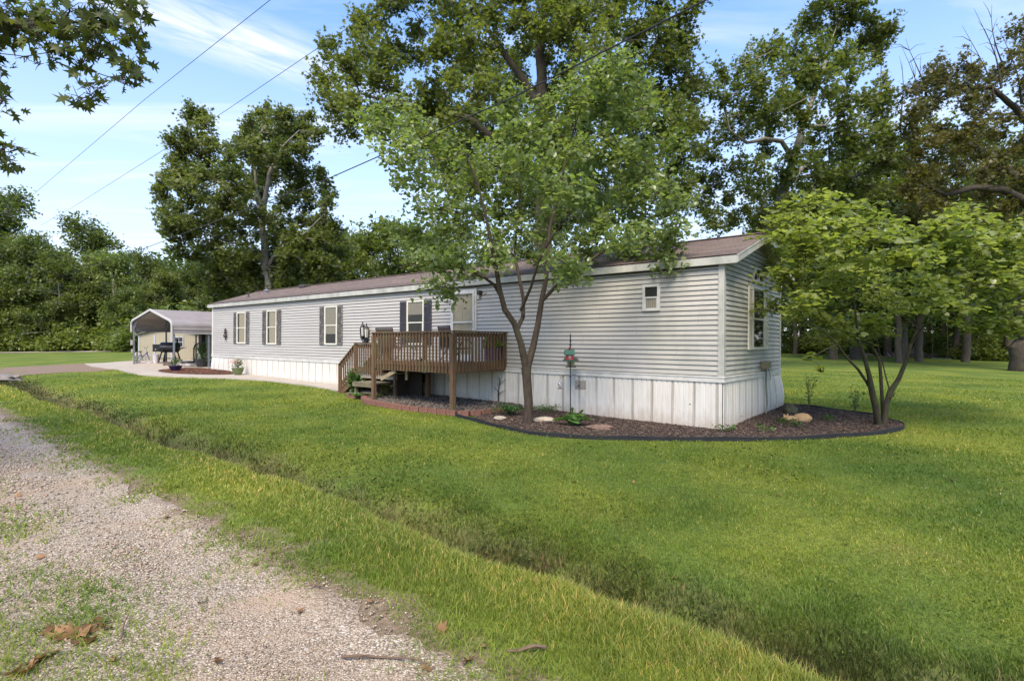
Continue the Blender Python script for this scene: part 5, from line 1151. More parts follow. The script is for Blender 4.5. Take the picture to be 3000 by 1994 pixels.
def grow(name, loc, label, cat, stems, clusters, bark, leafm, kind, lsize, nleaf, puffs=7, puff=0.34, up=0.3, limb=0.05, group=None, seed=0, minz=None, droop=0.0, kbend=0.15, twig=0.006, flat=1.0, tintbias=0.0, drop=None):
    q = np.random.default_rng(seed)
    t_ = thing(name, loc, label, cat, group); o0 = Vector(loc)
    m = MB(); nodes = []
    for pts, rad in stems:
        pts = [Vector(p)-o0 for p in pts]
        # refine the stem with a little wobble
        P2 = []; R2 = []
        for i in range(len(pts)-1):
            k_ = max(1, int((pts[i+1]-pts[i]).length/0.5))
            for j in range(k_):
                w = j/k_; p = pts[i].lerp(pts[i+1], w); r_ = rad[i]*(1-w)+rad[i+1]*w
                if i+j > 0: p = p + Vector(q.normal(size=3))*r_*0.18
                P2.append(p); R2.append(r_)
        P2.append(pts[-1]); R2.append(rad[-1]); m.tube(P2, R2, 10)
        for p, r_ in zip(P2, R2): nodes.append((p, r_))
    if minz is None: minz = 0.25*max(p.z for p, _ in nodes)
    cl = [(Vector(c)-o0, r_) for c, r_ in clusters]
    cen = nodes[-1][0]; cl.sort(key=lambda a: min((a[0]-p).length for p, _ in nodes))
    LP = []; LT = []; w_tot = sum(r_**2 for _, r_ in cl)
    for c, r_ in cl:
        best = None
        for p, rr in nodes:
            if p.z < minz: continue
            d = (c-p).length; pen = max(0, p.z - c.z)*1.2
            s_ = d + pen + 0.3/(rr*20+0.05)*0.1
            if best is None or s_ < best[0]: best = (s_, p, rr, d)
        _, p, rr, d = best; r0 = min(rr*0.75, limb*(0.35+0.12*d)); r1 = max(twig*1.6, r0*0.4)
        k_ = max(3, int(d/0.6)); k_ = min(k_, 9); pts = []
        off = Vector(q.normal(size=3))*d*kbend; off.z = -abs(off.z)*0.6 + d*0.04
        for j in range(k_+1):
            w = j/k_; pp = p.lerp(c, w) + off*math.sin(math.pi*w) + (Vector(q.normal(size=3))*d*0.018 if 0 < j < k_ else Vector())
            pts.append(pp)
        rad = [r0*(1-j/k_)+r1*j/k_ for j in range(k_+1)]; m.tube(pts, rad, 6, False)
        for a, b_ in list(zip(pts, rad))[1:]: nodes.append((a, b_))
        tb = q.uniform(-0.28, 0.28)
        for _ in range(puffs):
            v = q.normal(size=3); v /= np.linalg.norm(v); v[2] *= flat
            e = c + Vector(v)*r_*q.uniform(0.45, 1.0); mid_ = c.lerp(e, 0.5) + Vector(q.normal(size=3))*r_*0.08
            s0 = pts[-2] if q.random() < 0.5 else c
            m.tube([s0, mid_, e], [r1*0.8, twig*1.2, twig*0.6], 4, False)
            nl = int(nleaf*r_**2/w_tot/puffs*q.uniform(0.6, 1.4))
            w = q.uniform(0.35, 1.15, nl)[:, None]
            s2 = np.array(s0)*(1-w) + np.array(e)*w + np.clip(q.normal(size=(nl, 3)), -1.7, 1.7)*np.array([1, 1, 0.75*flat+0.2])*r_*puff*q.uniform(0.7, 1.2)
            if drop: s2[:, 2] -= drop*q.random(nl)
            LP.append(s2); LT.append(np.clip(q.normal(0.45+tb+tintbias, 0.2, nl), 0, 1))
    m.build('trunk', bark, t_)
    P = np.concatenate(LP); T_ = np.concatenate(LT)
    leaves('crown', P, q.uniform(0.6, 1.15, len(P))*lsize, kind, leafm, T_, t_, up=up, droop=droop, r=q)
    return t_
def dst(pts, Y, dY=None):     # photo trace of a stem -> points in space
    return [at(a*K, b_*K, Y + (dY[i] if dY else 0)) for i, (a, b_) in enumerate(pts)]

# A: redbud in front of the home
YA = 11.35; bx, by = (1549-1500)/F*YA, YA; bz = float(gz(bx, by))
dz_ = lambda n, a: list(np.linspace(0, a, n))
LFT = [(1212, 845), (1198, 790), (1186, 745), (1165, 712), (1152, 668), (1141, 610), (1133, 570), (1120, 500), (1100, 420), (1070, 350)]
RGT = [(1213, 850), (1228, 800), (1240, 750), (1248, 700), (1260, 640), (1262, 580), (1268, 520), (1290, 430), (1310, 340), (1340, 240)]
MID = [(1190, 760), (1204, 730), (1206, 690), (1196, 640), (1186, 590), (1190, 520), (1200, 430), (1180, 340)]
stemsA = [(dst([(1218, 992), (1217, 975), (1217, 930), (1215, 880), (1212, 845)], YA), [0.13, 0.097, 0.092, 0.092, 0.105]),
          (dst(LFT, YA, dz_(10, -1.0)), [0.085, 0.068, 0.062, 0.058, 0.05, 0.042, 0.036, 0.028, 0.02, 0.012]),
          (dst(RGT, YA, dz_(10, 0.5)), [0.088, 0.07, 0.062, 0.058, 0.05, 0.045, 0.038, 0.03, 0.02, 0.012]),
          (dst(MID, YA, dz_(8, 1.2)), [0.05, 0.045, 0.04, 0.036, 0.03, 0.024, 0.018, 0.01]),
          (dst([(1158, 690), (1138, 655), (1118, 640), (1080, 620), (1040, 610), (985, 618), (930, 600)], YA, dz_(7, -0.7)), [0.04, 0.033, 0.028, 0.022, 0.016, 0.010, 0.006]),
          (dst([(1252, 690), (1285, 655), (1330, 620), (1380, 585), (1440, 560), (1500, 520)], YA, dz_(6, -0.6)), [0.042, 0.035, 0.03, 0.024, 0.017, 0.01]),
          (dst([(1200, 715), (1222, 660), (1240, 600), (1275, 540), (1330, 470)], YA, dz_(5, -1.3)), [0.035, 0.03, 0.022, 0.016, 0.01]),
          (dst([(1178, 730), (1190, 745), (1193, 762)], YA-0.05), [0.022, 0.028, 0.03])]
pA = dpoly((838,275),(880,330),(905,400),(935,440),(925,505),(945,570),(1000,600),(1010,660),(1060,675),(1100,640),(1150,590),(1230,590),(1300,625),(1330,660),(1345,600),(1400,590),(1470,625),(1530,600),(1570,560),(1580,500),(1560,440),(1520,400),(1530,330),(1510,250),(1480,190),(1440,120),(1390,140),(1300,150),(1270,200),(1180,190),(1130,240),(1110,310),(1000,290),(930,240))
cA = fill_poly(pA, YA+0.3, 2.5, 105, 46, 0.48, 3)
grow('redbud_tree', (bx, by, bz), 'redbud tree with forked trunk and heart shaped leaves in front of the mobile home', 'tree', stemsA, cA, bark_red, lf_red, 'heart', 0.100, 19500, 9, 0.30, 0.32, 0.022, seed=5, minz=1.9, twig=0.004, flat=0.7, drop=0.1)

# B: multi-stemmed redbud on the right bed
bx, by = gnd(2578, 1250); YB = by; bz = float(gz(bx, by))
def c7(*p): return [((2200+a*0.3507)/K, (850+b_*0.3507)/K) for a, b_ in p]
stemsB = [(dst(c7((1075,1175),(1062,1100),(1045,980),(1015,860),(985,700),(945,540),(900,420),(880,250),(860,50)), YB, dz_(9, -0.7)), [0.10, 0.075, 0.06, 0.06, 0.045, 0.036, 0.028, 0.02, 0.01]),
          (dst(c7((1110,1165),(1108,1050),(1100,950),(1090,750),(1075,590),(1020,480),(940,410),(840,250)), YB+0.03, dz_(8, 0.9)), [0.05, 0.042, 0.036, 0.034, 0.032, 0.025, 0.018, 0.01]),
          (dst(c7((1112,1120),(1128,960),(1165,850),(1230,740),(1290,600),(1330,460),(1400,300),(1480,120),(1560,-60)), YB, dz_(9, 0.3)), [0.055, 0.055, 0.058, 0.045, 0.038, 0.034, 0.027, 0.018, 0.01]),
          (dst(c7((1010,840),(960,760),(890,660),(800,560),(720,450),(600,330),(450,250)), YB-0.02, dz_(7, -1.5)), [0.032, 0.028, 0.026, 0.022, 0.018, 0.012, 0.008]),
          (dst(c7((1160,840),(1130,740),(1100,600),(1065,480),(1040,300)), YB+0.05, dz_(5, 1.2)), [0.016, 0.014, 0.012, 0.01, 0.006]),
          (dst(c7((1340,440),(1420,330),(1560,190),(1750,160),(1950,230)), YB, dz_(5, -1.0)), [0.026, 0.02, 0.016, 0.011, 0.007]),
          (dst(c7((1165,900),(1190,880),(1198,855)), YB-0.03), [0.02, 0.014, 0.010])]
pB = dpoly((1760,600),(1785,570),(1790,500),(1830,465),(1900,455),(1960,470),(2040,500),(2100,545),(2150,530),(2200,480),(2260,490),(2330,520),(2400,560),(2470,600),(2450,700),(2359,760),(2250,745),(2150,700),(2060,720),(1980,800),(1900,800),(1850,760),(1800,770),(1765,715),(1815,680),(1785,645))
cB = fill_poly(pB, YB, 2.3, 100, 42, 0.46, 8)
cB += [(at(1862*K, 825*K, YB-1.2), 0.16), (at(1888*K, 855*K, YB-1.2), 0.12)]
grow('redbud_tree', (bx, by, bz), 'low spreading multi-stemmed redbud with lime leaves in the right end of the mulch bed', 'tree', stemsB, cB, bark_moss, lf_lime, 'heart', 0.118, 11500, 7, 0.31, 0.62, 0.02, seed=6, minz=1.2, twig=0.004, flat=0.45, tintbias=0.05)

# C: great oak behind the home
YC = 23.5; bx, by = (1590-1500)/F*YC, YC; bz = float(gz(bx, by))
stemsC = [([(bx, by, bz-0.2), (bx+0.1, by, bz+2.5), (bx, by, bz+6), (bx+0.15, by, bz+10), (bx-0.1, by, bz+14), (bx+0.2, by, bz+18)], [0.55, 0.42, 0.38, 0.30, 0.2, 0.1]),
          (dst([(1250, 420), (1150, 330), (1080, 275), (1000, 250), (900, 235), (830, 215)], YC, dz_(6, -1.5)), [0.24, 0.19, 0.15, 0.12, 0.08, 0.04]),
          (dst([(1252, 330), (1330, 240), (1400, 160), (1440, 160), (1480, 210), (1540, 260)], YC, dz_(6, 1.5)), [0.2, 0.16, 0.13, 0.11, 0.08, 0.03]),
          (dst([(1250, 250), (1180, 150), (1120, 60), (1060, -40)], YC, dz_(4, 2)), [0.18, 0.14, 0.1, 0.05])]
pC = dpoly((745,165),(770,115),(830,70),(880,30),(885,-60),(1000,-150),(1640,-150),(1620,50),(1590,120),(1605,230),(1590,330),(1590,420),(1560,470),(1500,500),(1400,520),(1250,500),(1130,500),(1040,420),(960,330),(860,285),(800,300),(750,230))
cC = fill_poly(pC, YC, 6.0, 150, 54, 0.95, 12, [dpoly((935,20),(1010,0),(1020,60),(1000,110),(960,60)), dpoly((1050,440),(1140,420),(1150,500),(1060,520)), dpoly((1540,120),(1580,140),(1560,200))])
grow('oak_tree', (bx, by, bz), 'tallest dark oak rising behind the middle of the mobile home out of the picture', 'tree', stemsC, cC, bark_dark, lf_oak, 'star', 0.21, 88000, 10, 0.21, 0.25, 0.06, seed=9, minz=4.5, twig=0.012)

# D: oak with pale split trunk behind the far end
YD = 38; bx, by = (788-1500)/F*YD, YD; bz = float(gz(bx, by))
stemsD = [(dst([(622, 705), (619, 660), (612, 600), (608, 540), (600, 480), (590, 430), (585, 370), (580, 310)], YD), [0.34, 0.27, 0.25, 0.22, 0.17, 0.12, 0.08, 0.04]),
          (dst([(606, 510), (612, 450), (620, 400), (650, 340), (690, 300)], YD, dz_(5, -1.5)), [0.2, 0.17, 0.13, 0.08, 0.04]),
          (dst([(600, 470), (560, 430), (500, 420), (440, 450)], YD, dz_(4, -1)), [0.14, 0.11, 0.08, 0.03]),
          (dst([(614, 610), (580, 560), (520, 560), (460, 570)], YD, dz_(4, 1)), [0.12, 0.1, 0.07, 0.03]),
          (dst([(620, 610), (650, 560), (700, 540), (740, 500)], YD, dz_(4, -1)), [0.12, 0.1, 0.06, 0.03])]
pD = dpoly((425,275),(455,255),(480,262),(482,305),(520,335),(560,310),(565,262),(600,248),(640,262),(700,268),(738,310),(725,370),(768,430),(760,500),(800,570),(800,640),(700,680),(560,670),(480,650),(420,600),(385,530),(362,430),(385,400),(420,440),(400,375),(400,330))
cD = fill_poly(pD, YD, 5.0, 145, 29, 0.95, 21, [dpoly((500,300),(545,290),(550,330),(520,335)), dpoly((400,430),(440,440),(430,480),(400,470)), dpoly((655,295),(668,295),(665,340),(650,330))])
cD = [(Vector((c.x*(1+2.6/YD), c.y+2.6, CAMZ+(c.z-CAMZ)*(1+2.6/YD))) if abs(c.x/c.y*F+1500-612*K) < 26 and c.z < CAMZ+540/F*YD else c, r_) for c, r_ in cD]
for a, b_ in ((470,640),(510,665),(550,640),(570,680),(535,690),(490,685),(655,640),(690,670),(735,650),(770,670),(660,685),(715,690),(590,650),(640,600),(575,600)): cD.append((at(a*K, b_*K, YD+rng.uniform(0.5, 4)), 1.0))
grow('oak_tree', (bx, by, bz), 'oak with pale split trunk behind the far left end of the mobile home', 'tree', stemsD, cD, bark_grey, lf_oak, 'star', 0.28, 60000, 10, 0.21, 0.25, 0.05, seed=10, minz=3.5, twig=0.018, tintbias=0.05)

# G: oak behind the gable end; H: great oak at the right edge
YG = 30; bx, by = (2248-1500)/F*YG, YG; bz = float(gz(bx, by))
stemsG = [(dst([(1768, 830), (1768, 700), (1775, 600), (1790, 500), (1810, 420), (1835, 350), (1850, 290), (1890, 180), (1920, 80)], YG), [0.5, 0.42, 0.36, 0.3, 0.26, 0.2, 0.15, 0.1, 0.04]),
          (dst([(1830, 365), (1800, 325), (1760, 320), (1720, 330), (1680, 300), (1670, 240)], YG, dz_(6, -2)), [0.15, 0.12, 0.1, 0.08, 0.06, 0.03]),
          (dst([(1810, 420), (1860, 405), (1930, 410), (2000, 400), (2050, 350)], YG, dz_(5, 2)), [0.14, 0.12, 0.09, 0.06, 0.03]),
          (dst([(1795, 490), (1860, 470), (1920, 465), (1980, 500), (2030, 530)], YG, dz_(5, -2)), [0.13, 0.11, 0.09, 0.06, 0.03]),
          (dst([(1850, 290), (1900, 290), (1950, 240), (2020, 200)], YG, dz_(4, 1)), [0.1, 0.08, 0.05, 0.03])]
pG = dpoly((1600,340),(1620,270),(1660,230),(1640,180),(1715,140),(1770,105),(1830,70),(1880,20),(1950,-30),(2000,10),(2060,50),(2060,100),(2010,150),(2060,210),(2050,330),(2070,400),(1980,450),(1900,520),(1800,540),(1700,540),(1640,520),(1600,440))
cG = fill_poly(pG, YG, 5.5, 95, 44, 0.92, 33, [dpoly((1790,270),(1860,260),(1860,330),(1790,330)), dpoly((1980,130),(2060,130),(2050,200),(1990,190)), dpoly((1820,390),(1920,370),(1930,400),(1830,410)), dpoly((1690,330),(1740,340),(1740,370),(1690,370))])
grow('oak_tree', (bx, by, bz), 'open crowned oak directly behind the gable end of the mobile home', 'tree', stemsG, cG, bark_grey, lf_oak, 'star', 0.24, 38000, 9, 0.21, 0.25, 0.05, seed=14, minz=5, twig=0.014)

bx, by = gnd(2990, 1088); YH = by; bz = float(gz(bx, by))
stemsH = [(dst([(2364, 866), (2364, 825), (2364, 700), (2370, 600), (2390, 450), (2400, 300), (2420, 150), (2420, 20)], YH), [0.86, 0.64, 0.58, 0.54, 0.45, 0.34, 0.22, 0.1]),
          (dst([(2385, 480), (2320, 440), (2250, 430), (2180, 450), (2120, 420)], YH, dz_(5, -2)), [0.3, 0.22, 0.17, 0.12, 0.05]),
          (dst([(2398, 330), (2340, 250), (2280, 200), (2220, 210), (2150, 160)], YH, dz_(5, -1)), [0.24, 0.17, 0.12, 0.08, 0.03]),
          (dst([(2390, 440), (2300, 380), (2230, 330), (2160, 300), (2110, 250)], YH, dz_(5, 2)), [0.24, 0.17, 0.12, 0.08, 0.03]),
          (dst([(2375, 570), (2300, 560), (2230, 520), (2160, 540), (2100, 520)], YH, dz_(5, -3)), [0.24, 0.17, 0.12, 0.08, 0.03])]
q = np.random.default_rng(50)       # dead bare limbs standing above the leaves
for (a, b_) in ((2225, 60), (2250, 20), (2290, 10), (2080, 110), (2100, 90), (2060, 130), (2240, 100), (2300, 60)):
    a0, b0 = a+q.uniform(20, 70), b_+q.uniform(120, 190); P = []
    for j in range(6): w = j/5; P.append((a0*(1-w)+a*w + 14*math.sin(3*w+a), b0*(1-w)+b_*w))
    stemsH.append((dst(P, YH-1+q.uniform(-2, 2)), [0.06, 0.04, 0.03, 0.02, 0.012, 0.006]))
    for k in range(5):
        i = int(q.integers(1, 5)); p0 = P[i]; ang = q.uniform(-1.2, 1.2); ln = q.uniform(25, 60)
        stemsH.append((dst([p0, (p0[0]+ln*0.5*math.sin(ang), p0[1]-ln*0.5*math.cos(ang)), (p0[0]+ln*math.sin(ang*1.3), p0[1]-ln*math.cos(ang*1.3))], YH-1), [0.018, 0.012, 0.005]))
pH = dpoly((2090,190),(2150,150),(2200,160),(2260,120),(2300,130),(2340,60),(2400,40),(2560,60),(2560,560),(2380,620),(2250,600),(2130,560),(2070,500),(2090,400),(2080,300))
cH = fill_poly(pH, YH, 5.0, 150, 30, 0.85, 44, [dpoly((2120,250),(2220,230),(2210,280),(2130,300))])
grow('oak_tree', (bx, by, bz), 'massive trunked oak with dead bare twigs at the right edge of the picture', 'tree', stemsH, cH, barkmat('bark_old_oak', (0.014, 0.011, 0.008), (0.065, 0.05, 0.038), 5), lf_brn, 'star', 0.24, 42000, 9, 0.23, 0.25, 0.05, seed=15, minz=6, twig=0.014)

# K: near oak overhead at the left, its trunk beyond the frame
bx, by = -8.6, 2.6; bz = float(gz(bx, by)); YK = 5.0
stemsK = [([(bx, by, bz-0.2), (bx, by, bz+1.5), (bx+0.1, by+0.1, bz+4), (bx, by+0.2, bz+7), (bx+0.2, by, bz+10)], [0.42, 0.33, 0.28, 0.2, 0.1]),
          ([(bx+0.05, by+0.1, bz+3.4), (-7.2, 3.6, bz+4.2), (-6.0, 4.5, bz+4.6), tuple(at(60*K, 60*K, 5.0)), tuple(at(150*K, 50*K, 5.1)), tuple(at(250*K, 60*K, 5.2))], [0.11, 0.08, 0.06, 0.025, 0.014, 0.007]),
          ([(bx+0.05, by+0.1, bz+2.6), (-7.2, 3.6, bz+3.1), (-6.0, 4.4, bz+3.4), tuple(at(-60*K, 330*K, 5.0)), tuple(at(10*K, 350*K, 5.0))], [0.08, 0.06, 0.04, 0.015, 0.007])]
cK = []
for a, b_, r_, dY in ((20,20,.22,0),(90,15,.22,.2),(160,20,.2,0),(230,10,.18,.1),(300,5,.16,0),(20,80,.2,.2),(85,80,.2,-.1),(150,75,.18,.1),(210,60,.18,0),(270,45,.17,.1),(325,60,.12,0),(310,100,.13,0),(330,30,.1,0),(300,150,.13,0),(285,185,.11,.1),(320,175,.10,0),(255,110,.12,.1),(200,110,.14,0),(185,150,.13,.1),(195,195,.13,0),(180,225,.12,0),(210,220,.10,0),(240,200,.08,0),(120,120,.14,.1),(90,150,.08,.1),(55,130,.08,.1),(-10,190,.16,0),(5,230,.12,0),(-10,260,.12,0),(10,340,.12,0),(40,345,.09,0),(25,375,.08,0),(-20,360,.15,0),(-40,120,.25,0),(-60,20,.3,0)):
    cK.append((at(a*K, b_*K, YK+dY), r_))
for i in range(24):
    a = rng.uniform(0, 6.28); rr = rng.uniform(0.6, 2.6); cK.append((Vector((bx+rr*math.cos(a)-0.6, by+rr*math.sin(a)-0.3, bz+rng.uniform(5.0, 11))), 0.7))
grow('oak_tree', (bx, by, bz), 'near oak whose lobed leafy branches hang into the top left corner', 'tree', stemsK, cK, bark_dark, leafmat('oak_leaf_near', (0.032, 0.050, 0.014), (0.068, 0.095, 0.024), (0.14, 0.16, 0.045), 0.42), 'oak', 0.135, 13000, 9, 0.40, 0.1, 0.03, seed=17, minz=2, twig=0.003, droop=0.5)

# unseen oak added behind the camera, its crown placed to shade the lawn
for (bx, by, cxy, lab, sd_) in ((7.5, -5.0, ((0.2, 1.6), (3.4, 2.0), (6.6, 2.3)), 'unseen oak added behind the camera to shade the right of the lawn', 81),):
    bz = float(gz(bx, by)); cS = []
    for a, b_ in cxy:
        for k in range(4): cS.append((Vector((a+rng.normal()*0.8, b_+rng.normal()*0.5, bz+rng.uniform(7.6, 9.6))), 0.8))
    grow('oak_tree', (bx, by, bz), lab, 'tree', [([(bx, by, bz-0.2), (bx, by, bz+3), (bx-0.3, by+0.3, bz+7), (bx-0.4, by+0.6, bz+10)], [0.4, 0.3, 0.25, 0.12])], cS, bark_dark, lf_oak, 'star', 0.24, 2300, 6, 0.34, 0.25, 0.05, seed=sd_, minz=3, twig=0.012)

# woods: a few prototypes, copied tree by tree
def proto(name, label, h, rad, lo, n, leafm, bark, lsize, seed, loc, group, ncl=46, conic=0.0, trunk_r=0.2, cr=0.85, hide=False):
    q = np.random.default_rng(seed); x, y = loc; z = float(gz(x, y)); cl = []
    for _ in range(ncl):
        k = q.random(); zz = lo + (h-lo)*k; prof = math.sin(math.pi*min(1, 0.18+0.80*k))**0.7*(1-conic*k)
        a = q.uniform(0, 6.28); rr = rad*prof*math.sqrt(q.random())
        cl.append((Vector((x+rr*math.cos(a), y+rr*math.sin(a), z+zz)), cr*q.uniform(0.7, 1.25)*rad/3.6))
    st_ = [([(x, y, z-0.3), (x+q.normal()*0.1, y, z+h*0.25), (x+q.normal()*0.3, y+q.normal()*0.2, z+h*0.55), (x+q.normal()*0.3, y, z+h*0.9)], [trunk_r*1.18, trunk_r, trunk_r*0.65, trunk_r*0.2])]
    return grow(name, (x, y, z), label, 'tree', st_, cl, bark, leafm, 'rhomb', lsize, n, 6, 0.34, 0.25, 0.05, seed=seed+1, minz=max(lo*0.8, 0.3), twig=0.02, group=group)
def plant_at(src, px, Y, scale, rz, label=None, group=None, sz=None):
    c = copy_tree(src); x = (px-1500)/F*Y; c.location = (x, Y, float(gz(x, Y))); c.rotation_euler = (0, 0, rz); c.scale = (scale, scale, sz or scale)
    if label: c['label'] = label
    if group: c['group'] = group
    return c
GL = 'trees of the wood behind the far road'; LL = 'dense green tree in the wood across the far road at left'
X_ = lambda px, Y: ((px-1500)/F*Y, Y)
KL = ('dense mid green tree in the wood across the far road at left', 'fuller pale green tree in the wood across the far road at left', 'darker olive green tree in the wood across the far road at left')
w1 = proto('wood_tree', KL[0], 14, 4.8, 1.2, 11000, lf_wood, bark_grey, 0.42, 60, X_(40, 70), GL, 60)
w2 = proto('wood_tree', KL[1], 11.5, 4.6, 0.8, 10000, lf_pale, bark_grey, 0.42, 62, X_(330, 66), GL, 56)
w3 = proto('wood_tree', KL[2], 12.5, 4.2, 1.0, 10000, lf_oak, bark_dark, 0.42, 64, X_(180, 74), GL, 54)
q = np.random.default_rng(77)
for px, Y, s_, k in ((-260,70,1.4,0),(-150,64,1.2,1),(-60,70,1.5,2),(20,76,1.55,0),(120,80,1.3,1),(95,63,0.95,0),(240,78,1.3,0),(310,72,1.12,1),(250,63,0.72,2),(420,74,0.92,0),(470,66,0.78,2),(520,78,0.95,1),(580,70,0.80,0),(390,62,0.62,1),(640,76,1.0,2),(10,62,0.85,1),(170,62,0.80,0),(700,72,0.95,0),(770,80,1.0,1),(-350,80,1.3,2)):
    plant_at((w1, w2, w3)[k], px, Y, s_, q.uniform(0, 6.28), KL[k])
GC = 'trees of the wood behind the mobile home'; LC = 'green tree of the wood seen over the roof of the mobile home'
for px, Y, s_, k in ((870,58,0.95,2),(935,50,0.93,2),(1000,60,0.92,0),(1080,52,0.98,1),(1160,50,1.05,1),(1240,56,1.05,1),(1330,60,1.0,0),(1450,66,1.0,2),(1560,62,0.95,0),(1680,70,1.1,1),(1800,64,1.0,2),(1930,72,1.1,0),(2040,62,0.85,1),(2150,66,0.95,2)):
    plant_at((w1, w2, w3)[k], px, Y, s_, q.uniform(0, 6.28), ('mid', 'pale', 'dark olive')[k] + ' ' + LC, GC)
GB = 'bushes along the edge of the wood'
bsh = thing('bush', (0, 0, 0), 'leafy pale green bush at the foot of the far left wood', 'bush', GB)
n = 5200; cc_ = rng.normal(size=(34, 3))*np.array([1.5, 1.2, 0.75]); cc_[:, 2] = np.abs(cc_[:, 2])+0.4; P = cc_[rng.integers(0, 34, n)] + rng.normal(size=(n, 3))*0.36; P[:, 2] = np.abs(P[:, 2])
leaves('foliage', P, rng.uniform(0.2, 0.38, n), 'rhomb', lf_pale, np.clip(rng.normal(0.5, 0.25, n), 0, 1), bsh)
m = MB()
for k in range(12): e = Vector(cc_[k]); m.tube([(0, 0, -0.1), tuple(e*0.5), tuple(e)], [0.05, 0.03, 0.015], 5)
m.build('stems', bark_dark, bsh)
first = True
for px, Y, s_ in ((-120,62,1.5),(-20,62,1.3),(60,63,1.5),(130,62,1.2),(200,63,1.5),(290,62,1.45),(360,63,1.3),(430,60,1.5),(500,58,1.45),(560,55,1.4),(470,66,1.9),(330,68,2.1),(620,52,1.3),(690,50,1.2),(760,50,1.1)):
    o = bsh if first else copy_tree(bsh); first = False
    x = (px-1500)/F*Y; o.location = (x, Y, float(gz(x, Y))); o.rotation_euler = (0, 0, q.uniform(0, 6.28)); o.scale = (s_, s_, s_*q.uniform(0.9, 1.2))
# right-hand wood
GR = 'trees of the wood across the right lawn'; LR = 'slender tree in the wood across the right lawn'
w4 = proto('wood_tree', 'olive leaved ' + LR, 15, 4.4, 4.2, 8200, lf_oak, bark_dark, 0.36, 70, X_(2505, 52), GR, 52, trunk_r=0.30)
w5 = proto('wood_tree', 'fresher green ' + LR, 14, 4.2, 3.2, 8000, lf_wood, bark_dark, 0.36, 72, X_(2700, 58), GR, 50, trunk_r=0.22)
for px, Y, s_, k in ((2442,46,1.0,0),(2632,41,0.85,1),(2692,45,0.9,0),(2330,60,1.0,1),(2400,66,1.05,0),(2560,64,1.1,1),(2600,56,0.95,0),(2760,62,1.05,1),(2800,52,0.9,0),(2860,66,1.05,1),(2900,56,1.0,0),(2950,62,1.1,1),(3040,52,1.0,0),(3100,60,1.1,1),(2240,70,1.15,0),(3200,50,1.1,0),(2480,74,1.2,1),(2650,76,1.25,0),(2830,76,1.25,1),(3000,78,1.25,0),(3300,66,1.2,1),(2720,70,1.0,1),(2880,70,1.0,0),(2640,43,1.25,0),(2830,45,1.32,1),(2505,47,1.22,0),(2960,48,1.35,0),(2350,74,1.1,0)):
    plant_at((w4, w5)[k], px, Y, s_, q.uniform(0, 6.28))
# named trunks near the lawn edge carry ivy
for i, (px, Y, s_) in enumerate(((2900,50,1.0),(2860,52,0.9),(2950,49,1.1),(2700,60,1.2),(2600,64,1.3),(2780,60,1.4),(2450,66,1.3),(2350,66,1.2),(3020,52,1.3),(2660,68,1.5),(2540,68,1.5),(2880,64,1.6))):
    o = copy_tree(bsh); x = (px-1500)/F*Y; o.location = (x, Y, float(gz(x, Y))); o.rotation_euler = (0, 0, q.uniform(0, 6.28)); o.scale = (s_, s_, s_*0.8)
    o['label'] = 'leafy bush of the undergrowth across the right lawn'; o['group'] = 'undergrowth bushes across the right lawn'
# far backdrop wood: one mass
n = 52000; ang = rng.uniform(R(-62), R(62), n); rr = rng.uniform(92, 112, n); hh = 11.5 + 1.8*np.sin(ang*9) + 1.3*np.sin(ang*23+1) + 0.8*np.sin(ang*51)
P = np.stack([rr*np.sin(ang), rr*np.cos(ang), gz(rr*np.sin(ang), rr*np.cos(ang)) + hh*rng.random(n)**0.8], -1)
fw = leaves('far_wood', P, rng.uniform(0.7, 1.3, n), 'rhomb', lf_wood, np.clip(rng.normal(0.35, 0.22, n), 0, 1)); tag(fw, kind='stuff')

# ---------------------------------------------------------------- bed plants
def small_plant(name, loc, label, cat, n, sp, h, lsize, kind, leafm, stems=6, up=0.5):
    t_ = thing(name, loc, label, cat); m = MB(); P = []
    for k in range(stems):
        a = rng.uniform(0, 6.28); e = Vector((sp*math.cos(a)*rng.uniform(.3, 1), sp*math.sin(a)*rng.uniform(.3, 1), h*rng.uniform(.6, 1)))
        m.tube([(0, 0, -0.03), (e.x*0.4, e.y*0.4, e.z*0.6), e], [0.006, 0.004, 0.002], 5)
        for j in range(max(1, n//stems)):
            w = rng.uniform(0.25, 1.05); P.append([e.x*w + rng.normal()*sp*0.16, e.y*w + rng.normal()*sp*0.16, e.z*(w if h > sp else 0.5+0.5*w) + rng.normal()*h*0.06])
    m.build('stems', mstem, t_); leaves('foliage', np.array(P), rng.uniform(0.7, 1.2, len(P))*lsize, kind, leafm, rng.uniform(0.1, 0.9, len(P)), t_, up=up); return t_
mhosta = leafmat('hosta_leaf', (0.06, 0.13, 0.04), (0.10, 0.20, 0.06), (0.18, 0.30, 0.10), 0.3)
mfern = leafmat('fern_leaf', (0.02, 0.055, 0.02), (0.045, 0.11, 0.035), (0.09, 0.17, 0.05), 0.3)
small_plant('hosta_plant', gloc(1685, 1255, 0.06), 'broad leaved green hosta at the foot of the feeder pole', 'plant', 22, 0.26, 0.20, 0.22, 'heart', mhosta, 11, 0.6)
small_plant('leafy_groundcover', gloc(1490, 1222, 0.06), 'dark ferny groundcover clump left of the redbud trunk', 'plant', 420, 0.42, 0.22, 0.07, 'rhomb', mfern, 22)
small_plant('leafy_groundcover', gloc(1600, 1215, 0.06), 'low ragged weeds between redbud trunk and skirting', 'plant', 260, 0.5, 0.16, 0.055, 'rhomb', mlf, 18)
small_plant('sapling', gloc(2370, 1205, 0.06), 'tall thin leafy shoot in the right bed nearest the gable', 'plant', 130, 0.16, 0.95, 0.055, 'rhomb', mfern, 7, 0.4)
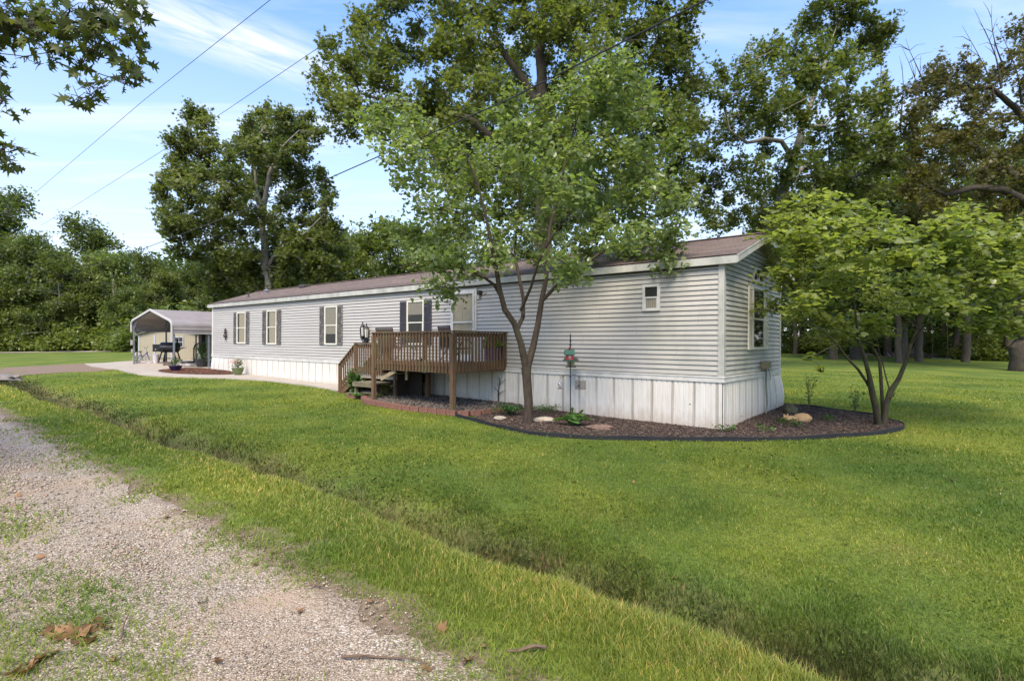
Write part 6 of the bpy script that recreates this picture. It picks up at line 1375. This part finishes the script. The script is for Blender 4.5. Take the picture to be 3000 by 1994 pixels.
small_plant('sapling', gloc(2505, 1215, 0.06), 'small thin leafy shoot in the right bed beside the redbud stems', 'plant', 110, 0.20, 0.62, 0.06, 'rhomb', mfern, 6, 0.4)
small_plant('flowering_shrub', gloc(1040, 1166, 0.06), 'leafy green shrub with white flower heads beside the deck steps', 'shrub', 300, 0.24, 0.72, 0.095, 'heart', mlf, 12, 0.4)
small_plant('leafy_groundcover', gloc(1045, 1170, 0.08), 'pale green creeping plants inside the terracotta edging', 'plant', 200, 0.30, 0.12, 0.06, 'rhomb', mhosta, 14)
small_plant('grass_clump', gloc(1125, 1168, 0.06), 'yellow green grass clump between the deck post and brick edging', 'plant', 160, 0.18, 0.36, 0.12, 'rhomb', leafmat('straw_leaf', (0.13, 0.14, 0.04), (0.22, 0.21, 0.07), (0.32, 0.28, 0.12)), 12, 0.1)
P = blob(60, (0, 0, 0), 0.07, 0.07, 0.05); fl = leaves('flower_heads', P, rng.uniform(0.04, 0.06, 60), 'rhomb', mwhp, rng.uniform(0, 1, 60)); fl.location = gloc(1060, 1160, 0.40); tag(fl, 'white flower cluster on the shrub by the deck steps', 'flowers')
for px, py, w, h in ((2075, 1245, 0.35, 0.12), (2290, 1250, 0.3, 0.13), (2160, 1243, 0.3, 0.16), (2130, 1272, 0.4, 0.14), (2240, 1275, 0.35, 0.14), (2330, 1260, 0.3, 0.2), (2420, 1240, 0.25, 0.12)):
    small_plant('weed_tuft', gloc(px, py, 0.06), 'thin straggly weed tuft growing through the right mulch', 'weed', 40, w*0.6, h, 0.07, 'rhomb', mlf, 10, 0.1)['group'] = 'weed tufts in the right mulch'
# dead vine on the skirting
u_, _ = FW(1466, 1150); vx = MB(); zb = gl(-0.05, u_)-HZ+CAMZ
vx.tube([(-0.06, u_, zb-0.05), (-0.05, u_+0.03, zb+0.35), (-0.04, u_-0.02, zb+0.62), (-0.04, u_+0.02, -0.15)], [0.022, 0.016, 0.012, 0.006], 6)
for k in range(9): a = rng.uniform(zb+0.2, -0.25); vx.tube([(-0.05, u_, a), (-0.07, u_+rng.uniform(-0.3, 0.35), a+rng.uniform(0.03, 0.2))], [0.007, 0.003], 4)
o = vx.build('dead_vine', bark_dark); o.location = (HX, HY, HZ); o.rotation_euler = (TU, -TW, HROT); tag(o, 'dead brown vine climbing the skirting right of the deck', 'vine')
lump('rubber_splash_block', gloc(1457, 1184, 0.06), 0.16, (1.4, 0.7, 0.35), plain('wet_black', (0.02, 0.02, 0.022), 0.4), 'black object at the foot of the dead vine', 'splash block', 31)
sl = thing('solar_light', gloc(1415, 1197, 0.0), 'small silver solar light at the edge of the stone bed', 'light')
m = MB(); m.tube([(0, 0, 0), (0, 0, 0.12)], 0.012, 6); m.build('stake', miron, sl); m = MB(); m.lathe([(0.03, 0.10), (0.05, 0.13), (0.055, 0.16), (0.03, 0.185), (0.0, 0.19)], n=14); m.build('lamp_head', mchrome, sl)

# ---------------------------------------------------------------- overhead cables
mcab = plain('cable_black', (0.02, 0.02, 0.022), 0.6)
def cable(name, pts, r_, label, sag=0.0, mat=mcab):
    m = MB(); P = [Vector(p) for p in pts]; Q = []
    for i in range(len(P)-1):
        for j in range(14):
            w = j/14; k = (i+w)/(len(P)-1); p = P[i].lerp(P[i+1], w); p.z -= sag*4*k*(1-k); Q.append(p)
    Q.append(P[-1]); m.tube(Q, r_, 6); o = m.build(name, mat); tag(o, label, 'cable'); return o
cable('power_cable', [at(3300, -640, 4.4), at(2065, 2, 6.8), at(1500, 287, 9.1), at(960, 524, 13.5), at(400, 736, 27), at(180, 808, 45)], 0.012, 'thick black twisted service cable crossing in front of the big oak')
cable('power_cable', [at(1700, -690, 22), at(1137, 2, 24), at(650, 332, 34), at(205, 612, 60), at(120, 660, 75)], 0.014, 'thin overhead wire passing above the top of the left oak')
cable('power_cable', [at(1300, -520, 22), at(792, 0, 25), at(420, 295, 36), at(50, 610, 62), at(-40, 680, 80)], 0.014, 'thin overhead wire nearest the top left corner of the sky')
cable('power_cable', [at(-60, 700+30, 50), at(180, 810, 54), at(520, 880, 58)], 0.010, 'faint wire sagging in front of the left wood')

# ---------------------------------------------------------------- far lawn things
bx, by = gnd(2755, 1060); bz = float(gz(bx, by)); Ys = by
sw = thing('plank_swing', (bx, by, bz), 'dark plank swing hanging on two ropes over the far right lawn', 'swing')
m = MB(); m.bar((-0.9, 0, 0.33), (0.9, 0.1, 0.27), 0.32, 0.06); m.build('seat', plain('swing_green', (0.03, 0.05, 0.04), 0.7), sw)
m = MB()
for x_ in (-0.66, 0.62): m.tube([(x_-0.12, 0, 0.32), (x_, 0, 0.85), (x_+0.12, 0, 0.30)], 0.012, 5); m.tube([(x_, 0, 0.85), (x_+0.05, 0.2, 7.0)], 0.012, 5)
m.build('rope', plain('rope', (0.16, 0.14, 0.11), 0.9), sw)
bx, by = gnd(2650, 1046); bz = float(gz(bx, by)); dp = MB(); q = np.random.default_rng(4)
for k in range(70):
    c_ = Vector((q.normal()*1.5, q.normal()*0.7, abs(q.normal())*0.25)); d_ = Vector(q.normal(size=3)); d_.z *= 0.3; d_.normalize(); dp.bar(c_-d_*q.uniform(.2, .9), c_+d_*q.uniform(.2, .9), q.uniform(0.05, 0.2), q.uniform(0.03, 0.1))
o = dp.build('debris_pile', plain('debris', (0.30, 0.22, 0.20), 0.8, 0.6, 1.5)); o.location = (bx, by, bz); tag(o, 'low pinkish heap of boards and debris between far trunks', 'debris pile')
bx, by = (2365-1500)/F*70, 70.0; bz = float(gz(bx, by))
tr = thing('parked_trailer', (bx, by, bz), 'long white flat trailer with an orange load parked in the far trees', 'trailer')
m = MB(); m.box(-3.2, 3.0, -1.0, 1.0, 0.55, 1.2); m.build('bed', plain('trailer_white', (0.5, 0.5, 0.48), 0.6), tr, 0.03)
m = MB(); m.box(-2.7, 0.4, -0.8, 0.8, 1.21, 1.75); m.build('load', plain('orange_load', (0.35, 0.14, 0.06), 0.7), tr, 0.05)
for x_ in (-1.6, -0.7, 1.7):
    m = MB(); m.lathe([(0.0, -0.1), (0.36, -0.1), (0.4, -0.05), (0.4, 0.05), (0.36, 0.1), (0.0, 0.1)], (x_, -1.05, 0.4), 18, Matrix.Rotation(R(90), 4, 'X')); m.build('wheel', mtire, tr)

# ---------------------------------------------------------------- surface stuff
def scatter_quads(name, P, sx_, sy_, sz_, mat, tint, flat=0.5, seed=1, kind='stuff'):
    """small irregular stones: squashed octahedra, one per point"""
    q = np.random.default_rng(seed); n = len(P)
    T = np.array([[1,0,0],[0,1,0],[-1,0,0],[0,-1,0],[0,0,1],[0,0,-1]], float); T = T[None]*q.uniform(0.65, 1.25, (n, 6, 1)) + q.normal(size=(n, 6, 3))*0.13
    T *= np.stack([sx_, sy_, sz_], -1)[:, None, :]
    a = q.uniform(0, 6.28, n); b_ = q.normal(size=n)*flat; ca, sa = np.cos(a), np.sin(a); cb, sb = np.cos(b_), np.sin(b_)
    x, y, z = T[..., 0], T[..., 1], T[..., 2]; y2 = y*cb[:, None]-z*sb[:, None]; z2 = y*sb[:, None]+z*cb[:, None]
    V = np.stack([x*ca[:, None]-y2*sa[:, None], x*sa[:, None]+y2*ca[:, None], z2], -1) + P[:, None, :]
    base = (np.arange(n)*6)[:, None, None]; Fc = np.array([[0,1,4],[1,2,4],[2,3,4],[3,0,4],[1,0,5],[2,1,5],[3,2,5],[0,3,5]])[None]
    o = np_mesh(name, V.reshape(-1, 3), [(base+Fc).reshape(-1, 3)], mat, None, np.repeat(tint, 6))
    if kind: tag(o, kind=kind)
    return o
def tintmat(name, stops, rough=0.9):
    m, t, b = newmat(name); a = t.nodes.new('ShaderNodeAttribute'); a.attribute_name = 'tint'
    r = ramp(t, a.outputs['Fac'], stops); n = noise(t, wpos(t), 90, 3)
    t.links.new(mixc(t, 1.0, r.outputs[0], ramp(t, n, [(0.3, (0.75, 0.75, 0.75)), (0.7, (1, 1, 1))]).outputs[0], 'MULTIPLY'), b.inputs['Base Color']); b.inputs['Roughness'].default_value = rough; return m
def polar(n, r0, r1, amax, q):
    """points over the ground in front of the camera, thinning with distance"""
    r_ = r0*(r1/r0)**q.random(n); a = q.uniform(-amax, amax, n); return r_*np.sin(a), r_*np.cos(a), r_
def vnoise(x, y, sc_, seed=0):      # cheap smooth value noise
    def h(i, j): v = np.sin(i*127.1+j*311.7+seed*74.7)*43758.5453; return v-np.floor(v)
    x = x*sc_; y = y*sc_; i = np.floor(x); j = np.floor(y); u = x-i; v = y-j; u = u*u*(3-2*u); v = v*v*(3-2*v)
    return (h(i, j)*(1-u)+h(i+1, j)*u)*(1-v) + (h(i, j+1)*(1-u)+h(i+1, j+1)*u)*v
q = np.random.default_rng(91)
# gravel
n = 400000; x, y, r_ = polar(n, 1.9, 16, R(60), q); s, t_ = st(x, y)
k = (s > -2.1) & (s < 2.0 + 0.3*(vnoise(x, y, 2.2, 3)-0.5)) & (q.random(n) < np.where(s > 1.65, 0.35, 1.0)*(0.25+0.75*sm(0.25, 0.6, vnoise(x, y, 1.1, 5))))
x, y, r_ = x[k], y[k], r_[k]; n = len(x); sz = (0.25+0.9*q.random(n)**3)*0.0088*np.clip(r_/3.2, 0.8, 2.2)
z = gz(x, y)+0.010+sz*0.25
scatter_quads('gravel', np.stack([x, y, z], -1), sz, sz*q.uniform(0.6, 1, n), sz*q.uniform(0.4, 0.7, n), tintmat('gravel_stones', [(0, (0.16, 0.12, 0.085)), (0.3, (0.33, 0.265, 0.19)), (0.7, (0.47, 0.39, 0.295)), (0.93, (0.56, 0.49, 0.39)), (1, (0.40, 0.20, 0.12))]), q.random(n), 0.5)
# bark chips
def in_poly_pts(poly, n, q):
    xs = [p[0] for p in poly]; ys = [p[1] for p in poly]; x = q.uniform(min(xs), max(xs), n); y = q.uniform(min(ys), max(ys), n); k = inpoly(x, y, poly); return x[k], y[k]
for poly, n, z0, c_ in ((mulch_front, 70000, 0.055, 'dark'), (mulch_left, 9000, 0.08, 'red')):
    x, y = in_poly_pts(poly, n, q); k = ~inpoly(x, y, house_rect); x, y = x[k], y[k]; n = len(x)
    scatter_quads('bark_chips', np.stack([x, y, gz(x, y)+z0+q.uniform(0, 0.015, n)], -1), q.uniform(0.015, 0.048, n), q.uniform(0.006, 0.014, n), q.uniform(0.003, 0.007, n),
                  tintmat('bark_chip_'+c_, [(0, (0.022, 0.015, 0.011)), (0.5, (0.080, 0.052, 0.040)), (0.85, (0.17, 0.12, 0.095)), (1, (0.32, 0.24, 0.17))] if c_ == 'dark' else [(0, (0.05, 0.02, 0.012)), (0.6, (0.20, 0.075, 0.045)), (1, (0.36, 0.17, 0.10))]), q.random(n), 0.35)
x, y = in_poly_pts(rock_bed, 13000, q); n = len(x); sz = q.uniform(0.016, 0.04, n)
scatter_quads('river_stones', np.stack([x, y, gz(x, y)+0.07+sz*0.5+0.02*vnoise(x, y, 6)], -1), sz, sz*0.8, sz*0.6, tintmat('river_stone', [(0, (0.035, 0.028, 0.024)), (0.5, (0.11, 0.09, 0.075)), (1, (0.26, 0.22, 0.18))], 0.7), q.random(n), 0.5)

# grass blades
def blades(name, x, y, h, w, lean, tint, mat):
    n = len(x); z = gz(x, y) - 0.004; a = q.uniform(0, 6.28, n); ux, uy = np.cos(a), np.sin(a); b_ = a + q.normal(size=n)*0.8 + 1.57
    lx, ly = np.cos(b_)*lean, np.sin(b_)*lean
    def P(k, f, sgn): return np.stack([x + lx*h*k**1.7 + sgn*ux*w*f, y + ly*h*k**1.7 + sgn*uy*w*f, z + h*k*(1-0.25*lean*k)], -1)
    V = np.stack([P(0, .5, -1), P(0, .5, 1), P(.5, .42, 1), P(.5, .42, -1), P(1, 0, 1)], 1).reshape(-1, 3); base = (np.arange(n)*5)[:, None]
    o = np_mesh(name, V, [base+np.array([[0, 1, 2, 3]]), base+np.array([[3, 2, 4]])], mat, None, np.repeat(tint, 5)); tag(o, kind='stuff'); return o
mgb, t, b = newmat('grass_blades'); gc = grass_colour(t); a = t.nodes.new('ShaderNodeAttribute'); a.attribute_name = 'tint'
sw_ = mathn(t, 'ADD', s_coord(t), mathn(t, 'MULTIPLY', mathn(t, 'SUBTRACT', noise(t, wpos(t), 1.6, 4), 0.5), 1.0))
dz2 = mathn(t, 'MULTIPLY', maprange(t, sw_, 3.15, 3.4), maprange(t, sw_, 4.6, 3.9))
gc = mixc(t, mathn(t, 'MULTIPLY', dz2, 0.88), gc, ramp(t, noise(t, wpos(t), 3.5, 3), [(0.35, (0.026, 0.042, 0.012)), (0.55, (0.055, 0.066, 0.022)), (0.7, (0.13, 0.10, 0.048))]).outputs[0])  # dark ditch growth, further darkened to stand in for shade on the bank
gc = mixc(t, mathn(t, 'MULTIPLY', mathn(t, 'MULTIPLY', maprange(t, sw_, 2.3, 2.75), maprange(t, sw_, 3.2, 3.0)), 0.35), gc, (0.29, 0.32, 0.08))
c = mixc(t, 1.0, gc, ramp(t, a.outputs['Fac'], [(0.0, (0.60, 0.62, 0.55)), (0.45, (1.0, 1.0, 1.0)), (0.85, (1.42, 1.32, 1.2)), (0.86, (1.9, 1.35, 1.9)), (1.0, (2.9, 1.7, 3.6))]).outputs[0], 'MULTIPLY')
t.links.new(c, b.inputs['Base Color']); b.inputs['Roughness'].default_value = 0.5; b.inputs['Specular IOR Level'].default_value = 0.3
tr_ = t.nodes.new('ShaderNodeBsdfTranslucent'); t.links.new(mixc(t, 1.0, c, (1.5, 1.5, 0.7), 'MULTIPLY'), tr_.inputs[0]); ms = t.nodes.new('ShaderNodeMixShader'); ms.inputs[0].default_value = 0.4
t.links.new(b.outputs[0], ms.inputs[1]); t.links.new(tr_.outputs[0], ms.inputs[2]); t.links.new(ms.outputs[0], t.nodes['Material Output'].inputs[0])
n = 860000; x, y, r_ = polar(n, 1.9, 34, R(62), q); s, t_ = st(x, y)
edge_n = 1.95 + 0.45*(vnoise(x, y, 1.6, 2)-0.5) + 0.3*(vnoise(x, y, 6.0, 8)-0.5)
dens = np.where(s > edge_n, 1.0, 0.0); dens = np.where((s > edge_n) & (s < edge_n+0.22), 0.35, dens)
dens = np.where((s > 3.2) & (s < 4.0) & (t_ < 24), dens*(0.12+0.75*sm(0.3, 0.7, vnoise(x, y, 2.6, 6))), dens)
dens = np.where((s > 4.0) & (s < 4.9) & (vnoise(x, y, 1.9, 16) < 0.5) & (t_ < 24), dens*0.55, dens)
ok = (q.random(n) < dens) & ~bare(x, y); x, y, r_, s = x[ok], y[ok], r_[ok], s[ok]; n = len(x)
s = s + (0.09*np.sin(0.8*st(x, y)[1])+0.06*np.sin(2.1*st(x, y)[1]+1)); bank = np.exp(-((s-2.75)/0.45)**2); dit = np.exp(-((s-3.9)/0.5)**2)
h = (0.034 + 0.018*bank + 0.050*dit)*q.uniform(0.45, 1.4, n)*(0.45+1.0*vnoise(x, y, 1.3, 4)+0.35*vnoise(x, y, 5.5, 14)); w = (0.0036+0.0009*bank)*np.clip(r_/3.0, 0.9, 7.0)
tn = np.clip(q.beta(2.2, 2.4, n)*0.84, 0, 0.85); tn = np.where(q.random(n) < 0.05+0.10*dit+0.06*bank, q.uniform(0.87, 1, n), tn)
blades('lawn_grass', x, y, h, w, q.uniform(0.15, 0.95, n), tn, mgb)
# sparse tufts on the gravel and the strip between the wheel tracks
nc = 9000; cx_, cy_, cr_ = polar(nc, 1.95, 14, R(58), q); s, t_ = st(cx_, cy_)
pr = np.where(s < 1.0+0.3*(vnoise(cx_, cy_, 1.5, 7)-0.5), 0.95, np.where(s < 1.7, 0.05, np.where(s < 2.2, 0.45, 0)))*(s > -1.6)
k = q.random(nc) < pr*np.clip(vnoise(cx_, cy_, 1.8, 12)*1.6-0.1, 0, 1); cx_, cy_, cr_ = cx_[k], cy_[k], cr_[k]; nb = 30
sp = np.repeat(cr_*0.012+0.035, nb); x = np.repeat(cx_, nb)+q.normal(size=len(cx_)*nb)*sp; y = np.repeat(cy_, nb)+q.normal(size=len(cx_)*nb)*sp; n = len(x)
tn = np.clip(q.beta(4, 1.6, n)*0.87, 0, 0.95)
blades('sparse_grass', x, y, q.uniform(0.03, 0.085, n), 0.0050*np.clip(np.hypot(x, y)/3, 0.8, 4), q.uniform(0.5, 1.6, n), tn, mgb)
# broad leaved weeds in the ditch and clover in the lawn
n = 60000; x, y, r_ = polar(n, 2.6, 18, R(54), q); s, t_ = st(x, y); k = ((s > 3.2) & (s < 4.9) & (q.random(n) < 0.85) & (vnoise(x, y, 1.4, 9) > 0.35)) | ((s > 4.9) & (vnoise(x, y, 0.8, 21) > 0.72) & (q.random(n) < 0.3))
k &= ~bare(x, y); x, y, r_ = x[k], y[k], r_[k]; n = len(x)
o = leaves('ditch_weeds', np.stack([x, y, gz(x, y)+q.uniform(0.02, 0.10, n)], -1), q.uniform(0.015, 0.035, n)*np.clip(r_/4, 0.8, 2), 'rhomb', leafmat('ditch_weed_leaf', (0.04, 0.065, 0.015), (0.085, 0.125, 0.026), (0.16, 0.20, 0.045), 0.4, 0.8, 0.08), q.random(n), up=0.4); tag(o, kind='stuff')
n = 420; x, y, r_ = polar(n, 4, 22, R(50), q); s, t_ = st(x, y); k = (s > 5) & ~bare(x, y) & (vnoise(x, y, 0.5, 33) > 0.45); x, y, r_ = x[k], y[k], r_[k]; n = len(x)
o = leaves('clover_flowers', np.stack([x, y, gz(x, y)+0.05], -1), 0.008*np.clip(r_/4, 1, 2.2), 'rhomb', mwhp, q.random(n), up=0.5); tag(o, kind='stuff')
# fallen leaves and sticks
mdead = leafmat('dead_leaf', (0.09, 0.042, 0.018), (0.22, 0.115, 0.05), (0.38, 0.23, 0.11), 0.15, 0.7)
gd = 'dry curled oak leaves in the bottom left corner of the gravel'
def dead_leaf(px, py, size, label, group=None, i=0):
    T, Fs = LEAF_T['oak']; Q = T.copy(); Q[:, 1] -= 0.5; Q[:, 2] = 0.35*Q[:, 0]**2 + 0.25*(Q[:, 1])**2 + 0.1*np.sin(9*Q[:, 1]+i); by = {}
    for f in Fs: by.setdefault(len(f), []).append(f)
    o = np_mesh('fallen_leaf', Q*size, [np.array(v) for v in by.values()], mdead, None, np.clip(rng.uniform(0, 1)+rng.normal(size=len(Q))*0.15, 0, 1)); x, y = gnd(px, py)
    o.location = (x, y, float(gz(x, y))+0.025); o.rotation_euler = (rng.normal()*0.35, rng.normal()*0.35, rng.uniform(0, 6.28)); tag(o, label, 'leaf', group)
for i, (px, py) in enumerate(((290,1835),(262,1858),(240,1872),(268,1890),(215,1870),(180,1880),(165,1868),(230,1895),(155,1925),(125,1942),(105,1950),(75,1980),(45,1985),(315,1850),(200,1855),(140,1860))):
    dead_leaf(px, py, rng.uniform(0.08, 0.12), 'dry tan curled oak leaf on gravel in the bottom left corner', gd, i)
gl2 = 'single dry leaves scattered over gravel and grass'
for i, (px, py, s_) in enumerate(((52,1457,.12),(490,1520,.12),(590,1770,.1),(1295,1850,.12),(1370,1948,.12),(1420,1902,.08),(1682,1415,.14),(1978,1700,.12),(2790,1412,.14),(2280,1455,.12),(120,1640,.1),(640,1950,.1),(880,1800,.08),(330,1945,.1),(1085,1770,.08),(750,1660,.08),(1250,1970,.1),(2480,1600,.1),(1857,1417,.1))):
    dead_leaf(px, py, s_*0.7, 'single dry brown leaf lying alone on gravel or lawn', gl2, i)
def stick(pts, r_, label):
    m = MB(); P = []
    for px, py in pts: x, y = gnd(px, py); P.append((x, y, float(gz(x, y))+0.03))
    for i in range(1, len(P)-1): P[i] = (P[i][0], P[i][1], P[i][2]+0.01*math.sin(i*2.0))
    m.tube(P, [r_*(1-0.5*i/len(P)) for i in range(len(P))], 6)
    for i in range(1, len(P)-1, 2): m.tube([P[i], (P[i][0]+rng.normal()*0.05, P[i][1]+rng.normal()*0.05, P[i][2]+0.015)], [r_*0.5, r_*0.2], 4)
    tag(m.build('fallen_stick', plain('dead_wood', (0.13, 0.085, 0.055), 0.9)), label, 'stick')
stick([(1598, 1912), (1560, 1913), (1520, 1917), (1485, 1922)], 0.011, 'straight thick stick lying in grass at the gravel edge')
stick([(1000, 1940), (1050, 1942), (1110, 1936), (1160, 1942), (1210, 1950), (1250, 1960)], 0.007, 'long thin wavy twig on the gravel near the bottom edge')
stick([(950, 1730), (920, 1728), (895, 1731)], 0.006, 'short dark twig on the gravel right of centre')
stick([(355, 1885), (365, 1840), (378, 1812)], 0.005, 'thin upright leaning twig beside the dry leaves')
print('objects', len(bpy.data.objects))
